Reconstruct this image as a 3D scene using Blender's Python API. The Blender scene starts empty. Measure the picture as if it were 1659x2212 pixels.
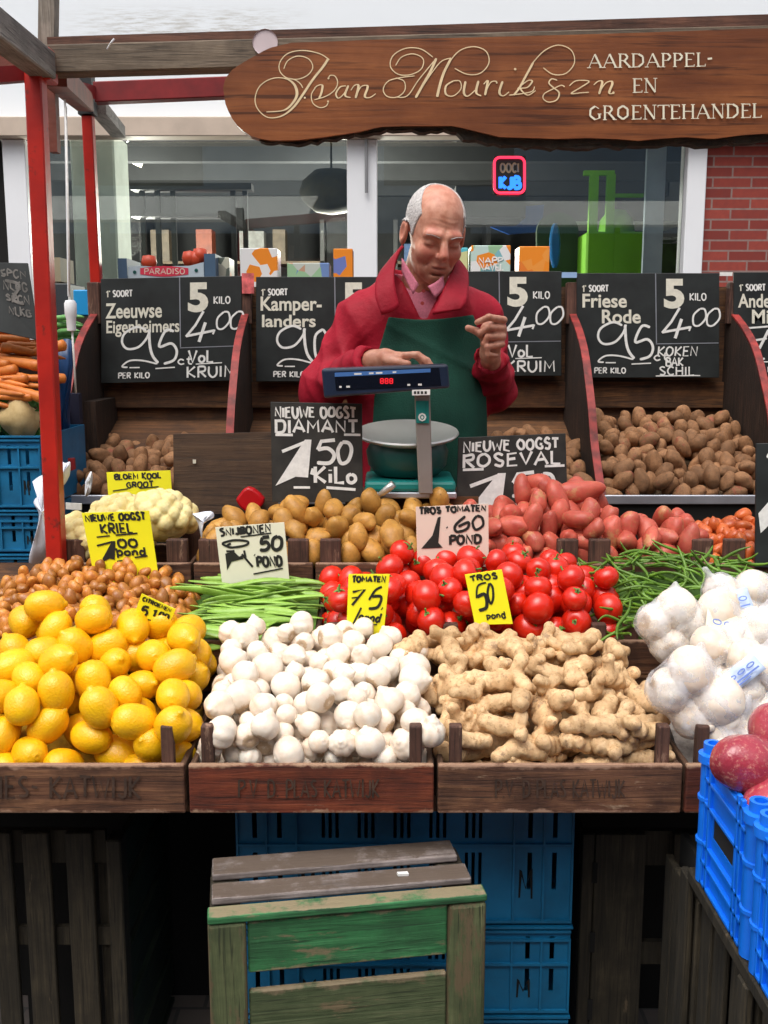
import bpy, math, random
import numpy as np
from mathutils import Vector, Matrix, Euler
random.seed(7); np.random.seed(7)
R = math.radians
S = bpy.context.scene
COL = S.collection

# ------------------------------------------------------------------ camera, light, exposure
FPX, CX, CY = 2200.0, 829.5, 1106.0          # focal length and centre in a 1659 x 2212 view
PITCH = R(9.44); CAMZ = 1.6
cam = bpy.data.cameras.new('camera'); camo = bpy.data.objects.new('camera', cam); COL.objects.link(camo)
camo.location = (0, 0, CAMZ); camo.rotation_euler = (R(90) - PITCH, 0, 0)
cam.sensor_fit = 'VERTICAL'; cam.sensor_height = 36; cam.lens = 36 * FPX / 2212
cam.clip_start = .05; cam.clip_end = 500
S.camera = camo
S.view_settings.view_transform = 'Standard'; S.view_settings.look = 'None'; S.view_settings.gamma = 1
S.view_settings.exposure = EXPO = 0.42
w = bpy.data.worlds.new('World'); S.world = w; w.use_nodes = True
nt = w.node_tree; bg = nt.nodes['Background']
sky = nt.nodes.new('ShaderNodeTexSky'); sky.sky_type = 'NISHITA'; sky.sun_disc = False
SUN_EL, SUN_ROT = R(64), R(205)
sky.sun_elevation = SUN_EL; sky.sun_rotation = SUN_ROT; sky.dust_density = 6; sky.air_density = 1.2
hs = nt.nodes.new('ShaderNodeHueSaturation'); hs.inputs['Saturation'].default_value = .28   # overcast: a nearly white sky
nt.links.new(sky.outputs[0], hs.inputs['Color']); nt.links.new(hs.outputs[0], bg.inputs[0]); bg.inputs[1].default_value = .15
sd = bpy.data.lights.new('sun', 'SUN'); so = bpy.data.objects.new('sun', sd); COL.objects.link(so)
sd.energy = 1.15; sd.angle = R(50); sd.color = (1, .965, .9)
# the sun stands behind the photographer, a little to the left
az = SUN_ROT; sv = Vector((math.sin(az) * math.cos(SUN_EL), math.cos(az) * math.cos(SUN_EL), math.sin(SUN_EL)))
so.rotation_euler = sv.to_track_quat('Z', 'Y').to_euler(); so.location = (0, -3, 8)

def at(dx, dy, Y):
    "world point at depth Y for a spot of the view"
    fx, fy, fz = dx - CX, FPX * math.cos(PITCH) + (CY - dy) * math.sin(PITCH), -FPX * math.sin(PITCH) + (CY - dy) * math.cos(PITCH)
    t = Y / fy
    return Vector((fx * t, Y, CAMZ + fz * t))

# ------------------------------------------------------------------ object helpers
def tag(o, label=None, cat=None, group=None, kind=None):
    if label: o['label'] = label
    if cat: o['category'] = cat
    if group: o['group'] = group
    if kind: o['kind'] = kind
    return o
def empty(name, loc, label, cat, group=None, rz=0):
    o = bpy.data.objects.new(name, None); COL.objects.link(o); o.location = loc; o.rotation_euler = (0, 0, rz); o.empty_display_size = .05
    return tag(o, label, cat, group)
def link(name, me, parent=None, loc=(0, 0, 0)):
    o = bpy.data.objects.new(name, me); COL.objects.link(o); o.location = loc
    if parent: o.parent = parent
    return o
def copy_tree(o, parent=None):
    c = o.copy(); COL.objects.link(c)
    if parent: c.parent = parent
    for ch in list(o.children): copy_tree(ch, c)
    return c

class MB:
    def __init__(s): s.v = []; s.f = []
    def poly(s, pts, faces):
        b = len(s.v); s.v += [tuple(p) for p in pts]; s.f += [tuple(b + i for i in f) for f in faces]; return s
    def box(s, c, d, rot=None, taper=1.0):
        hx, hy, hz = d[0] / 2, d[1] / 2, d[2] / 2; P = []
        for z in (-1, 1):
            k = taper if z > 0 else 1
            for x, y in ((-1, -1), (1, -1), (1, 1), (-1, 1)): P.append(Vector((x * hx * k, y * hy * k, z * hz)))
        if rot is not None:
            M = rot if isinstance(rot, Matrix) else Euler(rot).to_matrix()
            P = [M @ p for p in P]
        c = Vector(c)
        return s.poly([p + c for p in P], [(0, 3, 2, 1), (4, 5, 6, 7), (0, 1, 5, 4), (1, 2, 6, 5), (2, 3, 7, 6), (3, 0, 4, 7)])
    def bb(s, x0, x1, y0, y1, z0, z1): return s.box(((x0 + x1) / 2, (y0 + y1) / 2, (z0 + z1) / 2), (x1 - x0, y1 - y0, z1 - z0))
    def bar(s, a, b, w, h, up=(0, 0, 1)):
        a = Vector(a); b = Vector(b); d = b - a; L = d.length; d.normalize()
        u = Vector(up); x = d.cross(u)
        if x.length < 1e-4: x = d.cross(Vector((0, 1, 0)))
        x.normalize(); u = x.cross(d)
        M = Matrix((x, d, u)).transposed()
        return s.box((a + b) / 2, (w, L, h), M)
    def tube(s, pts, r, n=10, cap=True):
        pts = [Vector(p) for p in pts]; N = len(pts); rs = r if hasattr(r, '__len__') else [r] * N
        b = len(s.v); ref = Vector((0, 0, 1))
        for i, p in enumerate(pts):
            d = (pts[min(i + 1, N - 1)] - pts[max(i - 1, 0)]).normalized()
            if abs(d.dot(ref)) > .95: ref = Vector((0, 1, 0)) if abs(d.y) < .9 else Vector((1, 0, 0))
            x = d.cross(ref).normalized(); y = x.cross(d).normalized()
            for k in range(n):
                a = 2 * math.pi * k / n; s.v.append(tuple(p + x * math.cos(a) * rs[i] + y * math.sin(a) * rs[i]))
        for i in range(N - 1):
            for k in range(n):
                k2 = (k + 1) % n; s.f.append((b + i * n + k, b + i * n + k2, b + (i + 1) * n + k2, b + (i + 1) * n + k))
        if cap:
            s.f.append(tuple(b + k for k in range(n))[::-1]); s.f.append(tuple(b + (N - 1) * n + k for k in range(n)))
        return s
    def lathe(s, prof, c=(0, 0, 0), n=32, M=None):
        b = len(s.v); c = Vector(c)
        for r, z in prof:
            for k in range(n):
                a = 2 * math.pi * k / n; p = Vector((r * math.cos(a), r * math.sin(a), z))
                if M is not None: p = M @ p
                s.v.append(tuple(p + c))
        for i in range(len(prof) - 1):
            for k in range(n):
                k2 = (k + 1) % n; s.f.append((b + i * n + k, b + i * n + k2, b + (i + 1) * n + k2, b + (i + 1) * n + k))
        return s
    def prism(s, pts, off):
        "closed outline pts (3D), extruded by vector off"
        n = len(pts); off = Vector(off); P = [Vector(p) for p in pts]
        return s.poly(P + [p + off for p in P], [tuple(range(n)), tuple(range(n, 2 * n))[::-1]] + [(i, i + n, (i + 1) % n + n, (i + 1) % n) for i in range(n)])
    def build(s, name, mat, parent=None, bevel=0, smooth=False, origin=None, segs=1, auto=None):
        me = bpy.data.meshes.new(name)
        V = s.v
        o0 = Vector(origin) if origin is not None else None
        if o0 is not None: V = [tuple(Vector(p) - o0) for p in V]
        me.from_pydata(V, [], s.f); me.validate()
        if mat: me.materials.append(mat)
        import bmesh
        bm = bmesh.new(); bm.from_mesh(me); bmesh.ops.recalc_face_normals(bm, faces=bm.faces); bm.to_mesh(me); bm.free()
        if smooth:
            me.polygons.foreach_set('use_smooth', [True] * len(me.polygons))
            if auto: me.set_sharp_from_angle(angle=R(auto))
        o = link(name, me, parent, o0 if o0 is not None else (0, 0, 0))
        if bevel:
            m = o.modifiers.new('b', 'BEVEL'); m.width = bevel; m.segments = segs; m.limit_method = 'ANGLE'; m.angle_limit = R(40)
        return o

# ------------------------------------------------------------------ materials
class NT:
    def __init__(s, name):
        s.m = bpy.data.materials.new(name); s.m.use_nodes = True; s.t = s.m.node_tree; s.p = s.t.nodes['Principled BSDF']; s.out = s.t.nodes['Material Output']
    def n(s, typ, **kw):
        d = s.t.nodes.new(typ)
        for k, v in kw.items():
            if k in d.inputs and not hasattr(d, k): d.inputs[k].default_value = v
            else:
                try: setattr(d, k, v)
                except Exception: d.inputs[k].default_value = v
        return d
    def l(s, a, b): s.t.links.new(a, b)
    def coord(s, scale=(1, 1, 1), rnd=True, which='Object'):
        tc = s.n('ShaderNodeTexCoord'); mp = s.n('ShaderNodeMapping'); mp.inputs['Scale'].default_value = scale
        s.l(tc.outputs[which], mp.inputs[0])
        if rnd:
            oi = s.n('ShaderNodeObjectInfo'); m = s.n('ShaderNodeMath', operation='MULTIPLY'); m.inputs[1].default_value = 37.0
            s.l(oi.outputs['Random'], m.inputs[0]); s.l(m.outputs[0], mp.inputs['Location']); s.oi = oi
        return mp.outputs[0]
    def noise(s, vec, scale, detail=4, rough=.55, dist=0):
        d = s.n('ShaderNodeTexNoise'); d.inputs['Scale'].default_value = scale; d.inputs['Detail'].default_value = detail
        d.inputs['Roughness'].default_value = rough; d.inputs['Distortion'].default_value = dist
        s.l(vec, d.inputs['Vector']); return d.outputs['Fac']
    def ramp(s, fac, stops):
        r = s.n('ShaderNodeValToRGB'); e = r.color_ramp.elements
        while len(e) < len(stops): e.new(.5)
        for i, (p, c) in enumerate(stops):
            e[i].position = p; e[i].color = (*c, 1) if hasattr(c, '__len__') else (c, c, c, 1)
        s.l(fac, r.inputs[0]); return r.outputs[0]
    def mix(s, fac, a, b, mode='MIX'):
        d = s.n('ShaderNodeMix'); d.data_type = 'RGBA'; d.blend_type = mode
        for v, i in ((fac, 0), (a, 6), (b, 7)):
            if isinstance(v, (int, float)): d.inputs[i].default_value = v
            elif isinstance(v, tuple): d.inputs[i].default_value = (*v, 1)
            else: s.l(v, d.inputs[i])
        return d.outputs[2]
    def bump(s, h, strength=.3, dist=.01, prev=None):
        b = s.n('ShaderNodeBump'); b.inputs['Strength'].default_value = strength; b.inputs['Distance'].default_value = dist
        s.l(h, b.inputs['Height'])
        if prev: s.l(prev, b.inputs['Normal'])
        s.l(b.outputs[0], s.p.inputs['Normal']); return b.outputs[0]
    def base(s, c):
        if isinstance(c, tuple): s.p.inputs['Base Color'].default_value = (*c, 1)
        else: s.l(c, s.p.inputs['Base Color'])
        return s
    def rough(s, v):
        if isinstance(v, (int, float)): s.p.inputs['Roughness'].default_value = v
        else: s.l(v, s.p.inputs['Roughness'])
        return s

def plain(name, c, rough=.5, metal=0, var=.12, scale=8, bump=0, bscale=60):
    t = NT(name); v = t.coord()
    n = t.noise(v, scale, 5)
    hi = tuple(min(1, x * (1 + var)) for x in c); lo = tuple(x * (1 - var) for x in c)
    t.base(t.ramp(n, [(.3, lo), (.7, hi)])); t.rough(rough); t.p.inputs['Metallic'].default_value = metal
    if bump: t.bump(t.noise(v, bscale, 3), bump, .004)
    return t.m
def wood(name, dark, mid, light, axis=0, worn=None, wornamt=.5, rough=.75, scale=1.0, edge=None, bump=.8):
    "grain runs along axis; worn = colour of bare spots under the paint or stain; edge = colour of rubbed long edges"
    t = NT(name); sc = [70 * scale] * 3; sc[axis] = 3.2 * scale
    v = t.coord(tuple(sc)); v2 = t.coord()
    g = t.noise(v, 1.0, 8, .72, .9)
    c = t.ramp(g, [(.32, dark), (.5, mid), (.68, light)])
    big = t.noise(v2, 9 * scale, 5, .65)
    c = t.mix(t.ramp(big, [(.4, 0.0), (.62, .75)]), c, dark)
    sc3 = [240 * scale] * 3; sc3[axis] = 9 * scale
    fine = t.noise(t.coord(tuple(sc3)), 1.0, 3, .6)
    c = t.mix(t.ramp(fine, [(.34, .75), (.44, 0.0)]), c, tuple(x * .35 for x in dark))
    if worn:
        sc2 = [30 * scale] * 3; sc2[axis] = 7 * scale
        wn = t.noise(t.coord(tuple(sc2)), 1.0, 7, .72)
        c = t.mix(t.ramp(wn, [(wornamt, 0.0), (wornamt + .07, 1.0)]), c, worn)
    if edge:
        gc = t.n('ShaderNodeTexCoord'); sx = t.n('ShaderNodeSeparateXYZ'); t.l(gc.outputs['Generated'], sx.inputs[0]); k = 2 if axis != 2 else 0
        a1 = t.n('ShaderNodeMath', operation='SUBTRACT'); t.l(sx.outputs[k], a1.inputs[0]); a1.inputs[1].default_value = .5
        a2 = t.n('ShaderNodeMath', operation='ABSOLUTE'); t.l(a1.outputs[0], a2.inputs[0])
        nn = t.noise(t.coord((18, 18, 18)), 1.0, 6, .7); a3 = t.n('ShaderNodeMath', operation='MULTIPLY_ADD'); t.l(nn, a3.inputs[0]); a3.inputs[1].default_value = .42; t.l(a2.outputs[0], a3.inputs[2])
        c = t.mix(t.ramp(a3.outputs[0], [(.645, 0.0), (.70, .9)]), c, edge)
    t.base(c); t.rough(rough); t.bump(g, bump, .003)
    return t.m
def produce(name, c1, c2, c3=None, rough=.45, scale=14, pores=0, pscale=160, rnd=.25, sss=0, spec=.5, spots=None, spot_t=.68, spot_s=30, dirt=None):
    t = NT(name); v = t.coord()
    n = t.noise(v, scale * 1.6, 7, .68)
    st = [(.3, c1), (.62, c2)] + ([(.8, c3)] if c3 else [])
    c = t.ramp(n, st)
    m = t.n('ShaderNodeMapRange'); m.inputs[3].default_value = 1 - rnd; m.inputs[4].default_value = 1 + rnd * .6
    t.l(t.oi.outputs['Random'], m.inputs[0])
    cb = t.n('ShaderNodeVectorMath', operation='SCALE'); t.l(c, cb.inputs[0]); t.l(m.outputs[0], cb.inputs['Scale'])
    c = cb.outputs[0]
    if spots:
        c = t.mix(t.ramp(t.noise(v, spot_s, 5, .7), [(spot_t, 0.0), (spot_t + .06, .85)]), c, spots)
    if dirt: c = t.mix(t.ramp(t.noise(v, 110, 5, .75), [(.52, 0.0), (.66, .8)]), c, dirt)
    t.base(c); t.rough(rough); t.p.inputs['Specular IOR Level'].default_value = spec
    if sss:
        t.p.inputs['Subsurface Weight'].default_value = sss; t.p.inputs['Subsurface Radius'].default_value = (.6, .4, .25); t.p.inputs['Subsurface Scale'].default_value = .008
    if pores: t.bump(t.noise(v, pscale, 2), pores, .0015)
    return t.m

M = {}
M['tray'] = wood('tray_wood', (.038, .014, .007), (.13, .052, .025), (.26, .12, .055), 0, (.36, .24, .15), .64, edge=(.34, .2, .13))
M['trayred'] = wood('tray_wood_red', (.05, .010, .004), (.16, .028, .009), (.25, .06, .02), 0, (.42, .30, .2), .66, edge=(.36, .22, .14))
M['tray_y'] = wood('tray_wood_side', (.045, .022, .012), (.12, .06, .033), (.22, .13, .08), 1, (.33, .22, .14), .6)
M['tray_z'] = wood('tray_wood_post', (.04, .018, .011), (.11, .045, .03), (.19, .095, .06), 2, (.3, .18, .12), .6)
M['greywood'] = wood('weathered_wood', (.10, .08, .072), (.25, .205, .19), (.42, .36, .34), 0, (.14, .09, .065), .62, edge=(.10, .07, .05))
M['greywood_z'] = wood('weathered_wood_upright', (.014, .011, .006), (.036, .028, .016), (.075, .058, .034), 2, (.12, .085, .05), .64)  # darker than the wood's own tone, under-counter shade put into the colour
M['olive_z'] = wood('olive_wood_upright', (.045, .06, .025), (.10, .12, .05), (.17, .17, .08), 2, (.13, .095, .05), .53, edge=(.10, .07, .035))
M['green_x'] = wood('green_paint_wood', (.018, .075, .028), (.03, .17, .055), (.08, .28, .11), 0, (.18, .145, .08), .58, edge=(.26, .2, .12))
M['olive_x'] = wood('olive_wood', (.04, .06, .022), (.08, .105, .045), (.14, .15, .075), 0, (.16, .12, .065), .56, edge=(.2, .15, .09))
M['darkgreen_y'] = wood('dark_green_wood', (.006, .012, .006), (.012, .026, .012), (.025, .045, .02), 1)
M['bin'] = wood('bin_wood', (.04, .016, .006), (.12, .048, .015), (.22, .095, .03), 0, None)
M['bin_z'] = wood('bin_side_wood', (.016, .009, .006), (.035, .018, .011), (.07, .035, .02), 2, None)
M['board'] = wood('name_board_wood', (.13, .034, .009), (.24, .072, .019), (.33, .11, .032), 0, None, rough=.4, scale=.4, bump=.25)
M['bark'] = plain('bark', (.022, .014, .008), .9, 0, .6, 60, 1.0, 90)
M['beam'] = wood('grey_beam_wood', (.09, .065, .045), (.17, .125, .085), (.26, .2, .145), 0, None)
M['beam_y'] = wood('grey_beam_wood_side', (.12, .11, .10), (.24, .22, .2), (.38, .35, .32), 1, None)
M['beam_z'] = wood('grey_beam_wood_upright', (.12, .10, .08), (.24, .2, .16), (.36, .31, .26), 2, None)
M['redbrown'] = plain('red_brown_paint', (.17, .035, .018), .6, 0, .4, 12, .3)
M['chalk'] = plain('chalkboard', (.014, .017, .017), .55, 0, .45, 14)
M['chalk_edge'] = plain('chalkboard_old', (.022, .02, .017), .6, 0, .6, 20)
M['cream'] = plain('cream_lettering', (.72, .69, .58), .6, 0, .1, 90)
M['white_paint'] = plain('white_lettering', (.78, .77, .74), .6, 0, .1, 90)
M['cream_gold'] = plain('cream_gold_lettering', (.78, .6, .36), .5, 0, .15, 30)
M['ink'] = plain('black_marker', (.012, .012, .010), .5, 0, .3, 40)
M['stencil'] = plain('stencil_ink', (.05, .026, .016), .85, 0, .6, 60)
M['yellow'] = plain('yellow_card', (.85, .78, .012), .45, 0, .04, 6)
M['whitecard'] = plain('white_card', (.72, .7, .55), .5, 0, .05, 5)
M['pinkcard'] = plain('pinkish_card', (.72, .56, .47), .5, 0, .06, 5)
t = NT('red_paint'); v = t.coord((1, 1, 1)); t.base(t.mix(t.ramp(t.noise(v, 22, 5, .7), [(.60, 0.0), (.66, .85)]), t.ramp(t.noise(v, 9, 5), [(.3, (.34, .012, .008)), (.7, (.55, .02, .01))]), (.15, .02, .015))); t.rough(.4); t.bump(t.noise(v, 40), .3, .002); M['red'] = t.m
M['redtrim'] = plain('faded_red_trim', (.24, .022, .018), .6, 0, .6, 26)
M['darkred'] = plain('dark_red_paint', (.2, .008, .01), .5, 0, .3, 14)
M['black'] = plain('black_plastic', (.012, .012, .013), .5)
M['dark'] = plain('dark_void_board', (.006, .0055, .005), .95)  # near-black, paints the shade of voids; also used for dark windows and print
M['white'] = plain('white_frame_paint', (.82, .83, .86), .45, 0, .03, 3)
M['grey'] = plain('grey_metal', (.3, .3, .31), .4, .6, .1, 8)
M['alu'] = plain('aluminium', (.5, .52, .58), .35, .7, .15, 12)
M['steel'] = plain('stainless_steel', (.70, .68, .65), .28, .6, .08, 5)
M['teal'] = plain('teal_enamel', (.01, .2, .18), .35, 0, .15, 8)
M['tealdark'] = plain('dark_teal_enamel', (.006, .075, .065), .4, 0, .15, 8)
M['navy'] = plain('navy_plastic', (.012, .022, .05), .35, 0, .2, 6)
M['bluecrate'] = plain('dull_blue_plastic', (.004, .135, .29), .5, 0, .28, 9, .2, 60)
M['brightblue'] = plain('bright_blue_plastic', (.004, .17, .82), .42, 0, .15, 7, .25, 30)
M['apron'] = plain('green_cotton', (.006, .062, .040), .9, 0, .25, 8, .5, 260)
M['jacket'] = plain('crimson_nylon', (.34, .004, .020), .68, 0, .25, 9, .5, 70); M['jacket'].node_tree.nodes['Principled BSDF'].inputs['Specular IOR Level'].default_value = .3
M['shirt'] = plain('pink_cotton', (.50, .14, .20), .85, 0, .15, 200)
M['trousers'] = plain('dark_trousers', (.02, .022, .03), .9)
M['hair'] = plain('white_hair', (.58, .55, .54), .8, 0, .25, 150, 1.0, 260)
M['nailpart'] = plain('coin_silver', (.7, .66, .6), .4)
M['plasticbag'] = plain('white_plastic', (.75, .78, .86), .35, 0, .05, 6)
M['leafdark'] = produce('dark_leaf', (.02, .09, .015), (.05, .17, .03), None, .5, 30, rnd=.3)
M['lime'] = plain('lime_green_paint', (.22, .62, .015), .5, 0, .08, 4)
M['blueitem'] = plain('blue_fabric', (.005, .08, .38), .6, 0, .15, 4)

# ------------------------------------------------------------------ lettering
def cr(pts, k=6):
    "Catmull-Rom through the points"
    if len(pts) < 3: return [tuple(p) for p in pts]
    P = [pts[0]] + list(pts) + [pts[-1]]; out = []
    for i in range(1, len(P) - 2):
        p0, p1, p2, p3 = [np.array(P[j][:2], float) for j in (i - 1, i, i + 1, i + 2)]
        for s in range(k):
            t = s / k
            out.append(tuple(.5 * ((2 * p1) + (-p0 + p2) * t + (2 * p0 - 5 * p1 + 4 * p2 - p3) * t * t + (-p0 + 3 * p1 - 3 * p2 + p3) * t ** 3)))
    out.append(tuple(pts[-1][:2])); return out
class Panel:
    "a flat face given by its four corners TL TR BR BL; (u,v) runs right and down"
    def __init__(s, TL, TR, BR, BL, lift=.0008):
        s.c = [Vector(p) for p in (TL, TR, BR, BL)]
        n = (s.c[3] - s.c[0]).cross(s.c[1] - s.c[0]).normalized()
        if n.y > 0: n = -n
        s.n = n; s.k = lift
        s.W = (s.c[1] - s.c[0]).length; s.H = (s.c[3] - s.c[0]).length
    def p(s, u, v, lift=0):
        a = s.c[0].lerp(s.c[1], u); b = s.c[3].lerp(s.c[2], u); return a.lerp(b, v) + s.n * lift
    def stroke(s, mb, pts, w, smooth=True, down=0, fit=6):
        "pts in (u,v); w stroke width in metres; down = extra width on downstrokes"
        q = cr(pts, fit) if smooth else list(pts)
        q = [np.array((a * s.W, b * s.H)) for a, b in q]
        qq = [q[0]]
        for a in q[1:]:
            if np.linalg.norm(a - qq[-1]) > 1e-5: qq.append(a)
        q = qq
        if len(q) < 2:
            q = [q[0], q[0] + np.array((w * .3, 0))]
        n = len(q); b0 = len(mb.v)
        d0 = q[1] - q[0]; d0 = d0 / np.linalg.norm(d0); d1 = q[-1] - q[-2]; d1 = d1 / np.linalg.norm(d1)
        for i in range(n):
            a = q[max(i - 1, 0)]; c = q[min(i + 1, n - 1)]; d = c - a; d = d / (np.linalg.norm(d) + 1e-9)
            ww = w
            if down: ww = w + down * max(0, d[1]) ** 1.5
            if i in (0, n - 1) and n > 3: ww *= .6
            nn = np.array((-d[1], d[0])) * ww / 2
            s.k += 1.2e-6
            for e in (q[i] + nn, q[i] - nn): mb.v.append(tuple(s.p(e[0] / s.W, e[1] / s.H, s.k)))
        for i in range(n - 1): mb.f.append((b0 + 2 * i, b0 + 2 * i + 1, b0 + 2 * i + 3, b0 + 2 * i + 2))
        s.k += 1.5e-5
    def fill(s, mb, pts):
        b0 = len(mb.v); s.k += 2e-5
        for u, v in pts: mb.v.append(tuple(s.p(u, v, s.k)))
        mb.f.append(tuple(range(b0, b0 + len(pts))))
    def dot(s, mb, u, v, r):
        s.fill(mb, [(u + r / s.W * math.cos(a * .785), v + r / s.H * math.sin(a * .785)) for a in range(8)])

# single-stroke hand: each glyph = (advance, [polylines]) in a box 0..1 high, y down; 's' = smooth
G = {
 'A': (.75, [[(0, 1), (.35, 0), (.7, 1)], [(.12, .65), (.58, .65)]]), 'B': (.65, [[(.05, 0), (.05, 1)], 's', [(.05, 0), (.5, .08), (.5, .4), (.08, .48)], 's', [(.08, .48), (.6, .55), (.58, .95), (.05, 1)]]),
 'C': (.65, ['s', [(.58, .15), (.3, 0), (.05, .35), (.08, .75), (.3, 1), (.6, .85)]]), 'D': (.7, [[(.05, 0), (.05, 1)], 's', [(.05, 0), (.5, .12), (.62, .5), (.5, .88), (.05, 1)]]),
 'E': (.6, [[(.52, 0), (.05, 0), (.05, 1), (.55, 1)], [(.05, .48), (.45, .48)]]), 'F': (.58, [[(.55, 0), (.05, 0), (.05, 1)], [(.05, .48), (.42, .48)]]),
 'G': (.7, ['s', [(.6, .15), (.3, 0), (.05, .35), (.08, .75), (.32, 1), (.6, .9), (.6, .6)], [(.38, .58), (.62, .58)]]), 'H': (.7, [[(.05, 0), (.05, 1)], [(.6, 0), (.6, 1)], [(.05, .5), (.6, .5)]]),
 'I': (.22, [[(.08, 0), (.08, 1)]]), 'J': (.5, ['s', [(.4, 0), (.4, .8), (.2, 1), (.02, .85)]]), 'K': (.66, [[(.05, 0), (.05, 1)], [(.58, 0), (.08, .55), (.6, 1)]]),
 'L': (.55, [[(.05, 0), (.05, 1), (.5, 1)]]), 'M': (.85, [[(.05, 1), (.1, 0), (.4, .65), (.7, 0), (.75, 1)]]), 'N': (.7, [[(.05, 1), (.05, 0), (.6, 1), (.6, 0)]]),
 'O': (.75, ['s', [(.35, 0), (.08, .2), (.05, .7), (.33, 1), (.62, .75), (.62, .25), (.35, 0)]]), 'P': (.6, [[(.05, 0), (.05, 1)], 's', [(.05, .02), (.5, .05), (.55, .4), (.08, .55)]]),
 'R': (.65, [[(.05, 0), (.05, 1)], 's', [(.05, .02), (.5, .05), (.5, .42), (.08, .5)], [(.2, .5), (.6, 1)]]), 'S': (.6, ['s', [(.5, .1), (.25, 0), (.06, .2), (.25, .46), (.5, .68), (.4, .95), (.05, .93)]]),
 'T': (.6, [[(0, 0), (.6, 0)], [(.3, 0), (.3, 1)]]), 'U': (.7, ['s', [(.05, 0), (.05, .7), (.32, 1), (.6, .7), (.6, 0)]]), 'V': (.65, [[(.0, 0), (.3, 1), (.62, 0)]]),
 'W': (.95, [[(0, 0), (.22, 1), (.45, .25), (.68, 1), (.9, 0)]]), 'Z': (.6, [[(.03, 0), (.55, 0), (.03, 1), (.58, 1)]]), 'Y': (.6, [[(0, 0), (.3, .5), (.6, 0)], [(.3, .5), (.3, 1)]]),
 'a': (.5, ['s', [(.42, .5), (.15, .45), (.03, .75), (.2, 1), (.42, .8)], [(.42, .45), (.42, 1)]]), 'c': (.42, ['s', [(.38, .55), (.18, .45), (.03, .72), (.18, 1), (.4, .9)]]),
 't': (.36, ['s', [(.15, .15), (.13, .85), (.33, .98)], [(0, .45), (.34, .45)]]), 'i': (.2, [[(.08, .45), (.08, 1)], [(.08, .2), (.08, .27)]]), 'o': (.5, ['s', [(.24, .45), (.04, .6), (.06, .9), (.25, 1), (.44, .85), (.42, .58), (.24, .45)]]),
 'p': (.5, [[(.05, .45), (.05, 1.3)], 's', [(.05, .5), (.3, .42), (.45, .7), (.3, .98), (.05, .92)]]), 'n': (.5, [[(.05, .45), (.05, 1)], 's', [(.05, .6), (.25, .45), (.4, .6), (.4, 1)]]), 'd': (.5, ['s', [(.4, .55), (.15, .45), (.03, .75), (.2, 1), (.42, .85)], [(.42, .0), (.42, 1)]]),
 'l': (.22, [[(.08, 0), (.08, 1)]]), 'e': (.46, ['s', [(.05, .72), (.4, .7), (.3, .46), (.08, .55), (.06, .85), (.22, 1), (.42, .9)]]), 'u': (.5, ['s', [(.05, .45), (.05, .9), (.25, 1), (.42, .8)], [(.42, .45), (.42, 1)]]),
 '0': (.65, ['s', [(.32, 0), (.06, .2), (.05, .75), (.3, 1), (.55, .75), (.55, .22), (.32, 0)]]), '1': (.4, [[(0, .3), (.25, 0), (.25, 1)]]), '2': (.6, ['s', [(.05, .2), (.3, 0), (.5, .22), (.3, .6), (.03, 1)], [(.03, 1), (.58, .97)]]),
 '5': (.62, [[(.55, 0), (.15, .02)], 's', [(.15, .02), (.1, .45), (.4, .38), (.57, .65), (.4, .97), (.03, .92)]]), '6': (.6, ['s', [(.5, .02), (.15, .3), (.04, .7), (.25, 1), (.52, .8), (.4, .5), (.1, .62)]]),
 '7': (.55, [[(.0, .02), (.52, .02), (.2, 1)], [(.1, .5), (.45, .46)]]), '9': (.6, ['s', [(.5, .3), (.3, 0), (.05, .2), (.15, .5), (.48, .38), (.5, .1)], 's', [(.5, .1), (.48, .6), (.3, 1)]]), '4': (.65, [[(.35, 0), (.02, .65), (.6, .65)], [(.42, .35), (.36, 1)]]),
 ',': (.22, [[(.12, .88), (.02, 1.18)]]), '.': (.22, [[(.06, .95), (.1, 1)]]), '-': (.4, [[(.03, .5), (.35, .5)]]), "'": (.15, [[(.05, 0), (.03, .2)]]), ' ': (.4, []), '&': (.7, ['s', [(.6, .9), (.15, .3), (.3, 0), (.45, .2), (.1, .6), (.15, .95), (.5, .85), (.6, .55)]]),
}
def write(P, mb, text, x0, y0, x1, y1, w, slant=0, jit=.02, rise=0, down=0):
    "one line of hand lettering in the (u,v) box of a panel"
    adv = sum(G[c][0] + .12 for c in text) - .12; x = 0
    for ch in text:
        a, st = G[ch]; sm = False
        for g in st:
            if g == 's': sm = True; continue
            pts = []
            for gx, gy in g:
                ux = (x + gx + slant * (1 - gy)) / adv; k = (x + gx) / adv
                pts.append((x0 + (x1 - x0) * ux, y0 + (y1 - y0) * (gy + random.uniform(-jit, jit)) - rise * k))
            P.stroke(mb, pts, w, sm, down=down, fit=5); sm = False
        x += a + .12
_tc = {}
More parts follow.
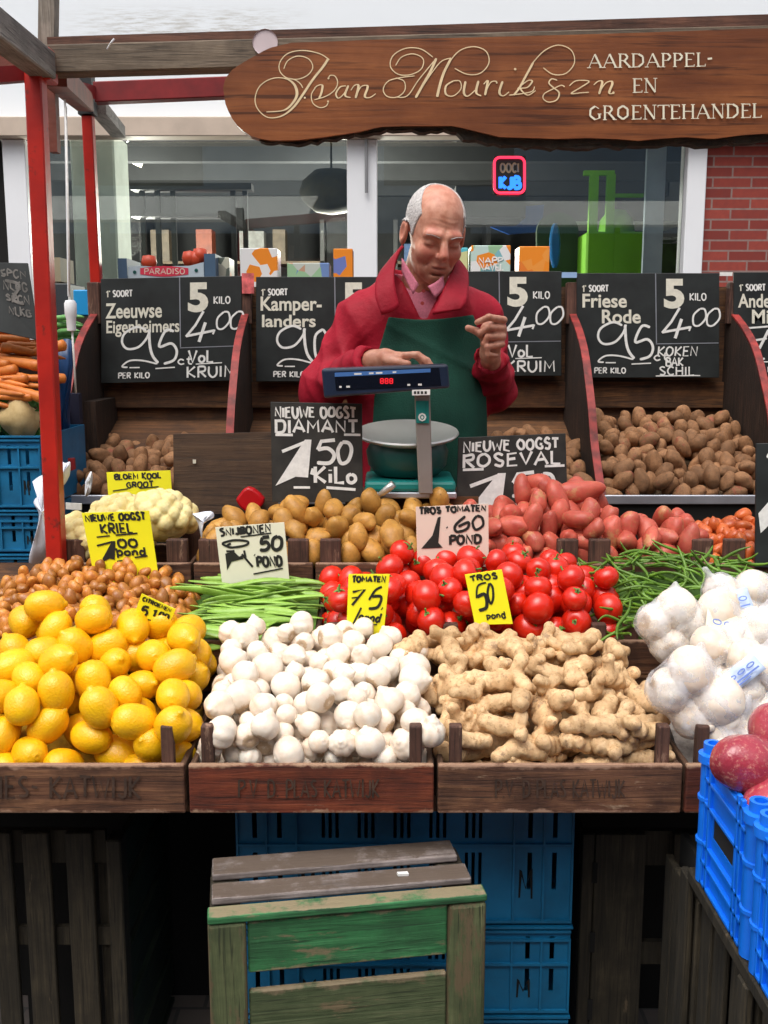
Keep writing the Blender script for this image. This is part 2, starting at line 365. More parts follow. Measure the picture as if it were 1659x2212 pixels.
def sans(P, mb, text, x0, y0, x1, y1, bold=0.0, shear=0):
    "bold printed lettering, the built-in face, fitted to the (u,v) box"
    key = (text, bold, shear)
    if key not in _tc:
        cu = bpy.data.curves.new('t', 'FONT'); cu.body = text; cu.offset = bold; cu.shear = shear; cu.resolution_u = 4; cu.size = 1
        ob = bpy.data.objects.new('t', cu); COL.objects.link(ob); dg = bpy.context.evaluated_depsgraph_get(); dg.update()
        me = bpy.data.meshes.new_from_object(ob.evaluated_get(dg))
        _tc[key] = ([tuple(v.co) for v in me.vertices], [tuple(p.vertices) for p in me.polygons])
        bpy.data.objects.remove(ob); bpy.data.curves.remove(cu); bpy.data.meshes.remove(me)
    V, F = _tc[key]; xs = [v[0] for v in V]; ys = [v[1] for v in V]; a, b, c, d = min(xs), max(xs), min(ys), max(ys)
    b0 = len(mb.v); P.k += 3e-5
    for v in V: mb.v.append(tuple(P.p(x0 + (v[0] - a) / (b - a) * (x1 - x0), y0 + (d - v[1]) / (d - c) * (y1 - y0), P.k)))
    mb.f += [tuple(b0 + i for i in f) for f in F]

# ------------------------------------------------------------------ implicit surfaces
def nets(F, o, h):
    ins = F < 0
    c = np.zeros(tuple(s - 1 for s in F.shape), np.int8)
    for i in (0, 1):
        for j in (0, 1):
            for k in (0, 1): c += ins[i:F.shape[0] - 1 + i, j:F.shape[1] - 1 + j, k:F.shape[2] - 1 + k]
    act = (c > 0) & (c < 8); ii, jj, kk = np.nonzero(act); n = len(ii)
    idx = -np.ones(act.shape, np.int64); idx[act] = np.arange(n)
    acc = np.zeros((n, 3)); cnt = np.zeros(n)
    cor = [(i, j, k) for i in (0, 1) for j in (0, 1) for k in (0, 1)]
    for a in cor:
        for ax in range(3):
            if a[ax]: continue
            b = list(a); b[ax] = 1
            f0 = F[ii + a[0], jj + a[1], kk + a[2]]; f1 = F[ii + b[0], jj + b[1], kk + b[2]]
            m = (f0 < 0) != (f1 < 0); t = np.where(m, f0 / np.where(m, f0 - f1, 1), 0)
            p = np.stack([np.full(n, float(a[q])) for q in range(3)], 1); p[:, ax] += t
            acc[m] += p[m]; cnt[m] += 1
    V = (acc / cnt[:, None] + np.stack([ii, jj, kk], 1)) * h + np.array(o)
    Fs = []
    for ax in range(3):
        sl = [slice(1, -1)] * 3; sl[ax] = slice(0, -1); sl = tuple(sl)
        s2 = [slice(1, -1)] * 3; s2[ax] = slice(1, None); s2 = tuple(s2)
        d = ins[sl] != ins[s2]; I = np.array(np.nonzero(d)).T
        off = np.ones(3, int); off[ax] = 0; I = I + off
        fl = ins[tuple(I.T)]
        u, v = (ax + 1) % 3, (ax + 2) % 3
        q = []
        for du, dv in ((-1, -1), (0, -1), (0, 0), (-1, 0)):
            J = I.copy(); J[:, u] += du; J[:, v] += dv; q.append(idx[tuple(J.T)])
        q = np.stack(q, 1); q[~fl] = q[~fl][:, ::-1]; Fs.append(q)
    return V, np.concatenate(Fs)
def sdf_mesh(name, fn, lo, hi, h, mat, smooth=True, extra=None):
    lo = np.array(lo, float); hi = np.array(hi, float)
    ax = [np.arange(lo[i], hi[i] + h, h, dtype=np.float32) for i in range(3)]
    X, Y, Z = np.meshgrid(*ax, indexing='ij')
    F = fn(X, Y, Z).astype(np.float32); F[F == 0] = 1e-7
    V, Q = nets(F, lo, h)
    me = bpy.data.meshes.new(name)
    me.vertices.add(len(V)); me.vertices.foreach_set('co', V.astype(np.float32).ravel())
    me.loops.add(len(Q) * 4); me.loops.foreach_set('vertex_index', Q.ravel().astype(np.int32))
    me.polygons.add(len(Q)); me.polygons.foreach_set('loop_start', np.arange(0, len(Q) * 4, 4, dtype=np.int32)); me.polygons.foreach_set('loop_total', np.full(len(Q), 4, np.int32))
    me.update(calc_edges=True); me.validate()
    me.polygons.foreach_set('use_smooth', [smooth] * len(me.polygons))
    me.materials.append(mat)
    return me
def ell(X, Y, Z, c, r):
    x = (X - c[0]) / r[0]; y = (Y - c[1]) / r[1]; z = (Z - c[2]) / r[2]
    k0 = np.sqrt(x * x + y * y + z * z) + 1e-9
    k1 = np.sqrt((x / r[0]) ** 2 + (y / r[1]) ** 2 + (z / r[2]) ** 2) + 1e-9
    return k0 * (k0 - 1) / k1
def sph(X, Y, Z, c, r): return np.sqrt((X - c[0]) ** 2 + (Y - c[1]) ** 2 + (Z - c[2]) ** 2) - r
def cap(X, Y, Z, a, b, r0, r1=None):
    r1 = r0 if r1 is None else r1
    a = np.array(a, float); b = np.array(b, float); d = b - a; L = d @ d + 1e-12
    t = np.clip(((X - a[0]) * d[0] + (Y - a[1]) * d[1] + (Z - a[2]) * d[2]) / L, 0, 1)
    return np.sqrt((X - a[0] - t * d[0]) ** 2 + (Y - a[1] - t * d[1]) ** 2 + (Z - a[2] - t * d[2]) ** 2) - (r0 + (r1 - r0) * t)
def smin(a, b, k):
    h = np.clip(.5 + .5 * (b - a) / k, 0, 1); return b * (1 - h) + a * h - k * h * (1 - h)
def smax(a, b, k): return -smin(-a, -b, k)
def part(root, name, mb, mat, parent=None, label=None, **kw):
    "mesh built in world coordinates, hung under root (or under a part of root)"
    o0 = Vector(root.location) if root else Vector((0, 0, 0))
    par = parent or root
    m2 = MB(); m2.v = [tuple(Vector(p) - o0) for p in mb.v]; m2.f = mb.f
    o = m2.build(name, mat, par, **kw)
    if label: o['label'] = label
    return o
def single(name, mb, mat, label, cat, group=None, loc=None, **kw):
    o = mb.build(name, mat, None, origin=loc, **kw); return tag(o, label, cat, group)
def sheet(name, mb, mat): return tag(mb.build(name, mat), kind='structure')

# ------------------------------------------------------------------ the setting
t = NT('paving'); v = t.coord(rnd=False); br = t.n('ShaderNodeTexBrick'); t.l(v, br.inputs[0]); br.inputs['Scale'].default_value = 4
br.inputs['Color1'].default_value = (.12, .09, .08, 1); br.inputs['Color2'].default_value = (.17, .13, .11, 1); br.inputs['Mortar'].default_value = (.05, .045, .04, 1)
t.base(t.mix(.35, br.outputs[0], t.ramp(t.noise(v, 3), [(.3, .06), (.7, .2)]))); t.rough(.85); t.bump(br.outputs[1], -.4, .004)
sheet('ground', MB().poly([(-60, -60, 0), (60, -60, 0), (60, 60, 0), (-60, 60, 0)], [(0, 1, 2, 3)]), t.m)

# shop front
YF = 5.2
t = NT('white_fascia'); v = t.coord((1, 1, 6), rnd=False)
tc = t.n('ShaderNodeTexCoord'); sp = t.n('ShaderNodeSeparateXYZ'); t.l(tc.outputs['Object'], sp.inputs[0])
def band(val, c, hw):
    a = t.n('ShaderNodeMath', operation='SUBTRACT'); t.l(val, a.inputs[0]); a.inputs[1].default_value = c
    b = t.n('ShaderNodeMath', operation='ABSOLUTE'); t.l(a.outputs[0], b.inputs[0])
    m = t.n('ShaderNodeMapRange'); t.l(b.outputs[0], m.inputs[0]); m.inputs[1].default_value = hw * .5; m.inputs[2].default_value = hw; m.inputs[3].default_value = 1; m.inputs[4].default_value = 0
    return m.outputs[0]
mk = t.n('ShaderNodeMath', operation='MULTIPLY'); t.l(band(sp.outputs[0], -.95, .62), mk.inputs[0]); t.l(band(sp.outputs[2], 3.06, .14), mk.inputs[1])
nm = t.n('ShaderNodeMath', operation='MULTIPLY'); t.l(mk.outputs[0], nm.inputs[0]); t.l(t.ramp(t.noise(t.coord((4, 4, 40), rnd=False), 2.2, 7, .7), [(.45, 0.0), (.62, .6)]), nm.inputs[1])
c = t.mix(t.ramp(t.noise(v, 1.5), [(.3, 0.0), (.8, .18)]), (.80, .84, .88), (.72, .75, .77)); t.base(t.mix(nm.outputs[0], c, (.36, .33, .27))); t.rough(.5)
fascia_m = t.m
t = NT('red_brick'); v = t.coord(rnd=False); mp = t.n('ShaderNodeMapping'); mp.inputs['Rotation'].default_value = (R(90), 0, 0); t.l(v, mp.inputs[0])
br = t.n('ShaderNodeTexBrick'); t.l(mp.outputs[0], br.inputs[0]); br.inputs['Scale'].default_value = 1.0
br.inputs['Brick Width'].default_value = .19; br.inputs['Row Height'].default_value = .050; br.inputs['Mortar Size'].default_value = .0045; br.inputs['Mortar Smooth'].default_value = .1
br.inputs['Color1'].default_value = (.17, .022, .016, 1); br.inputs['Color2'].default_value = (.36, .06, .04, 1); br.inputs['Mortar'].default_value = (.27, .19, .17, 1)
t.base(t.mix(t.ramp(t.noise(v, 30, 5), [(.35, 0.0), (.7, .4)]), br.outputs[0], (.16, .03, .03))); t.rough(.85); t.bump(br.outputs[1], -.6, .004)
brick_m = t.m
t = NT('window_glass'); t.t.nodes.remove(t.p)
fr = t.n('ShaderNodeFresnel'); fr.inputs[0].default_value = 1.85
tr = t.n('ShaderNodeBsdfTransparent'); tr.inputs[0].default_value = (.86, .9, .9, 1); gl = t.n('ShaderNodeBsdfGlossy'); gl.inputs['Roughness'].default_value = .01
mx = t.n('ShaderNodeMixShader'); t.l(fr.outputs[0], mx.inputs[0]); t.l(tr.outputs[0], mx.inputs[1]); t.l(gl.outputs[0], mx.inputs[2]); t.l(mx.outputs[0], t.out.inputs[0])
glass_m = t.m
shop = empty('shop_front', (0, YF, 0), 'white shop front with wide display windows behind the stall, red brick at its right end', 'building')
xs = lambda d: at(d, 430, YF).x
part(shop, 'fascia', MB().bb(-6, 6, YF, YF + .3, 2.66, 4.4), fascia_m)  # its upper part stands in for the white stall canvas
part(shop, 'window_head', MB().bb(-6, 6, YF - .1, YF - .002, 2.575, 2.665), plain('beige_ledge', (.52, .42, .34), .6), bevel=.004)
part(shop, 'parapet', MB().bb(-6, 6, YF + .05, YF + .3, 4.402, 4.5), M['grey'])
part(shop, 'brick_pier', MB().bb(xs(1521), 6, YF, YF + .3, 0, 2.57), brick_m)
part(shop, 'brick_plinth', MB().bb(-1.75, xs(1479), YF, YF + .25, 0, .55), brick_m)
for a, b in ((15, 64), (750, 815), (1479, 1520)):
    part(shop, 'window_frame', MB().bb(xs(a), xs(b), YF - .03, YF + .1, .552 if a > 20 else 0, 2.574), M['white'], bevel=.004)
part(shop, 'window_frame', MB().bb(xs(815), xs(1479), YF, YF + .08, .552, .62).bb(xs(64), xs(750), YF, YF + .08, .552, .62), M['white'])
part(shop, 'window_pane', MB().bb(xs(64) + .001, xs(750) - .001, YF + .03, YF + .036, .62, 2.574), glass_m)
part(shop, 'window_pane', MB().bb(xs(815) + .001, xs(1479) - .001, YF + .03, YF + .036, .62, 2.574), glass_m)
part(shop, 'drainpipe', MB().tube([(xs(792), YF - .05, 2.57), (xs(792), YF - .05, 2.32)], .008), M['grey'], smooth=True, auto=50)
# room behind the glass
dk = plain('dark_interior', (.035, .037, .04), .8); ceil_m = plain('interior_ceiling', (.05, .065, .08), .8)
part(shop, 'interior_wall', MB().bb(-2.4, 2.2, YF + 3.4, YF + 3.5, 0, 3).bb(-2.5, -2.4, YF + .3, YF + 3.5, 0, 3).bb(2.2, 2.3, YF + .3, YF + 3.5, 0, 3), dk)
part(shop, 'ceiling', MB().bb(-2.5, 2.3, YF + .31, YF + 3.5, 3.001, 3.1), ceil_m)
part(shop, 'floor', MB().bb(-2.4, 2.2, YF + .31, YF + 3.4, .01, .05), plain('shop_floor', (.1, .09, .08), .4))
part(shop, 'side_wall', MB().bb(-6, xs(15) - .01, YF + .02, YF + .3, 0, 2.57), M['dark'])
def itm(name, mb, mat, label, cat, group=None, **kw): return single(name, mb, mat, label, cat, group, **kw)
YI = YF + .45
def ib(d0, d1, e0, e1, Y, th, mb=None):
    "a box whose front face spans a part of the view at depth Y"
    a = at(d0, e0, Y); b = at(d1, e1, Y); return (mb or MB()).bb(a.x, b.x, Y, Y + th, b.z, a.z)
itm('column', ib(148, 278, 285, 1100, YF + .25, .3), plain('pale_column', (.42, .46, .42), .6), 'pale grey green column just inside the left shop window', 'column', bevel=.01)
tb = MB()
for d in (305, 338, 372, 502, 528): a = at(d, 400, YF + 1.2); tb.bb(a.x - .015, a.x + .015, YF + 1.2, YF + 1.23, .05, at(d, 400 if d < 500 else 408, YF + 1.2).z)
tb.bb(at(285, 400, YF + 1.2).x, at(545, 400, YF + 1.2).x, YF + 1.15, YF + 1.28, at(0, 412, YF + 1.2).z, at(0, 398, YF + 1.2).z)
tb.bb(at(285, 400, YF + 1.2).x, at(470, 400, YF + 1.2).x, YF + 1.15, YF + 1.28, at(0, 470, YF + 1.2).z, at(0, 462, YF + 1.2).z)
itm('display_rack', tb, M['black'], 'black metal rack standing inside the left shop window', 'rack')
a = at(716, 415, YF + 1.0)
itm('lamp_shade', MB().lathe([(.0, .13), (.1, .12), (.17, .06), (.19, 0), (.17, -.05), (.1, -.11), (0, -.13)], a, 24).tube([(a.x, a.y, a.z + .13), (a.x, a.y, 3.0)], .006), plain('dark_wicker', (.03, .026, .012), .8, 0, .5, 30), 'round dark wicker lamp hanging inside the left window beside the white window post', 'lamp', smooth=True, auto=60)
lm = NT('lamp_glow'); lm.p.inputs['Emission Color'].default_value = (1, .75, .42, 1); lm.p.inputs['Emission Strength'].default_value = 6
for d, e, lb in ((292, 349, 'small lit ceiling spotlight inside the shop above the black rack'), (737, 322, 'small lit ceiling spotlight inside the shop close to the middle window post')):
    a = at(d, e, YF + 1.6); r_ = empty('ceiling_spotlight', (a.x, a.y, 3.0), lb, 'ceiling light', 'lit spotlights on the shop ceiling')
    part(r_, 'bulb', MB().box(a, (.085, .05, .035), (0, R(25), 0)), lm.m); part(r_, 'stem', MB().tube([(a.x, a.y, a.z + .02), (a.x, a.y, 3.0)], .008), M['white'])
    pl_ = bpy.data.lights.new('shop_lamp', 'POINT'); pl_.energy = 125; pl_.color = (1, .93, .8); pl_.shadow_soft_size = .12; plo = bpy.data.objects.new('shop_lamp', pl_); COL.objects.link(plo); plo.parent = r_; plo.location = (0, -.3, -.75)
# lime green display stand, blue drape, dark arch, surfboard-like blue thing in the right pane
gs = empty('display_stand', (at(1330, 500, YI).x, YI, .05), 'lime green display stand with two uprights inside the right shop window', 'display stand')
mb = MB(); ib(1262, 1302, 372, 560, YI, .04, mb); 
part(gs, 'upright', ib(1275, 1290, 376, 502, YI, .03), M['lime']); part(gs, 'upright', ib(1312, 1326, 376, 502, YI, .03), M['lime'])
part(gs, 'top_rail', ib(1262, 1328, 368, 378, YI - .002, .034), M['lime']); part(gs, 'cross_rail', ib(1328, 1390, 418, 426, YI, .03), M['lime'])
part(gs, 'base_panel', ib(1268, 1400, 500, 760, YI - .004, .3), M['lime'], bevel=.01)
a = at(1340, 500, YI)
itm('green_bag', MB().lathe([(.0, .13), (.05, .12), (.09, .07), (.1, 0)], (a.x, YI + .1, a.z), 20), M['lime'], 'rounded lime green bag on the green display stand', 'bag', smooth=True)
pc = []
for i in range(13):
    a_ = math.pi * i / 12; pc.append(at(1205 + 45 * math.cos(a_), 500 - 42 * math.sin(a_), YI + .25))
pc = [at(1250, 640, YI + .25)] + pc + [at(1160, 640, YI + .25)]
itm('arched_headboard', MB().prism(pc, (0, .05, 0)), plain('dark_green_arch', (.02, .05, .015), .5), 'dark arched backboard inside the right shop window left of the green stand', 'backboard')
pb = [at(x, y, YI + .7) for x, y in ((1100, 448), (1175, 442), (1170, 500), (1100, 506), (1060, 490))]
itm('blue_drape', MB().prism(pb, (0, .03, 0)), M['blueitem'], 'bright blue cloth panel hanging inside the shop right of the man', 'cloth')
pt = [at(1200 + 11 * math.cos(a_), 528 + (52 if math.sin(a_) > 0 else 48) * math.sin(a_), YI - .05) for a_ in [2 * math.pi * i / 20 for i in range(20)]]
itm('blue_bottle', MB().prism(pt, (0, .05, 0)), plain('glossy_blue', (.02, .2, .5), .15), 'tall glossy blue rounded bottle standing in the right shop window', 'bottle', bevel=.008)
itm('dark_cabinet', ib(985, 1135, 400, 470, YI + .2, .4), M['black'], 'black box hanging inside the shop behind the glowing red framed sign', 'cabinet')
itm('light_pole', ib(1400, 1424, 290, 700, YI - .2, .03), plain('pale_blue_post', (.42, .5, .58), .4), 'pale grey blue vertical post inside the right pane near its end', 'post')
itm('interior_shelf', ib(1225, 1470, 478, 486, YI + .3, .3), plain('white_shelf', (.6, .62, .55), .5), 'upper thin white shelf inside the shop behind the lime green stand', 'shelf')
itm('interior_shelf', ib(1225, 1470, 512, 518, YI + .3, .3), M['white'], 'lower thin white shelf inside the shop behind the lime green stand', 'shelf')
gm = plain('interior_green', (.1, .2, .03), .7, 0, .5, 10)
itm('plant_display', ib(1425, 1470, 526, 640, YI + .3, .2), gm, 'mottled green goods at the right end of the shop window', 'goods')
# shelves of goods deep in the shop
cols = [plain('goods_colour', c_, .5, 0, .3, 20) for c_ in ((.25, .05, .02), (.25, .18, .03), (.22, .22, .21), (.03, .08, .2), (.04, .13, .04), (.15, .12, .1), (.12, .09, .06))]
rgs = random.Random(4)
for q, (d0, d1) in enumerate(((300, 700), (850, 1060))):
    su = empty('wall_shelf', (at((d0 + d1) / 2, 500, YF + 2.6).x, YF + 2.6, .05), ('tall shelf of mixed goods deep in the shop left of the man', 'shelf of mixed goods deep in the shop behind the head of the man')[q], 'shelf')
    xa_, xb_ = at(d0, 500, YF + 2.6).x, at(d1, 500, YF + 2.6).x
    for zz_ in (1.5, 1.86, 2.2): part(su, 'shelf_board', MB().bb(xa_, xb_, YF + 2.6, YF + 2.95, zz_ - .02, zz_), M['beam'])
    for xx_ in (xa_, xb_ - .03): part(su, 'side_panel', MB().bb(xx_ - .001, xx_ + .031, YF + 2.6, YF + 2.95, .06, 2.5), M['black'])
    x_ = xa_ + .08
    while x_ < xb_ - .3:
        for zz_ in (1.5, 1.86, 2.2):
            w_, h_ = rgs.uniform(.08, .22), rgs.uniform(.1, .24)
            o = single('goods_box', MB().bb(x_, x_ + w_, YF + 2.62, YF + 2.8, zz_ + .001, zz_ + h_), cols[rgs.randrange(7)], ('small coloured package on the deep shop shelf left of the man', 'small coloured package on the deep shop shelf behind the man')[q], 'package', ('goods on the left shop shelf', 'goods on the right shop shelf')[q])
        x_ += rgs.uniform(.24, .34)
for i in range(4):
    o = single('ceiling_beam', MB().bb(-2.39, 2.19, YF + .7 + i * .75, YF + .78 + i * .75, 2.72, 2.99), dk, 'dark beam across the shop ceiling', 'beam', 'ceiling beams inside the shop')
# glowing sign
nr = NT('neon_red'); nr.p.inputs['Emission Color'].default_value = (1, .03, .08, 1); nr.p.inputs['Emission Strength'].default_value = 1.6; nr.base((.3, 0, 0))
nb = NT('neon_blue'); nb.p.inputs['Emission Color'].default_value = (.02, .2, 1, 1); nb.p.inputs['Emission Strength'].default_value = 1.6; nb.base((0, 0, .3))
ns = empty('neon_sign', at(1100, 380, YF + .02), 'small glowing sign with rounded red frame and blue letters hung in the right window', 'sign')
part(ns, 'backplate', ib(1066, 1134, 337, 419, YF + .012, .006), M['black'])
def rr(x0, x1, y0, y1, r, n=5):
    o = []
    for cx, cy, a0 in ((x1 - r, y0 + r, -90), (x1 - r, y1 - r, 0), (x0 + r, y1 - r, 90), (x0 + r, y0 + r, 180)):
        for i in range(n + 1): a_ = R(a0 + 90 * i / n); o.append((cx + r * math.cos(a_), cy + r * math.sin(a_)))
    return o
ring = [at(x, y, YF + .005) for x, y in rr(1068, 1133, 340, 417, 12)]
part(ns, 'neon_frame', MB().tube(ring + ring[:2], .0065, 8), nr.m, smooth=True)
Pn = Panel(at(1072, 345, YF + .011), at(1129, 345, YF + .011), at(1129, 412, YF + .011), at(1072, 412, YF + .011))
mb = MB(); write(Pn, mb, 'KJB', .14, .55, .9, .92, .018, jit=0); part(ns, 'lettering', mb, nb.m)
mb = MB(); write(Pn, mb, 'OOCI', .16, .12, .86, .4, .01, jit=0); part(ns, 'lettering', mb, M['alu'])

# what stands across the street behind the photographer (seen mirrored in the shop window)
opp = empty('opposite_building', (0, -10, 0), 'long row of houses across the market, dark shops below a pale grey upper storey', 'building')  # row made tall and near to block the low sky light
part(opp, 'ground_storey', MB().bb(-22, 22, -11, -10, 0, 3.7), plain('dark_shops', (.03, .032, .03), .7, 0, .6, 2)); part(opp, 'upper_storey', MB().bb(-22, 22, -11, -10.02, 3.701, 7.5), plain('grey_blue_render', (.24, .36, .50), .8, 0, .15, .6)); part(opp, 'roof', MB().bb(-22.4, 22.4, -11.3, -9.6, 7.502, 8.0), plain('dark_roof', (.03, .03, .032), .8))
for i in range(7): part(opp, 'window', MB().bb(-18 + i * 6, -15.5 + i * 6, -10.02, -9.99, 4.6, 6.4), M['dark'])
canv = plain('white_canvas', (.7, .72, .68), .7, 0, .06, 3)
for i, (x0, x1, yy, zz, lb) in enumerate(((-7.5, -.9, -2.5, 2.95, 'white canvas market stall roof at the left across the way'), (.9, 6.5, -3.0, 2.95, 'white canvas market stall roof at the right across the way'))):
    st = empty('market_stall', ((x0 + x1) / 2, yy, 0), lb, 'market stall', 'stalls across the way')
    part(st, 'canopy', MB().poly([(x0, yy + 1, zz), (x1, yy + 1, zz), (x1, yy - 1.5, zz + .6), (x0, yy - 1.5, zz + .6), (x0, yy + 1, zz + .03), (x1, yy + 1, zz + .03), (x1, yy - 1.5, zz + .63), (x0, yy - 1.5, zz + .63)], [(0, 1, 2, 3), (7, 6, 5, 4), (0, 4, 5, 1), (1, 5, 6, 2), (2, 6, 7, 3), (3, 7, 4, 0)]), canv)
    for k in (0, .33, .66, 1): xx = x0 + .1 + (x1 - x0 - .2) * k; part(st, 'post', MB().bb(xx - .03, xx + .03, yy + .9, yy + .96, 0, zz), M['black'])
    part(st, 'counter', MB().bb(x0, x1, yy - .8, yy + .4, .7, .9), M['greywood'])

# ------------------------------------------------------------------ our stall: frame of red and grey bars
fr_ = empty('market_stall', (at(100, 600, 2.3).x, 2.3, 0), 'stall frame of red painted posts and grey wooden beams at the top and left', 'market stall')
def seg(d0, e0, Y0, d1, e1, Y1, w, h, mb=None): return (mb or MB()).bar(at(d0, e0, Y0), at(d1, e1, Y1), w, h)
a = at(121, 1180, 2.27); b = at(75, 130, 2.27)
k = a.z / (b.z - a.z); foot = a - (b - a) * k
part(fr_, 'post', MB().bar(foot, b, .036, .04, (0, 1, 0)), M['red'], bevel=.003)
a = at(208, 600, 3.5); b = at(190, 250, 3.45); foot = a - (b - a) * (a.z / (b.z - a.z))
part(fr_, 'post', MB().bar(foot, b, .034, .036, (0, 1, 0)), M['red'], bevel=.003)
part(fr_, 'post', MB().bar(b + Vector((0, 0, .001)), b + Vector((-.005, 0, .16)), .05, .05, (0, 1, 0)), M['black'])
part(fr_, 'collar', seg(88, 108, 2.29, 90, 178, 2.29, .055, .055), M['red'], bevel=.003)
part(fr_, 'front_beam', seg(98, 134, 2.32, 1760, 88, 2.34, .05, .058), M['beam'], bevel=.003)
part(fr_, 'front_beam', seg(110, 101, 2.33, 1760, 49, 2.34, .05, .026), wood('brown_beam_wood', (.05, .02, .012), (.13, .05, .028), (.2, .085, .05), 0))
part(fr_, 'front_beam', seg(-60, 105, 2.32, 80, 160, 2.32, .05, .03), M['redbrown'])
part(fr_, 'side_beam', seg(-30, 45, 1.95, 95, 142, 2.28, .05, .055), M['beam_y'], bevel=.003)
part(fr_, 'side_beam', seg(-60, 168, 2.2, 75, 158, 2.3, .04, .03), M['darkred'])
part(fr_, 'side_beam', seg(118, 160, 2.36, 184, 222, 3.36, .05, .05), M['redbrown'])
part(fr_, 'rear_beam', seg(205, 202, 3.42, 700, 182, 3.5, .05, .062), M['darkred'], bevel=.003)
part(fr_, 'rear_beam', seg(130, 185, 3.0, 190, 200, 3.4, .05, .04), M['darkred'])
part(fr_, 'brace', seg(212, 232, 3.5, 256, 285, 4.0, .05, .04), M['beam_y'])
part(fr_, 'upright', seg(106, -20, 2.33, 104, 112, 2.33, .034, .034), M['beam_z'])
part(fr_, 'hanging_rod', seg(113, 180, 2.6, 119, 330, 2.6, .028, .02), M['redbrown'])
part(fr_, 'hanging_rod', seg(140, 205, 2.8, 148, 640, 2.8, .004, .004), M['white'])
for d, e0, e1, ww in ((654, 70, 84, .016), (800, 62, 86, .02), (911, 58, 80, .01), (1008, 55, 78, .01), (1296, 43, 70, .01), (1414, 40, 68, .017), (1555, 50, 64, .01)):
    a = at(d, e0, 2.335); b = at(d, e1, 2.335); part(fr_, 'strap', MB().box((a + b) / 2, (ww, .004, (a - b).length)), M['plasticbag'])
a = at(690, 84, 2.33); part(fr_, 'tape', MB().box(a, (.055, .006, .014)), M['yellow'])
a = at(573, 92, 2.30)
itm('paper_plate', MB().lathe([(0, 0), (.026, 0), (.027, .003)], a, 20, Matrix.Rotation(R(90), 3, 'X')), plain('pinkish_paper', (.6, .5, .52), .7), 'small round pinkish disc tucked behind the left end of the wooden name board', 'disc')
itm('cable_tie', MB().tube([at(232, 106, 2.28), at(240, 92, 2.27), at(247, 84, 2.27)], .002), M['white'], 'loose white tie dangling on the grey beam left of the name board', 'cable tie')

# ------------------------------------------------------------------ the wooden name board
YB = 2.2
out = [(482, 190), (486, 170), (500, 152), (520, 138), (548, 122), (580, 104), (630, 92), (700, 90), (800, 86), (900, 84), (1050, 80), (1200, 76), (1400, 70), (1560, 64), (1700, 60), (1800, 58),
       (1800, 288), (1700, 292), (1660, 288), (1600, 292), (1540, 300), (1480, 296), (1420, 300), (1380, 304), (1330, 300), (1270, 298), (1200, 300), (1150, 298), (1080, 296), (1030, 284), (980, 272), (930, 272), (880, 272), (820, 274), (780, 284), (700, 296), (640, 303), (580, 303), (545, 296), (515, 275), (497, 250), (486, 222)]
bd = empty('name_board', at(1100, 190, YB), 'long varnished brown wooden name board with cream lettering hanging across the top of the stall', 'sign')
tp = sorted([p for i, p in enumerate(out) if i <= 15]); bt_ = sorted([p for i, p in enumerate(out) if i > 15] + [out[0]])
xsn = sorted(set([482 + 1.2 * q ** 2 for q in range(9)] + list(range(570, 1801, 15)))); V = []; F = []
for x in xsn:
    a_, b_ = np.interp(x, [p[0] for p in tp], [p[1] for p in tp]), np.interp(x, [p[0] for p in bt_], [p[1] for p in bt_])
    for Yq in (YB, YB + .035):
        for q in range(5): V.append(at(x, a_ + (b_ - a_) * q / 4, Yq) if Yq == YB else at(x, a_ + (b_ - a_) * q / 4, YB) + Vector((0, .035, 0)))
n_ = len(xsn)
for i in range(n_ - 1):
    for q in range(4): F += [(i * 10 + q, i * 10 + q + 1, i * 10 + q + 11, i * 10 + q + 10), (i * 10 + 5 + q, i * 10 + q + 15, i * 10 + q + 16, i * 10 + q + 6)]
    F += [(i * 10, i * 10 + 10, i * 10 + 15, i * 10 + 5), (i * 10 + 4, i * 10 + 9, i * 10 + 19, i * 10 + 14)]
for q in range(4): F += [(q, q + 5, q + 6, q + 1), ((n_ - 1) * 10 + q, (n_ - 1) * 10 + q + 1, (n_ - 1) * 10 + q + 6, (n_ - 1) * 10 + q + 5)]
part(bd, 'plank', MB().poly(V, F), M['board'])
bk = []
low = [(560, 300), (640, 305), (700, 298), (780, 286), (830, 276), (930, 274), (980, 275), (1030, 287), (1080, 298), (1150, 301), (1200, 303), (1270, 301), (1330, 303), (1380, 307), (1420, 303), (1480, 299), (1540, 303), (1600, 295), (1660, 291), (1800, 291)]
top = [at(x, y - 9, YB + .004) for x, y in low]
bot = [at(x, y + (4 if x < 900 else (7 if x < 1000 else 16 if x < 1300 else 11)) + random.uniform(-3, 5), YB + .012) for x, y in [(560 + i * 1240 / 90, 0) for i in range(91)] for y in [np.interp(x, [p[0] for p in low], [p[1] for p in low])]]
part(bd, 'bark_edge', MB().prism(top + bot[::-1], (0, .032, 0)), M['bark'])
class ViewPanel(Panel):
    def __init__(s, Y, lift=.0008):
        s.Y = Y; s.k = lift; s.n = Vector((0, -1, 0)); s.W = s.H = 1
    def p(s, u, v, lift=0): q = at(u, v, s.Y); return Vector((q.x, s.Y - lift, q.z))
    def stroke(s, mb, pts, w, smooth=True, down=0, fit=6): Panel.stroke(s, mb, pts, w, smooth, down, fit)
VB = ViewPanel(YB)
c1 = lambda pts: [(475.2 + x * .358, 64.8 + y * .358) for x, y in pts]
c2 = lambda pts: [(829.4 + x * .5, y * .5) for x, y in pts]
sw, th = 2.2, 3.8
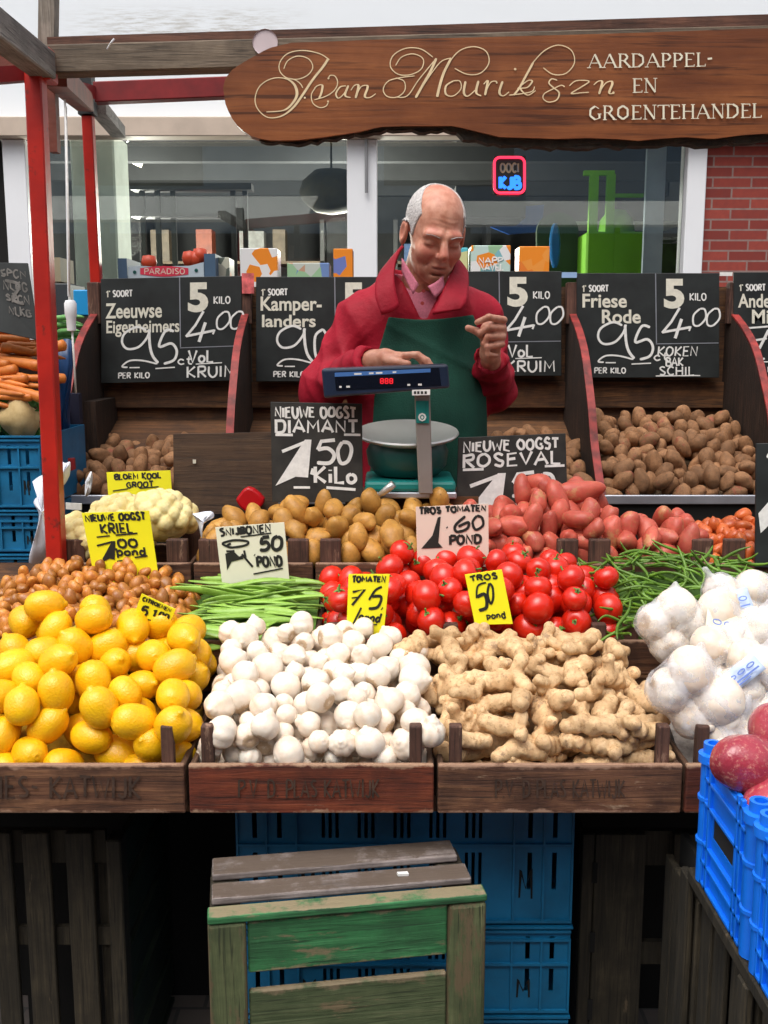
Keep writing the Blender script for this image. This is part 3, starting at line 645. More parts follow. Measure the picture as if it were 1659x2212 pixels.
for pts, d_ in ([(660, 180), (600, 143), (500, 124), (410, 142), (362, 195), (362, 250), (405, 290), (470, 297), (530, 272), (560, 225), (535, 175), (470, 158), (410, 185), (385, 235)], 0), \
        ([(655, 172), (620, 225), (560, 300), (500, 390), (440, 470), (370, 520), (290, 528), (230, 480), (212, 415), (240, 340), (310, 295), (390, 292), (445, 325), (465, 385), (440, 440), (385, 485), (280, 495)], th), \
        ([(400, 290), (450, 300), (485, 325), (500, 350)], 0), ([(655, 292), (665, 275), (695, 280), (710, 320), (690, 365), (640, 400), (570, 422)], 0), ([(570, 352), (592, 335), (618, 335), (612, 380), (598, 412)], 2.5), \
        ([(575, 350), (552, 390), (560, 440), (600, 468), (640, 460), (655, 432)], 0), ([(760, 338), (725, 345), (700, 385), (715, 412), (748, 385), (775, 335)], 1.5), ([(775, 335), (755, 395), (788, 408)], 2.5), \
        ([(790, 365), (812, 335), (836, 338), (818, 412)], 3), ([(822, 400), (850, 345), (885, 335), (890, 352), (874, 402), (905, 408), (940, 385)], 3), \
        ([(1285, 165), (1210, 115), (1120, 112), (1045, 155), (1028, 220), (1075, 268), (1150, 270), (1215, 235), (1225, 175), (1165, 145), (1095, 165), (1060, 215)], 0), \
        ([(1175, 278), (1090, 288), (1015, 310), (985, 360), (1010, 402), (1070, 405), (1115, 365), (1110, 310), (1060, 290)], 0), \
        ([(1060, 405), (1130, 398), (1200, 300), (1305, 172)], 1), ([(1305, 172), (1270, 250), (1225, 330), (1180, 410)], th), ([(1180, 410), (1250, 300), (1330, 195), (1395, 170)], 0), \
        ([(1395, 172), (1350, 260), (1325, 340), (1310, 405)], th), ([(1330, 330), (1370, 220), (1440, 130), (1530, 102), (1605, 130), (1622, 200), (1570, 262), (1490, 268), (1415, 232)], 0):
    VB.stroke(mb, c1(pts), sw, True, down=d_)
for x, y, r_ in ((512, 410, 4.0), (655, 293, 4.5), (652, 432, 4.5)): VB.dot(mb, *c1([(x, y)])[0], r_ * .55 if r_ < 4.2 else 2.2)
for pts, d_ in ([(300, 350), (268, 372), (268, 408), (300, 415), (332, 385), (328, 352), (300, 350)], 2.2), ([(352, 352), (345, 400), (362, 416), (400, 385)], 3), ([(408, 350), (398, 400), (420, 415)], 3), \
        ([(430, 365), (448, 350), (436, 412)], 3), ([(438, 400), (460, 358), (482, 352), (488, 362)], 1), ([(512, 352), (498, 400), (515, 415), (540, 398)], 3), \
        ([(645, 270), (612, 330), (585, 380), (560, 412)], 3), ([(540, 412), (600, 405), (640, 395), (650, 375)], 0), ([(640, 275), (690, 222), (752, 196), (808, 218), (822, 272), (785, 318), (730, 322), (688, 294)], 0), \
        ([(575, 385), (620, 350), (640, 352), (620, 378), (590, 385), (620, 412), (655, 392)], 1.5), \
        ([(748, 348), (724, 342), (712, 360), (732, 380), (756, 402), (746, 432), (712, 442), (688, 428), (692, 406), (728, 386), (764, 370), (780, 376)], 1.2), \
        ([(800, 372), (830, 350), (885, 352), (850, 378), (808, 405), (850, 402), (885, 400)], 1), ([(905, 368), (925, 352), (942, 356), (928, 408)], 3), ([(930, 400), (955, 362), (980, 352), (985, 365), (972, 402), (990, 405)], 3):
    VB.stroke(mb, c2(pts), sw, True, down=d_)
for x, y in ((566, 300), (990, 402)): VB.dot(mb, *c2([(x, y)])[0], 2.8)
part(bd, 'script_lettering', mb, M['cream_gold'])
# Roman capitals built from thick and thin strokes with small serifs
SG = {'A': (.95, [((.08, 1), (.45, 0), 0), ((.45, 0), (.86, 1), 1), ((.24, .66), (.68, .66), 0)], [(.08, 1), (.86, 1)]),
 'R': (.85, [((.18, 0), (.18, 1), 1), ((.18, .02), (.5, .02), 0), ((.5, .02), (.66, .25), 1), ((.66, .25), (.48, .5), 1), ((.48, .5), (.18, .5), 0), ((.42, .5), (.82, 1), 1)], [(.18, 0), (.18, 1), (.82, 1)]),
 'D': (.95, [((.18, 0), (.18, 1), 1), ((.18, .02), (.5, .02), 0), ((.5, .02), (.78, .22), 1), ((.78, .22), (.8, .7), 1), ((.8, .7), (.5, .98), 1), ((.5, .98), (.18, .98), 0)], [(.18, 0), (.18, 1)]),
 'P': (.75, [((.18, 0), (.18, 1), 1), ((.18, .02), (.48, .02), 0), ((.48, .02), (.66, .26), 1), ((.66, .26), (.48, .52), 1), ((.48, .52), (.18, .52), 0)], [(.18, 0), (.18, 1)]),
 'E': (.75, [((.18, 0), (.18, 1), 1), ((.18, .02), (.64, .02), 0), ((.64, .0), (.64, .16), 0), ((.18, .48), (.52, .48), 0), ((.18, .98), (.66, .98), 0), ((.67, .84), (.66, 1), 0)], [(.18, 0), (.18, 1)]),
 'L': (.7, [((.18, 0), (.18, 1), 1), ((.18, .98), (.62, .98), 0), ((.63, .82), (.62, 1), 0)], [(.18, 0), (.18, 1)]),
 'N': (.95, [((.18, 0), (.18, 1), 0), ((.16, 0), (.78, 1), 1), ((.78, 0), (.78, 1), 0)], [(.18, 0), (.18, 1), (.78, 0)]),
 'G': (.95, [((.75, .2), (.5, .02), 0), ((.5, .02), (.2, .25), 1), ((.2, .25), (.18, .7), 1), ((.18, .7), (.5, .98), 1), ((.5, .98), (.78, .88), 0), ((.78, .9), (.78, .58), 1)], [(.78, .58)]),
 'O': (1.0, [((.5, .02), (.2, .22), 1), ((.2, .22), (.18, .72), 1), ((.18, .72), (.5, .98), 1), ((.5, .98), (.8, .75), 1), ((.8, .75), (.8, .25), 1), ((.8, .25), (.5, .02), 1)], []),
 'T': (.8, [((.42, 0), (.42, 1), 1), ((.06, .02), (.78, .02), 0), ((.06, .0), (.06, .16), 0), ((.78, 0), (.78, .16), 0)], [(.42, 1)]),
 'H': (.95, [((.18, 0), (.18, 1), 1), ((.76, 0), (.76, 1), 1), ((.18, .48), (.76, .48), 0)], [(.18, 0), (.18, 1), (.76, 0), (.76, 1)]),
 '-': (.45, [((.08, .45), (.36, .42), 1)], [])}
def roman(P, mb, text, x0, x1, y0, y1, rise=0):
    adv = sum(SG[c][0] for c in text); x = 0; sc = (x1 - x0) / adv
    for ch in text:
        a_, st, se = SG[ch]
        def q(p): xx = x0 + (x + p[0]) * sc; return (xx, y0 + (y1 - y0) * p[1] - rise * (x + p[0]) / adv)
        for s0, s1, thick in st: P.stroke(mb, [q(s0), q(s1)], 4.2 if thick else 1.7, False)
        for p_ in se: c_ = q(p_); P.stroke(mb, [(c_[0] - 4.2, c_[1]), (c_[0] + 4.2, c_[1])], 1.6, False)
        x += a_
mb = MB()
roman(VB, mb, 'AARDAPPEL-', 1269, 1540, 118, 147, 3); roman(VB, mb, 'EN', 1364, 1420, 171, 201, 1); roman(VB, mb, 'GROENTEHANDEL', 1268, 1645, 230, 260, 5)
part(bd, 'roman_lettering', mb, plain('cream_capitals', (.78, .72, .56), .5))
# ------------------------------------------------------------------ stall counter (three steps) and what stands under it
Z1, Z2, Z3 = .822, .945, 1.03
ct = empty('stall_counter', (0, 2.1, 0), 'dark stepped wooden counter carrying the three rows of trays', 'counter')
part(ct, 'shelf_board', MB().bb(-1.5, 1.5, 1.67, 1.94, Z1 - .03, Z1 - .001), M['bin'])
part(ct, 'shelf_board', MB().bb(-1.5, 1.5, 1.941, 2.265, Z2 - .03, Z2 - .001), M['bin'])
part(ct, 'shelf_board', MB().bb(-1.5, 1.5, 2.266, 2.85, Z3 - .03, Z3 - .001), M['bin'])
part(ct, 'riser', MB().bb(-1.5, 1.5, 1.945, 1.955, Z1, Z2 - .031), M['dark']); part(ct, 'riser', MB().bb(-1.5, 1.5, 2.268, 2.276, Z2, Z3 - .031), M['dark'])  # near-black risers added to block light under the steps
part(ct, 'back_cloth', MB().bb(-1.5, 1.5, 2.3, 2.31, 0, Z3 - .04), M['dark'])  # added sheet that keeps the space under the counter black
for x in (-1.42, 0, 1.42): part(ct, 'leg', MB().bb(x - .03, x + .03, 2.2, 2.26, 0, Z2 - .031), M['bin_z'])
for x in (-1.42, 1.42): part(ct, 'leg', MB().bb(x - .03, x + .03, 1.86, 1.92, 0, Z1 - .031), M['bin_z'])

def tray(name, x0, x1, y0, y1, z, h, ph, pw, label, group, mat, inset=.03, pd=.02, rz=0, mats=None):
    r = empty(name, ((x0 + x1) / 2, y0, z), label, 'tray', group)
    my, mz = M['tray_y'], M['tray_z']; e = .0015
    x0 += e; x1 -= e
    part(r, 'front_board', MB().bb(x0, x1, y0, y0 + .012, z, z + h), mat, bevel=.003, segs=2)
    part(r, 'back_board', MB().bb(x0, x1, y1 - .012, y1, z, z + h), mat, bevel=.002)
    for a, b in ((x0, x0 + .01), (x1 - .01, x1)): part(r, 'side_board', MB().bb(a, b, y0 + .013, y1 - .013, z, z + h * .96), my, bevel=.002)
    part(r, 'bottom', MB().bb(x0 + .011, x1 - .011, y0 + .013, y1 - .013, z + .004, z + .012), my)
    for xx in (x0 + inset, x1 - inset):
        for yy in (y0 + .0135, y1 - .0135 - pd): part(r, 'corner_post', MB().bb(xx - pw / 2, xx + pw / 2, yy, yy + pd, z + .013, z + h + ph), mz, bevel=.003, segs=2)
    return r
FR = 'trays of the front row'
TX = [(-.7425, -.331), (-.327, .0845), (.0885, .4985), (.5015, .9125)]
TL = ['worn brown tray with stencilled front, holding the lemons at the left of the front row', 'reddish brown tray holding the loose white garlic', 'brown tray holding the ginger roots, between the loose garlic and the netted garlic', 'reddish tray holding the netted garlic at the right, partly behind the bright blue crate']
trays = []
for (a, b), lb, mt in zip(TX, TL, (M['tray'], M['trayred'], M['tray'], M['trayred'])):
    trays.append(tray('wooden_tray', a, b, 1.60, 1.90, Z1, .086, .062, .021, lb, FR, mt))
# stencil letters
for i, (txt, d0, d1) in enumerate((('E VRIES- KATWIJK', -110, 305), ('P.V. D. PLAS KATWIJK', 515, 820), ('P.V. D PLAS KATWIJK', 1070, 1350))):
    P = ViewPanel(1.5972, .0006); mb = MB(); write(P, mb, txt, d0, 1684 if i else 1678, d1, 1722, 6.0 if i == 0 else 4.2, jit=.05)
    o = part(trays[i], 'stencil_lettering', mb, M['stencil'])
# plain scraped ends of the front boards
RG2 = 'trays of the second row'
L2 = ['tray of small brown shallots behind the lemons', 'tray holding the flat green beans', 'tray holding the left part of the tomatoes', 'tray holding the right part of the tomatoes', 'tray holding the thin green beans at the right']
X2 = [(-.86, -.43), (-.428, -.132), (-.13, .165), (.167, .462), (.464, .87)]
for (a, b), lb in zip(X2, L2): tray('wooden_tray', a, b, 1.957, 2.262, Z2, .07, .03, .03, lb, RG2, M['tray'])
RG3 = 'trays of the third row'
wx = lambda d, Y=2.3, e=1225: at(d, e, Y).x
X3 = [(wx(130), wx(417)), (wx(420), wx(678)), (wx(681), wx(965)), (wx(968), wx(1258)), (wx(1261), wx(1548)), (wx(1551), wx(1850))]
L3 = ['tray with square posts holding the cauliflowers', 'tray of yellow brown potatoes next to the cauliflowers', 'tray of yellow brown potatoes behind the tomatoes', 'tray of red potatoes behind the tomatoes', 'tray of red potatoes at the right behind the green beans', 'tray of orange shallots at the far right of the third row']
for (a, b), lb in zip(X3, L3): tray('wooden_tray', a, b, 2.28, 2.515, Z3, .072, .052, .048, lb, RG3, M['tray'], inset=.034, pd=.022)

# upright wooden crates in the dark below
def crate_front(root, x0, x1, Y, z0, z1, slats, bars, mat, th=.014):
    for a, b in slats: part(root, 'slat', MB().bb(a, b, Y, Y + th, z0, z1), mat, bevel=.002)
    for a, b in bars: part(root, 'crossbar', MB().bb(x0, x1, Y + th + .001, Y + 2 * th, a, b), mat)
gX = lambda d, Y, e=2000: at(d, e, Y).x
gz = lambda e, Y: at(900, e, Y).z
Y = 1.86; zt = gz(1800, Y)
c1_ = empty('upright_crate', (gX(120, Y), Y, 0), 'dark weathered wooden crate standing on end below the lemon tray', 'crate', 'wooden crates standing under the counter')
x0 = gX(-75, Y); x1 = gX(270, Y)
crate_front(c1_, x0 + .003, x1 - .035, Y, .002, zt, [(gX(a, Y), gX(b, Y)) for a, b in ((-75, -20), (-12, 34), (58, 116), (150, 207))], [(zt - .07, zt - .001), (gz(2050, Y), gz(2012, Y)), (.01, .06)], M['greywood_z'])
for a, b in ((-75, -50), (207, 234), (238, 270)): part(c1_, 'corner_post', MB().bb(gX(a, Y), gX(b, Y), Y - (.006 if a > 230 else -.03), Y + .04, 0, zt - (.012 if a > 230 else 0.03)), M['greywood_z'], bevel=.003)
for i in range(6): zz = zt - .02 - i * .125; part(c1_, 'side_slat', MB().bb(x1 - .014, x1 - .002, Y + .042, Y + .42, zz - .095, zz), M['darkgreen_y'])
part(c1_, 'back_panel', MB().bb(x0, x1 - .02, Y + .3, Y + .31, 0, zt), M['dark'])  # near-black sheet added so the slat gaps read as shade
Y = 1.90; zt = gz(1802, Y)
c2_ = empty('upright_crate', (gX(1350, Y), Y, 0), 'grey weathered wooden crate standing on end right of the blue plastic crates', 'crate', 'wooden crates standing under the counter')
x0 = gX(1252, Y); x1 = gX(1560, Y)
crate_front(c2_, x0, x1, Y, .002, zt, [(gX(a, Y), gX(b, Y)) for a, b in ((1252, 1278), (1280, 1388), (1447, 1560))], [(zt - .075, zt - .001), (gz(2092, Y), gz(2044, Y)), (.01, .07)], M['greywood_z'])
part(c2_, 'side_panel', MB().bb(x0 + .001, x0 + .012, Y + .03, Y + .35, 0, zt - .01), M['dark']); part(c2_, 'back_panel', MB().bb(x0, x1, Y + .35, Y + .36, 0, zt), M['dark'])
for e in (1885, 2035, 2180): part(c2_, 'slot', MB().bb(gX(1275, Y), gX(1286, Y), Y - .0015, Y + .001, gz(e + 22, Y), gz(e - 22, Y)), M['dark'])  # notches are not cut, near-black plates carry their shade

# the green stool crate in front
Yg = 1.45; zt = gz(1958, Yg); Ybk = 1.64
g = empty('green_crate', (gX(755, Yg), Yg, 0), 'worn green painted wooden crate standing on end in front of the blue plastic crates', 'crate')
xa, xb = gX(452, Yg, 1960), gX(1062, Yg, 1960)
for i, (a, b, mt) in enumerate(((0.0, .034, 'green_x'), (.056, .105, 'greywood'), (.132, .19, 'greywood'))):
    sh = .006 if i else 0
    part(g, 'top_slat', MB().bb(xa + sh, xb - sh * (1 + i), Yg + a, Yg + b, zt - .012 - .001 * i, zt - .001 * i), M[mt], bevel=.003, segs=2)
part(g, 'top_rail', MB().bb(xa + .004, xa + .05, Yg + .0245, Yg + .19, zt - .035, zt - .0165), M['greywood_z'], bevel=.003); part(g, 'top_rail', MB().bb(xb - .055, xb - .008, Yg + .0245, Yg + .19, zt - .035, zt - .0165), M['greywood_z'], bevel=.003)
part(g, 'corner_post', MB().bb(xa, xa + .058, Yg + .001, Yg + .024, 0, zt - .0132), M['olive_z'], bevel=.005, segs=2)
part(g, 'corner_post', MB().bb(xb - .062, xb, Yg + .001, Yg + .024, 0, zt - .0132), M['olive_z'], bevel=.008, segs=2)
part(g, 'front_slat', MB().bb(xa + .06, xb - .063, Yg + .006, Yg + .018, gz(2088, Yg), zt - .014), M['green_x'], bevel=.003)
part(g, 'front_slat', MB().bb(xa + .06, xb - .063, Yg + .006, Yg + .018, gz(2300, Yg), gz(2126, Yg)), M['olive_x'], bevel=.003)
part(g, 'front_slat', MB().bb(xa + .06, xb - .063, Yg + .006, Yg + .018, .03, .3), M['olive_x'], bevel=.003)
for s_, xx in ((1, xa), (-1, xb)):
    for k in range(5): part(g, 'side_slat', MB().bb(min(xx + s_ * .002, xx + s_ * .012), max(xx + s_ * .002, xx + s_ * .012), Yg + .026, Yg + .19, zt - .14 - k * .145, zt - .037 - k * .145), M['greywood_z'])
a = at(870, 1884, Yg + .10); itm('paper_scrap', MB().box((a.x, Yg + .095, zt + .0015), (.018, .008, .004), (0, .1, .3)), M['white_paint'], 'tiny white scrap lying on top of the green crate', 'scrap')

g.rotation_euler = (0, 0, R(9))
# plastic crates with slotted walls
def slotted(mb, w, h, holes, th, org, ux, uz, un):
    "a wall w x h with rectangular holes; org = lower left, ux/uz/un unit vectors"
    xs_ = sorted({0, w, *[q for a in holes for q in (a[0], a[1])]}); zs_ = sorted({0, h, *[q for a in holes for q in (a[2], a[3])]})
    org, ux, uz, un = map(Vector, (org, ux, uz, un))
    for i in range(len(xs_) - 1):
        # merge vertical runs
        run = None
        for j in range(len(zs_)):
            solid = j < len(zs_) - 1 and not any(a[0] <= (xs_[i] + xs_[i + 1]) / 2 <= a[1] and a[2] <= (zs_[j] + zs_[j + 1]) / 2 <= a[3] for a in holes)
            if solid and run is None: run = zs_[j]
            if not solid and run is not None:
                x0, x1, z0, z1 = xs_[i], xs_[i + 1], run, zs_[j]; run = None
                P = [org + ux * a + uz * b + un * c for c in (0, th) for a, b in ((x0, z0), (x1, z0), (x1, z1), (x0, z1))]
                mb.poly(P, [(0, 1, 2, 3), (7, 6, 5, 4), (0, 4, 5, 1), (1, 5, 6, 2), (2, 6, 7, 3), (3, 7, 4, 0)])
    return mb
def plastic_crate(x0, x1, y0, y1, z0, z1, mat, label, group, mark=True, name='plastic_crate'):
    r = empty(name, ((x0 + x1) / 2, y0, z0), label, 'crate', group)
    W, D, H = x1 - x0, y1 - y0, z1 - z0; hl = []
    for k in range(4):
        for q in range(2):
            cx = .028 + q * .05 + (0 if k < 1 else 0)
    z_rows = ((.60, .86), (.24, .5))
    for a, b in z_rows:
        for cx in (.035, .082, W - .035, W - .082):
            hl.append((cx - .0045, cx + .0045, H * a, H * b))
        n = int((W - .3) / .062)
        for g_ in range(n):
            gx = .15 + g_ * (W - .3) / n + .012
            for q in range(3): hl.append((gx + q * .013, gx + q * .013 + .0065, H * a, H * b))
    mb = MB(); slotted(mb, W, H - .004, hl, .004, (x0, y0 + .004, z0), (1, 0, 0), (0, 0, 1), (0, 1, 0)); part(r, 'front_wall', mb, mat)
    rb = MB()
    for hz in (.004, H * .55, H - .016, H - .034): rb.bb(x0, x1, y0 - .003, y0 + .0035, z0 + hz, z0 + hz + .005)
    for xx in (.0, .055, .112, W - .115, W - .058, W - .004): rb.bb(x0 + xx, x0 + xx + .004, y0 - .0025, y0 + .0037, z0 + .009, z0 + H - .034)
    rb.bb(x0 - .003, x1 + .003, y0 - .005, y0 + .008, z1 - .006, z1 - .002)
    part(r, 'rib', rb, mat)
    ml = MB()
    for xx in (x0, x1 - .004): ml.bb(xx, xx + .004, y0 + .009, y1 - .005, z0, z1 - .004)
    part(r, 'side_wall', ml, mat); part(r, 'back_wall', MB().bb(x0, x1, y1 - .004, y1, z0, z1 - .004), mat); part(r, 'bottom', MB().bb(x0 + .005, x1 - .005, y0 + .009, y1 - .005, z0 + .002, z0 + .006), mat)
    if mark:
        P = Panel((x0, y0 + .004, z1), (x1, y0 + .004, z1), (x1, y0 + .004, z0), (x0, y0 + .004, z0)); P.n = Vector((0, -1, 0)); m_ = MB(); write(P, m_, 'M', .19, .62, .235, .82, .006); write(P, m_, 'M', .84, .62, .885, .82, .006) ; part(r, 'letter_mark', m_, M['dark'])
    return r
Yb = 1.80; xa, xb = gX(512, Yb, 1900), gX(1237, Yb, 1900); zz = [gz(1752, Yb), gz(1995, Yb), gz(2200, Yb)]; hcr = zz[0] - zz[1]
BG = 'blue plastic crates stacked under the counter'
zt = Z1 - .032; z_ = zt; k = 0; lbs = ['topmost dull blue slotted plastic crate under the garlic and ginger trays', 'second dull blue plastic crate from the top of the stack behind the green crate', 'third dull blue plastic crate from the top of the stack behind the green crate', 'lowest dull blue plastic crate of the stack behind the green crate']
hh = [zt - gz(1998, Yb), .190, .190]
for k in range(3):
    plastic_crate(xa, xb, Yb, Yb + .38, z_ - hh[k] + .001, z_, M['bluecrate'], lbs[k], BG); z_ -= hh[k]
plastic_crate(xa, xb, Yb, Yb + .38, .0, z_, M['bluecrate'], lbs[3], BG, mark=False)
# left: stack of blue crates carrying roots and carrots of the next stall
Yl = 2.62; xa, xb = gX(-160, Yl, 1000), gX(88, Yl, 1000); z_ = gz(940, Yl)
for k, lb in enumerate(('uppermost dull blue crate at the left edge, below the carrots', 'middle dull blue crate at the left edge behind the shallots', 'bottom dull blue crate at the left edge, just above the shallots')):
    h_ = z_ - gz((1100, 1195, 1290)[k], Yl); plastic_crate(xa, xb, Yl, Yl + .4, z_ - h_ + .002, z_, M['bluecrate'], lb, 'blue crates stacked at the left edge'); z_ -= h_
single('trestle', MB().bb(xa, xb, Yl + .01, Yl + .39, z_ - .04, z_ + .001).bb(xa + .02, xa + .06, Yl + .02, Yl + .38, 0, z_ - .04).bb(xb - .06, xb - .02, Yl + .02, Yl + .38, 0, z_ - .04), M['bin_z'], 'dark low trestle under the blue crates at the left edge', 'trestle')

# bright blue crates at the lower right
def bright(y0, y1, label, x0=.499, x1=.86, z0=.767, z1=.985):
    r = empty('bright_blue_crate', ((x0 + x1) / 2, y0, z0), label, 'crate', 'bright blue plastic crates at the right')
    H = z1 - z0; D = y1 - y0; m = M['brightblue']
    def wall(org, ux, un, W, name):
        ux_ = Vector(ux); un_ = Vector(un); hl = [(W * .2, W * .72, H * .42, H * .6)] if name == 'side_wall' else [(W * .36, W * .64, H * .56, H * .74)]
        mb = MB(); slotted(mb, W, H - .012, hl, .005, org, ux, (0, 0, 1), un); part(r, name, mb, m)
        rb = MB(); o_ = Vector(org)
        for k in (.0, .16, .30, .60, .78, .9):
            z_ = z0 + H * k; p = o_ + Vector((0, 0, z_ - z0 + .003)); rb.bar(p - un_ * .002, p + ux_ * W - un_ * .002, .008, .006)
        for k in (.02, .14, .78, .86, .98):
            p = o_ + ux_ * W * k - un_ * .0025; rb.bar(p, p + Vector((0, 0, H * .97)), .007, .008)
        part(r, 'rib', rb, m, bevel=.001)
    wall((x0, y1 - .02, z0), (0, -1, 0), (1, 0, 0), D - .04, 'side_wall'); wall((x0 + .02, y0, z0), (1, 0, 0), (0, 1, 0), x1 - x0 - .04, 'end_wall'); wall((x0 + .02, y1 - .006, z0), (1, 0, 0), (0, 1, 0), x1 - x0 - .04, 'end_wall')
    mb = MB(); slotted(mb, D - .04, H - .012, [], .005, (x1 - .005, y1 - .02, z0), (0, -1, 0), (0, 0, 1), (1, 0, 0)); part(r, 'side_wall', mb, m)
    part(r, 'bottom', MB().bb(x0 + .006, x1 - .006, y0 + .006, y1 - .007, z0 + .001, z0 + .006), m)
    for cx, cy in ((x0 + .008, y0 + .012), (x0 + .008, y1 - .014), (x1 - .01, y0 + .012), (x1 - .01, y1 - .014)):
        mb = MB().lathe([(.0, 0), (.017, 0), (.017, H * .3), (.02, H * .3), (.02, H * .325), (.017, H * .33), (.017, H * .62), (.02, H * .62), (.02, H * .645), (.017, H * .65), (.017, H * .9), (.022, H * .9), (.022, H * .96), (.015, H * .97), (.015, H + .008), (.009, H + .008), (.009, H - .01), (0, H - .01)], (cx, cy, z0), 14)
        part(r, 'corner_post', mb, m, smooth=True, auto=35)
    return r
b1 = bright(1.275, 1.50, 'bright blue crate of large red potatoes standing before the netted garlic')
b2 = bright(1.035, 1.262, 'bright blue crate at the right edge, nearest to the viewer')
# rough wooden crates that carry them
rc = empty('slatted_crate', (.7, 1.35, 0), 'rough dark wooden crate with uneven upright slats below the bright blue crates', 'crate')
yy = 1.70; i = 0
while yy > .98:
    w_ = random.uniform(.045, .07); top_ = .72 - random.uniform(0, .03) + (.0 if yy > 1.55 else .02)
    part(rc, 'slat', MB().bb(.503 + random.uniform(0, .006), .518, yy - w_, yy, .0, top_), M['greywood_z'], bevel=.003, segs=2); yy -= w_ + random.choice((.004, .02, .028)); i += 1
part(rc, 'top_board', MB().bb(.49, .9, 1.0, 1.53, .742, .765), M['greywood_z'], bevel=.003)
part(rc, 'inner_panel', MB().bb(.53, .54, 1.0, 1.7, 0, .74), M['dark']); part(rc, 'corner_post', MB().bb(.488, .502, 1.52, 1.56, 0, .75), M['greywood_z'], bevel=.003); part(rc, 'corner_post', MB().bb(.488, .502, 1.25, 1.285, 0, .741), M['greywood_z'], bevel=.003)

# ------------------------------------------------------------------ potato bins at the back
DX = [-.952, -.456, .085, .62, 1.152, 1.69]
zb0 = at(900, 1078, 2.88).z
bn = empty('potato_bin', (.35, 3.2, 0), 'long brown wooden bin rack with five compartments and red edged dividers', 'bin rack')
prof = [(3.49, 0.0), (3.49, 1.785), (3.45, 1.785), (3.44, 1.70), (3.30, 1.64), (3.19, 1.57), (3.11, 1.48), (3.05, 1.40), (3.0, 1.31), (2.94, 1.24), (2.87, zb0 + .01), (2.87, 0)]
for i, x in enumerate(DX):
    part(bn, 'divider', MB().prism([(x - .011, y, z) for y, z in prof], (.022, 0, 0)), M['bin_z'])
    tm = MB(); e = [(3.452, 1.80), (3.443, 1.70)] + prof[4:11]; 
    e = cr([(y, z) for y, z in prof[3:11]], 4)
    for (y0_, z0_), (y1_, z1_) in zip(e[:-1], e[1:]):
        tm.bar((x, y0_ - .003, z0_ + .003), (x, y1_ - .003, z1_ + .003), .023, .006)
    part(bn, 'red_trim', tm, M['redtrim'])
    part(bn, 'upright', MB().bb(x - .02, x + .02, 3.405, 3.447, 1.66, 1.795), M['tray_z'], bevel=.003)
for i in range(5):
    xa, xb = DX[i] + .012, DX[i + 1] - .012
    part(bn, 'back_panel', MB().bb(xa, xb, 3.46, 3.475, 1.2, 1.782), M['bin'])
    part(bn, 'slope_board', MB().poly([(xa, 2.9, zb0 - .02), (xb, 2.9, zb0 - .02), (xb, 3.45, 1.34), (xa, 3.45, 1.34), (xa, 2.9, zb0 - .05), (xb, 2.9, zb0 - .05), (xb, 3.45, 1.30), (xa, 3.45, 1.30)], [(0, 1, 2, 3), (7, 6, 5, 4), (0, 4, 5, 1), (1, 5, 6, 2), (2, 6, 7, 3), (3, 7, 4, 0)]), M['bin'])
    part(bn, 'inner_board', MB().bb(xa, xb, 3.44, 3.452, 1.385, 1.47), M['bin']); 
    part(bn, 'front_panel', MB().bb(xa, xb, 2.872, 2.892, .0, zb0 - .012), M['dark'])
    part(bn, 'front_rail', MB().bb(xa - .008, xb + .008, 2.858, 2.871, zb0 - .012, zb0 + .014), M['alu'], bevel=.002)
part(bn, 'shelf', MB().bb(DX[0], DX[-1], 3.5, 3.95, 1.765, 1.785), M['bin']); part(bn, 'shelf_post', MB().bb(DX[0], DX[0] + .04, 3.9, 3.94, 0, 1.764).bb(DX[-1] - .04, DX[-1], 3.9, 3.94, 0, 1.764), M['bin_z'])
# ------------------------------------------------------------------ produce: prototypes
def revolve(name, prof, n, mat, disp=None, seed=0):
    "prof: (r,z) bottom to top; disp(theta, t)->radius factor"
    rs = random.Random(seed); V = []; F = []; m = len(prof)
    for i, (r, z) in enumerate(prof):
        for k in range(n):
            a = 2 * math.pi * k / n; q = r * (disp(a, i / (m - 1)) if disp else 1); V.append((q * math.cos(a), q * math.sin(a), z))
    for i in range(m - 1):
        for k in range(n):
            k2 = (k + 1) % n; F.append((i * n + k, i * n + k2, (i + 1) * n + k2, (i + 1) * n + k))
    V.append((0, 0, prof[0][1])); V.append((0, 0, prof[-1][1]))
    for k in range(n): F.append((len(V) - 2, (k + 1) % n, k)); F.append((len(V) - 1, (m - 1) * n + k, (m - 1) * n + (k + 1) % n))
    me = bpy.data.meshes.new(name); me.from_pydata(V, [], F); me.polygons.foreach_set('use_smooth', [True] * len(F)); me.materials.append(mat); return me
def lumpy(name, r, mat, amp=.08, seed=0, n=20, m=14, bend=0):
    "an uneven ellipsoid with radii r"
    rg = np.random.RandomState(seed); A = rg.normal(size=(5, 3)) * 1.6; ph = rg.uniform(0, 6.3, 5)
    V = []; F = []
    for i in range(m + 1):
        a = math.pi * i / m
        for k in range(n):
            b = 2 * math.pi * k / n; d = np.array((math.cos(a), math.sin(a) * math.cos(b), math.sin(a) * math.sin(b)))
            f = 1 + amp * sum(math.sin(A[q] @ d * 1.5 + ph[q]) for q in range(5)) / 2.2
            p = d * f * np.array(r); p[2] += bend * (p[0] ** 2) / r[0]
            V.append(tuple(p))
    for i in range(m):
        for k in range(n): k2 = (k + 1) % n; F.append((i * n + k, (i + 1) * n + k, (i + 1) * n + k2, i * n + k2))
    me = bpy.data.meshes.new(name); me.from_pydata(V, [], F); me.validate(); me.polygons.foreach_set('use_smooth', [True] * len(me.polygons)); me.materials.append(mat); return me

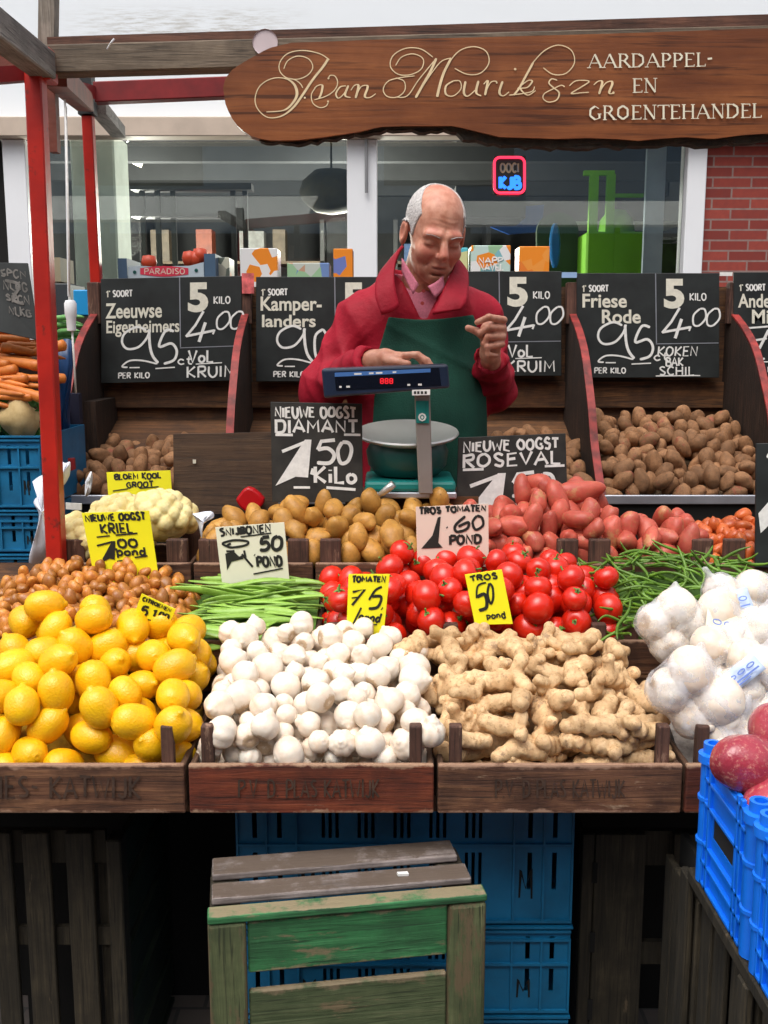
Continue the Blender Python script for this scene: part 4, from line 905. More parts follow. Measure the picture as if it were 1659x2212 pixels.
M['lemon'] = produce('lemon_skin', (.84, .40, .004), (.89, .51, .006), (.88, .58, .015), .34, 10, .7, 240, .1, .08, .5, (.70, .30, .01), .70, 14)
M['lemon_g'] = produce('lemon_skin_greenish', (.80, .60, .01), (.62, .62, .03), (.8, .6, .02), .36, 16, .35, 260, .05, .08)
M['garlic'] = produce('garlic_skin', (.78, .60, .45), (.86, .79, .69), (.88, .85, .78), .45, 16, .5, 110, .05, .15, .5, (.62, .44, .32), .66, 26)
M['ginger'] = produce('ginger_skin', (.52, .31, .15), (.74, .51, .28), (.84, .64, .40), .6, 22, .9, 110, .16, .06, .35, (.30, .19, .11), .60, 26, (.28, .15, .06))
M['gingercut'] = produce('ginger_cut', (.75, .58, .3), (.8, .65, .38), None, .5, 20)
M['shallot'] = produce('shallot_skin', (.36, .10, .014), (.58, .23, .035), (.74, .38, .10), .42, 60, .3, 150, .4, 0, .6)
M['tomato'] = produce('tomato_skin', (.56, .012, .004), (.70, .022, .006), (.76, .06, .012), .27, 8, 0, 1, .12, .05, .6)
M['stem'] = produce('tomato_stem', (.06, .14, .02), (.12, .24, .04), None, .6, 40)
M['flatbean'] = produce('flat_bean_skin', (.19, .36, .04), (.30, .50, .08), (.38, .58, .13), .42, 24, .2, 90, .2, .08)
M['greenbean'] = produce('green_bean_skin', (.075, .17, .014), (.14, .27, .025), (.25, .40, .06), .42, 30, .2, 90, .3)
M['potato'] = produce('potato_skin', (.36, .16, .03), (.56, .28, .055), (.64, .38, .11), .5, 16, .6, 110, .2, .04, .45, (.2, .1, .03), .62, 50, (.34, .18, .05))
M['redpotato'] = produce('red_potato_skin', (.42, .055, .04), (.60, .12, .075), (.68, .22, .12), .45, 14, .5, 110, .2, .04, .45, (.52, .25, .11), .58, 18, (.40, .12, .06))
M['orangeshallot'] = produce('orange_shallot_skin', (.42, .06, .015), (.62, .14, .03), (.68, .26, .07), .35, 30, .2, 100, .2)
M['binpotato'] = produce('dusty_potato_skin', (.18, .085, .038), (.34, .17, .08), (.44, .25, .13), .75, 18, .8, 110, .28, 0, .3, (.30, .08, .05), .60, 12, (.12, .07, .04))
M['bigred'] = produce('washed_red_skin', (.30, .028, .05), (.46, .06, .085), (.54, .12, .11), .2, 9, .4, 200, .06, .05, .6, (.62, .36, .28), .70, 30, (.6, .25, .2))
M['cauli'] = produce('cauliflower_curd', (.70, .54, .20), (.84, .72, .36), (.88, .81, .54), .7, 20, .3, 200, .04, .15)
M['carrot'] = produce('carrot_skin', (.50, .12, .012), (.62, .19, .025), (.5, .17, .04), .5, 30, .4, 100, .2)
M['leek'] = produce('leek_leaf', (.08, .26, .06), (.17, .42, .12), (.4, .6, .3), .5, 12, .2, 60, .2)
M['celeriac'] = produce('celeriac_skin', (.4, .27, .1), (.55, .4, .19), None, .7, 20, .6, 70, .1)

def tip(mat, col, z0, z1, invert=False):
    "a patch of another colour at one end of the fruit (its root plate or tip)"
    t = NT.__new__(NT); t.m = mat; t.t = mat.node_tree; t.p = t.t.nodes['Principled BSDF']; gc = t.n('ShaderNodeTexCoord'); sx = t.n('ShaderNodeSeparateXYZ'); t.l(gc.outputs['Generated'], sx.inputs[0])
    nn = t.noise(gc.outputs['Generated'], 14, 5, .7); ad = t.n('ShaderNodeMath', operation='MULTIPLY_ADD'); t.l(nn, ad.inputs[0]); ad.inputs[1].default_value = .14; t.l(sx.outputs[2], ad.inputs[2])
    src = t.p.inputs['Base Color'].links[0].from_socket; t.base(t.mix(t.ramp(ad.outputs[0], [(z0, 0.0 if invert else .9), (z1, .9 if invert else 0.0)]), src, col))
tip(M['garlic'], (.50, .34, .20), .085, .12)
def lemon_mesh(i):
    rg = random.Random(i); L = .040 + rg.uniform(-.002, .004); Rr = .0315 + rg.uniform(-.001, .002); P = []
    for k in range(23):
        t_ = k / 22; z = -L + 2 * L * t_; u = abs(z / L); r = Rr * math.sqrt(max(0, 1 - u ** 2.3))
        P.append((r, z))
    nip = rg.uniform(.006, .011)
    P = [p for p in P if p[0] > .006]
    zt_ = P[-1][1]; P += [(.0068, zt_ + nip * .45), (.0055, zt_ + nip * .8), (.003, zt_ + nip)]
    zb_ = P[0][1]; P = [(.003, zb_ - .001), (.006, zb_ - .0025), (.0075, zb_ - .001)] + P
    ph = rg.uniform(0, 6)
    return revolve('lemon', P, 24, M['lemon'], lambda a, t_: 1 + .022 * math.sin(2 * a + ph) + .012 * math.sin(5 * a + ph * 2 + t_ * 3))
def garlic_mesh(i):
    rg = random.Random(100 + i); Rr = .0265 + rg.uniform(-.002, .003); n = rg.choice((6, 8, 9)); ph = rg.uniform(0, 6); dep = rg.choice((.06, .10, .14))
    hh = rg.uniform(.78, .95); nk = rg.uniform(.002, .010)
    P = [(Rr * .08, -Rr * .86 * hh), (Rr * .2, -Rr * .90 * hh)]
    for k in range(1, 15):
        a = -math.pi / 2 + math.pi * (.06 + .80 * k / 14); P.append((Rr * math.cos(a) ** .85, Rr * math.sin(a) * hh))
    r0, z0 = P[-1]
    for k in range(1, 6): q = k / 5; P.append((r0 * (1 - q) ** 1.6 + .0035, z0 + nk * q * 1.3 + .002 * q))
    def disp(a, t_):
        m_ = math.sin(math.pi * min(1, t_ * 1.1)) ; return 1 + dep * (abs(math.cos(n * a / 2 + ph)) ** .7 - .6) * m_ + .015 * math.sin(2 * a + ph)
    return revolve('garlic_bulb', P, 36, M['garlic'], disp)
def ginger_mesh(i):
    rg = random.Random(200 + i); segs = []; p = np.array((-.045, 0, 0)); d = 0.0
    n = rg.choice((2, 3, 3, 4))
    for k in range(n):
        q = p + np.array((math.cos(d) * rg.uniform(.02, .03), math.sin(d) * rg.uniform(.02, .03), rg.uniform(-.006, .006))); r = rg.uniform(.0125, .018)
        segs.append((p, q, r, r * rg.uniform(.85, 1.1)))
        for s_ in (-1, 1):
            if rg.random() < .5:
                e = d + s_ * rg.uniform(.6, 1.3); L = rg.uniform(.016, .034); r1 = rg.uniform(.0095, .014)
                segs.append((q, q + np.array((math.cos(e) * L, math.sin(e) * L, rg.uniform(-.012, .016))), r1 * .9, r1))
        d += rg.uniform(-.5, .5); p = q
    def fn(X, Y, Z):
        D = None
        for a, b, r0, r1 in segs: c = cap(X, Y, Z, a, b, r0, r1); D = c if D is None else smin(D, c, .005)
        D = D + .0012 * np.sin(X * 380 + 60 * Y + i) * (np.sin(X * 90 + i) > -.3) + .0014 * np.sin(X * 130 + Z * 170 + i) * np.cos(Y * 150)
        return D
    A = np.array([s_[0] for s_ in segs] + [s_[1] for s_ in segs]); me = sdf_mesh('ginger_root', fn, A.min(0) - .027, A.max(0) + .027, .0026, M['ginger']); me.transform(Matrix.Translation(-Vector((A.min(0) + A.max(0)) / 2))); return me
def tomato_mesh(i):
    rg = random.Random(300 + i); Rr = .034 + rg.uniform(-.003, .003); ph = rg.uniform(0, 6); nl = rg.choice((4, 5)); P = []
    for k in range(0, 15):
        a = -math.pi / 2 + math.pi * (.03 + .94 * k / 14); P.append((Rr * math.cos(a) ** .9, Rr * .86 * math.sin(a) - (.006 * max(0, 1 - (math.cos(a)) / .45) ** 2 if a > 0 else 0)))
    return revolve('tomato', P, 28, M['tomato'], lambda a, t_: 1 + .02 * math.cos(nl * a + ph) * t_)
def calyx_mesh(i):
    rg = random.Random(i); mb = MB(); z0 = .034 * .86 - .006
    for k in range(5):
        a = 2 * math.pi * k / 5 + rg.uniform(-.2, .2); L = rg.uniform(.016, .022); up = rg.uniform(-.002, .005); P = []
        for q in range(5):
            t_ = q / 4; r = L * t_; zz = z0 + .002 + up * math.sin(t_ * 3) - .006 * t_ ** 2; wd = .0035 * (1 - t_) + .0004
            P += [Vector((r * math.cos(a) - wd * math.sin(a), r * math.sin(a) + wd * math.cos(a), zz)), Vector((r * math.cos(a) + wd * math.sin(a), r * math.sin(a) - wd * math.cos(a), zz + .0008))]
        mb.poly(P, [(2 * q, 2 * q + 1, 2 * q + 3, 2 * q + 2) for q in range(4)])
    mb.tube([(0, 0, z0 - .001), (.002, .001, z0 + .006), (.006, .002, z0 + .013)], [.0024, .002, .0026], 7)
    o = mb.build('calyx', M['stem'], None, smooth=True, auto=60); me = o.data; bpy.data.objects.remove(o); return me
def pod_mesh(i, L, w_, t_, mat, curve, name):
    rg = random.Random(400 + i); mb = MB(); n = 12; k1 = rg.uniform(-1, 1) * curve; k2 = rg.uniform(-1, 1) * curve * .5; ring = 8; V = []; F = []
    tw = rg.uniform(-.6, .6)
    for q in range(n + 1):
        u = q / n; x = (u - .5) * L; y = k1 * (u - .5) ** 2 * 4 + k2 * math.sin(u * 6); z = curve * .25 * math.sin(u * 5 + i)
        e = max(.08, min(1, math.sin(math.pi * min(1, max(0, u * .96 + .02))) ** .45)) * (1 + .06 * math.sin(q * 2.3))
        for k in range(ring):
            a = 2 * math.pi * k / ring + tw * u * 0; V.append((x, y + w_ / 2 * e * math.cos(a), z + t_ / 2 * e * math.sin(a)))
    for q in range(n):
        for k in range(ring): k2_ = (k + 1) % ring; F.append((q * ring + k, (q + 1) * ring + k, (q + 1) * ring + k2_, q * ring + k2_))
    F.append(tuple(range(ring))); F.append(tuple(range(n * ring, (n + 1) * ring))[::-1])
    me = bpy.data.meshes.new(name); me.from_pydata(V, [], F); me.polygons.foreach_set('use_smooth', [True] * len(F)); me.materials.append(mat); return me

# ------------------------------------------------------------------ heaps
def mound_part(name, x0, x1, y0, y1, h, mat, parent_tray=None, n=18):
    pass
def heap(x0, x1, y0, y1, floor, r, layers, rj=.08, cand=14, hmin=None, keep=None, pack=.93, seed=0):
    "drop balls of radius ~r one by one onto floor(x,y) and onto each other"
    rg = np.random.RandomState(seed); n = int(layers * (x1 - x0) * (y1 - y0) * 1.12 / (math.pi * r * r)); C = np.zeros((n, 4)); m = 0
    for _ in range(n):
        rr_ = r * (1 + rg.uniform(-rj, rj)); X = rg.uniform(x0, x1, cand); Yy = rg.uniform(y0, y1, cand); best = None
        for x, y in zip(X, Yy):
            z = floor(x, y) + rr_ * .9
            if m:
                d2 = (C[:m, 0] - x) ** 2 + (C[:m, 1] - y) ** 2; s2 = ((C[:m, 3] + rr_) * pack) ** 2; k = d2 < s2
                if k.any(): z = max(z, (C[:m, 2][k] + np.sqrt(s2[k] - d2[k])).max())
            q = z - floor(x, y)
            if best is None or q < best[0]: best = (q, x, y, z)
        if best[0] > r * 2.2 * layers + r: continue
        C[m] = (best[1], best[2], best[3], rr_); m += 1
    return C[:m]
def slope(x0, x1, y0, y1, zf, zb, side=.03, p=.9, pk=None):
    xc = (x0 + x1) / 2 if pk is None else pk; hw = (x1 - x0) / 2
    def f(x, y):
        t_ = min(1, max(0, (y - y0) / (y1 - y0))); s_ = min(1, abs(x - xc) / hw)
        return max(zf, zf + (zb - zf) * t_ ** p - side * s_ ** 3 * (.3 + .7 * t_))
    return f
def mound(owner, x0, x1, y0, y1, f, mat, drop=.004):
    "the lining that fills the tray under the top layers"
    n = 16; mb = MB(); V = []
    for j in range(n + 1):
        for i in range(n + 1): x = x0 + (x1 - x0) * i / n; y = y0 + (y1 - y0) * j / n; V.append((x, y, f(x, y) - drop))
    b = len(V)
    zlow = owner.location.z + .013
    V += [(x, y, zlow) for x, y, z in V[:b]]
    F = [(j * (n + 1) + i, j * (n + 1) + i + 1, (j + 1) * (n + 1) + i + 1, (j + 1) * (n + 1) + i) for j in range(n) for i in range(n)]
    F += [tuple(b + q for q in f_)[::-1] for f_ in F]
    rim = [i for i in range(n + 1)] + [(j) * (n + 1) + n for j in range(1, n + 1)] + [n * (n + 1) + i for i in range(n - 1, -1, -1)] + [j * (n + 1) for j in range(n - 1, 0, -1)]
    for a, c in zip(rim, rim[1:] + rim[:1]): F.append((a, a + b, c + b, c))
    mb.v = V; mb.f = F; part(owner, 'lining', mb, mat)
def rndrot(rg): return Euler((rg.uniform(0, 6.3), rg.uniform(0, 6.3), rg.uniform(0, 6.3)))
def scatter(name, meshes, C, label, cat, group, rot=rndrot, sc=(.92, 1.08), seed=0, childs=None, r0=None, special=None):
    rg = random.Random(seed); out = []
    for i, (x, y, z, r) in enumerate(C):
        me = meshes[rg.randrange(len(meshes))]; o = bpy.data.objects.new(name, me); COL.objects.link(o)
        o.location = (x, y, z); o.rotation_euler = rot(rg); s_ = (r / r0 if r0 else 1) * rg.uniform(*sc); o.scale = (s_, s_, s_)
        tag(o, label, cat, group)
        if childs:
            c = bpy.data.objects.new(childs[0], childs[1][rg.randrange(len(childs[1]))]); COL.objects.link(c); c.parent = o
        out.append(o)
    return out
def T(i): return [o for o in bpy.data.objects if o.name.split('.')[0] == 'wooden_tray'][i]
TR = sorted([o for o in bpy.data.objects if o.name.split('.')[0] == 'wooden_tray'], key=lambda o: (o.name))
lin = lambda c: plain('heap_lining', c, .9, 0, .4, 60, .8, 90)  # added core under the produce, its shaded tone put into the colour

# lemons
lm_ = [lemon_mesh(i) for i in range(5)]
x0, x1 = TX[0][0], TX[0][1]; f = slope(x0, x1, 1.62, 1.93, .842, .965, .04, .85, pk=-.62)
mound(TR[0], x0 + .02, x1 - .02, 1.618, 1.88, f, lin((.5, .3, .02)))
C = heap(x0 + .028, x1 - .025, 1.642, 1.925, f, .0295, 2.0, seed=3)
def lemonrot(rg): return Euler((rg.gauss(1.4, .7), rg.gauss(0, .6), rg.uniform(0, 6.3)))
L = scatter('lemon', lm_, C, 'bright yellow lemon in the heap at the left end of the front row', 'lemon', 'lemons heaped in the left tray', lemonrot, (.84, .98), 5)
def nearest(objs, dx, dy, Yg):
    "the one of objs whose centre lies nearest the view spot"
    def d(o):
        v_ = o.location; fz = v_.y * math.cos(PITCH) - (v_.z - CAMZ) * math.sin(PITCH); px = CX + FPX * v_.x / fz; py = CY - FPX * ((v_.z - CAMZ) * math.cos(PITCH) + v_.y * math.sin(PITCH)) / fz
        return (px - dx) ** 2 + (py - dy) ** 2 + (v_.y * 20) ** 2
    return min(objs, key=d)
o = nearest(L, 195, 1370, 1.8); o.data = o.data.copy(); o.data.materials[0] = M['lemon_g']; o['label'] = 'lemon with a greenish tinge high in the lemon heap'
o = nearest(L, 250, 1475, 1.75)
t = NT('lemon_torn'); v = t.coord((1, 1, 1), rnd=False); t.base(t.mix(t.ramp(t.noise(v, 16, 4), [(.5, 0.0), (.54, 1.0)]), (.85, .47, .006), (.85, .62, .5))); t.rough(.5)
o.data = o.data.copy(); o.data.materials[0] = t.m; o['label'] = 'lemon with a pale pinkish torn patch in the middle of the lemon heap'

# garlic
gm_ = [garlic_mesh(i) for i in range(7)]
x0, x1 = TX[1]; f = slope(x0, x1, 1.62, 1.95, .838, .945, .03, .9)
mound(TR[1], x0 + .02, x1 - .02, 1.618, 1.88, f, lin((.5, .42, .34)))
C = heap(x0 + .022, x1 - .02, 1.637, 1.935, f, .0208, 2.2, rj=.24, seed=4)
garlicrot = lambda rg: Euler((rg.gauss(0, 1.0), rg.gauss(0, 1.0), rg.uniform(0, 6.3)))
GL = scatter('garlic_bulb', gm_, C, 'loose white garlic bulb in the heap between the lemons and the ginger', 'garlic', 'loose garlic bulbs in the second tray', garlicrot, (.94, 1.18), 6, r0=.0255)
o = bpy.data.objects.new('garlic_bulb', gm_[2]); COL.objects.link(o); o.location = at(928, 1582, 1.64); o.scale = (1.05,) * 3; o.rotation_euler = (.1, .2, 0); tag(o, 'single garlic bulb fallen into the gap between the garlic tray and the ginger tray', 'garlic', 'loose garlic bulbs in the second tray')

# ginger
gg = [ginger_mesh(i) for i in range(9)]
x0, x1 = TX[2]; f = slope(x0, x1, 1.62, 1.93, .842, .955, .045, .9)
mound(TR[2], x0 + .02, x1 - .02, 1.618, 1.88, f, lin((.22, .13, .06)))
C = heap(x0 + .03, x1 - .03, 1.645, 1.925, f, .0235, 1.75, seed=9)
C2 = heap(x0 - .06, x0 + .12, 1.86, 1.955, lambda x, y: .975, .025, 1.1, seed=12)
gingrot = lambda rg: Euler((rg.gauss(.5, .45), rg.gauss(0, .4), rg.uniform(0, 6.3)))
GG = scatter('ginger_root', gg, np.concatenate([C, C2]), 'knobbly beige ginger root in the heap right of the loose garlic', 'ginger', 'ginger roots heaped in the third tray', gingrot, (.74, 1.12), 8)

rg = random.Random(5)
for o in GG:
    if o.location.y < 1.70: o.rotation_euler = (rg.gauss(.3, .2), rg.gauss(0, .12), rg.choice((0, math.pi)) + rg.gauss(0, .22)); o.location.y = max(o.location.y, 1.655); o.location.x = min(max(o.location.x, TX[2][0] + .055), TX[2][1] - .06)
# second row: shallots, flat beans, tomatoes, thin beans
sh_ = [lumpy('shallot', (.0165, .0115, .0115), M['shallot'], .10, i, 16, 10) for i in range(5)]
x0, x1 = X2[0]; f = slope(x0, x1, 1.96, 2.24, 1.0, 1.088, .06, .8)
mound(TR[4], x0 + .012, x1 - .012, 1.972, 2.24, f, lin((.16, .05, .01)))
C = heap(x0 + .01, x1 + .012, 1.975, 2.235, f, .0118, 1.15, rj=.2, seed=21)[:298]
scatter('shallot', sh_, C, 'small shiny brown shallot in the heap behind the lemons', 'shallot', 'small brown shallots', rndrot, (.95, 1.3), 11)
x0, x1 = X2[1]; f = slope(x0, x1, 1.96, 2.24, .995, 1.055, .01, .9)
mound(TR[5], x0 + .012, x1 - .012, 1.972, 2.24, f, lin((.08, .17, .02)))
fb = [pod_mesh(i, .19 + .02 * (i % 3), .017, .006, M['flatbean'], .022, 'flat_bean') for i in range(6)]
rg = random.Random(31)
for i in range(125):
    y = 1.955 + .285 * ((i * .618) % 1); x = (x0 + x1) / 2 + rg.uniform(-.062, .062); lift = .006 + .03 * (i / 125)
    z = f(x, y) + lift; o = bpy.data.objects.new('flat_bean', fb[rg.randrange(6)]); COL.objects.link(o)
    o.location = (x, y, z); o.rotation_euler = (rg.gauss(.45, .5), rg.gauss(0, .06), rg.gauss(0, .13) + (math.pi if rg.random() < .5 else 0)); s_ = rg.uniform(.92, 1.12); o.scale = (s_, s_, s_)
    tag(o, 'flat light green bean lying crosswise in the tray left of the tomatoes', 'bean', 'flat green beans')
tm_ = [tomato_mesh(i) for i in range(5)]; cx_ = [calyx_mesh(i) for i in range(4)]
xa, xb = X2[2][0], X2[3][1]
def ft(x, y):
    t_ = min(1, max(0, (y - 1.96) / .28)); e = min(1, abs(x - .2) / .34); return .975 + .065 * t_ ** .9 - .03 * e ** 3 * t_ - (.03 * t_ if x < 0 else 0) + .018 * math.exp(-((x - .30) / .09) ** 2) - .012 * t_ * math.exp(-((x - .12) / .07) ** 2)
mound(TR[6], xa + .012, X2[2][1] - .012, 1.972, 2.24, ft, lin((.3, .02, .01))); mound(TR[7], X2[3][0] + .012, xb - .012, 1.972, 2.24, ft, lin((.3, .02, .01)))
C = heap(xa + .01, xb + .005, 1.985, 2.235, lambda x, y: ft(x, y) - .012 * min(1, max(0, (y - 1.96) / .28)), .0272, 1.7, seed=41)
tomrot = lambda rg: Euler((rg.gauss(.5, .8), rg.gauss(0, .8), rg.uniform(0, 6.3)))
scatter('tomato', tm_, C, 'shiny red tomato with green stem in the heap behind the ginger', 'tomato', 'tomatoes heaped in the second row', tomrot, (.80, .98), 13, ('calyx', cx_))
x0, x1 = X2[4]
def fg(x, y): t_ = min(1, max(0, (y - 1.96) / .26)); return 1.02 + .075 * t_ - .03 * max(0, (x0 + .07 - x) / .07) * t_
mound(TR[8], x0 + .012, x1 - .012, 1.972, 2.24, fg, lin((.04, .09, .01)))
gb = [pod_mesh(20 + i, .105 + .012 * (i % 3), .0074, .0068, M['greenbean'], .018, 'green_bean') for i in range(7)]
for i in range(299):
    x = rg.uniform(x0 - .012, min(x1, .82)); y = rg.uniform(1.95, 2.245); z = fg(x, y) + .004 + .038 * (i / 299) + rg.uniform(0, .008)
    o = bpy.data.objects.new('green_bean', gb[rg.randrange(7)]); COL.objects.link(o); o.location = (x, y, z)
    yaw = rg.gauss(.0, .8) if rg.random() < .7 else rg.uniform(0, 3.1); o.rotation_euler = (rg.uniform(0, 6), rg.gauss(0, .25), yaw); s_ = rg.uniform(.85, 1.15); o.scale = (s_, s_, s_)
    tag(o, 'thin dark green bean in the tangled heap right of the tomatoes', 'bean', 'thin green beans')

# third row
pt_ = [lumpy('potato', (.037 + .003 * (i % 3), .027, .026), M['potato'], .09, 50 + i) for i in range(5)]
xa, xb = X3[1][0] + .0, X3[2][1] + .02
def fp(x, y):
    t_ = min(1, max(0, (y - 2.3) / .22)); a_ = min(1, max(0, (x - X3[1][0] - .02) / .2)); return 1.045 + (.018 + .07 * a_) * t_
mound(TR[10], X3[1][0] + .012, X3[1][1] - .012, 2.295, 2.50, fp, lin((.2, .1, .03))); mound(TR[11], X3[2][0] + .012, X3[2][1] - .012, 2.295, 2.50, fp, lin((.2, .1, .03)))
C = heap(xa + .02, xb, 2.325, 2.485, fp, .0235, 1.8, seed=51)
scatter('potato', pt_, C, 'yellow brown potato in the heap before the chalkboard with the large slanting 1,50', 'potato', 'yellow brown potatoes of the third row', rndrot, (.8, 1.04), 15)
rp = [lumpy('red_potato', (.036 + .004 * (i % 3), .023, .022), M['redpotato'], .09, 60 + i) for i in range(6)]
xa, xb = X3[3][0] - .01, X3[4][1] - .03
def fr2(x, y):
    t_ = min(1, max(0, (y - 2.3) / .22)); a_ = math.exp(-((x - .40) / .15) ** 2); return 1.045 + (.045 + .085 * a_) * t_ + .02 * a_
mound(TR[12], X3[3][0] + .012, X3[3][1] - .012, 2.295, 2.50, fr2, lin((.2, .04, .03))); mound(TR[13], X3[4][0] + .012, X3[4][1] - .012, 2.295, 2.50, fr2, lin((.2, .04, .03)))
C = heap(xa, xb, 2.322, 2.485, fr2, .0215, 1.9, seed=61, rj=.14)
RP = scatter('red_potato', rp, C, 'pinkish red potato in the heap below the right hand bins', 'potato', 'red potatoes of the third row', rndrot, (.88, 1.15), 17)
for q, (dx, dy, lb) in enumerate(((1196, 1058, 'slender bright pink potato lying at the very top left of the red potato heap'), (1256, 1062, 'largest orange red potato lying on the top right of the red potato heap'))):
    o = bpy.data.objects.new('red_potato', rp[q * 2]); COL.objects.link(o); o.location = at(dx, dy, 2.45); o.rotation_euler = (0, -.1 + .5 * (1 - q), .1); o.scale = (1.2 + .2 * q, 1, 1 + .25 * q); tag(o, lb, 'potato', 'red potatoes of the third row')
os_ = [lumpy('orange_shallot', (.019, .013, .013), M['orangeshallot'], .1, 70 + i, 14, 9) for i in range(4)]
xa, xb = X3[5][0], X3[5][1]; f = slope(xa, xb, 2.3, 2.54, 1.07, 1.15, .02)
mound(TR[14], xa + .012, xb - .012, 2.295, 2.50, f, lin((.3, .08, .02)))
C = heap(xa - .03, xa + .2, 2.30, 2.49, f, .0135, 1.3, seed=71)
scatter('orange_shallot', os_, C, 'small orange red shallot at the right end of the third row', 'shallot', 'orange red shallots', rndrot, (.95, 1.3), 19)

# cauliflowers
def cauli_mesh(i, R0=.085):
    rg = np.random.RandomState(500 + i); P = []; n = 46
    for k in range(n):
        z = 1 - 1.25 * (k + .5) / n; a = k * 2.399; s_ = math.sqrt(max(0, 1 - z * z)); P.append((np.array((s_ * math.cos(a), s_ * math.sin(a), z * .85)) * R0 * .78 * rg.uniform(.93, 1.06), R0 * rg.uniform(.19, .25)))
    def fn(X, Y, Z):
        D = ell(X, Y, Z, (0, 0, 0), (R0 * .8, R0 * .8, R0 * .66))
        for c, r in P: D = smin(D, sph(X, Y, Z, c, r), .0015)
        for s_, a_ in ((430, .0012),): D = D - a_ * np.sin(X * s_ + i) * np.sin(Y * s_ * 1.05 + 1) * np.sin(Z * s_ * .95 + 2)
        return D
    return sdf_mesh('curd', fn, (-R0 * 1.15, -R0 * 1.15, -R0 * .9), (R0 * 1.15, R0 * 1.15, R0 * 1.1), .0032, M['cauli'])
cm = [cauli_mesh(i) for i in range(3)]
lf = MB()
for k in range(7):
    a_ = 2 * math.pi * k / 7; P = []
    for q in range(6):
        t_ = q / 5; r = .045 + .045 * math.sin(t_ * 1.7); z = -.06 + .065 * t_; wd = .035 * math.sin(.5 + t_ * 2.3)
        for s_ in (-1, 0, 1): P.append((r * math.cos(a_) - s_ * wd * math.sin(a_), r * math.sin(a_) + s_ * wd * math.cos(a_), z - .004 * abs(s_)))
    lf.poly(P, [(q * 3 + j, q * 3 + j + 1, q * 3 + j + 4, q * 3 + j + 3) for q in range(5) for j in range(2)])
for i, (dx, dy, Y, sc_, rot_, lb) in enumerate(((350, 1112, 2.40, 1.0, (-.25, .1, 0), 'largest creamy cauliflower at the right of the cauliflower tray'), (258, 1118, 2.44, .95, (-.1, -.1, 2), 'creamy cauliflower in the middle behind the yellow price card'), (182, 1160, 2.37, .95, (-.35, -.3, 4), 'creamy cauliflower at the left end of its tray beside the red post'), (275, 1178, 2.36, .8, (-.5, 0, 1), 'low creamy cauliflower hidden behind the yellow card'))):
    r_ = empty('cauliflower', at(dx, dy + 8, Y), lb, 'cauliflower', 'cauliflowers in the third row'); r_.rotation_euler = rot_; r_.scale = (sc_,) * 3
    link('curd', cm[i % 3], r_)
# potatoes in the bins
bp = [lumpy('bin_potato', (.034 + .003 * (i % 3), .026, .025), M['binpotato'], .09, 80 + i) for i in range(6)]
for b, (top_, lay, u0, u1, lb) in enumerate(((.085, 1.0, 0, 1, 'dusty brown potato in the leftmost bin under the first chalkboard'), (.06, 0, 0, 1, ''), (.115, 1.0, .45, 1, 'dusty brown potato in the bin behind the man'), (.15, 1.15, 0, 1, 'dusty reddish brown potato in the full bin right of the man'), (.15, 1.0, 0, .3, 'dusty brown potato in the bin at the right edge'))):
    xa, xb = DX[b] + .03, DX[b + 1] - .03
    fb_ = lambda x, y: zb0 - .02 + (top_) * min(1, max(0, (y - 2.9) / .40)) ** .85
    if lay:
        C = heap(xa + (xb - xa) * u0, xa + (xb - xa) * u1, 2.905, 3.36 if b != 2 else 3.3, fb_, .0235, lay, seed=90 + b)
        scatter('bin_potato', bp, C, lb, 'potato', ('potatoes in the leftmost bin', '', 'potatoes in the bin behind the man', 'potatoes in the full bin', 'potatoes in the bin at the right edge')[b], rndrot, (.80, .98), 23 + b)
    mb = MB(); V = [(x, y, fb_(x, y)) for y in (2.9, 3.0, 3.1, 3.2, 3.3, 3.42) for x in (xa - .02, xb + .02)]
    part(bn, 'lining', mb.poly(V, [(2 * q, 2 * q + 1, 2 * q + 3, 2 * q + 2) for q in range(5)]), lin((.1, .06, .03)))

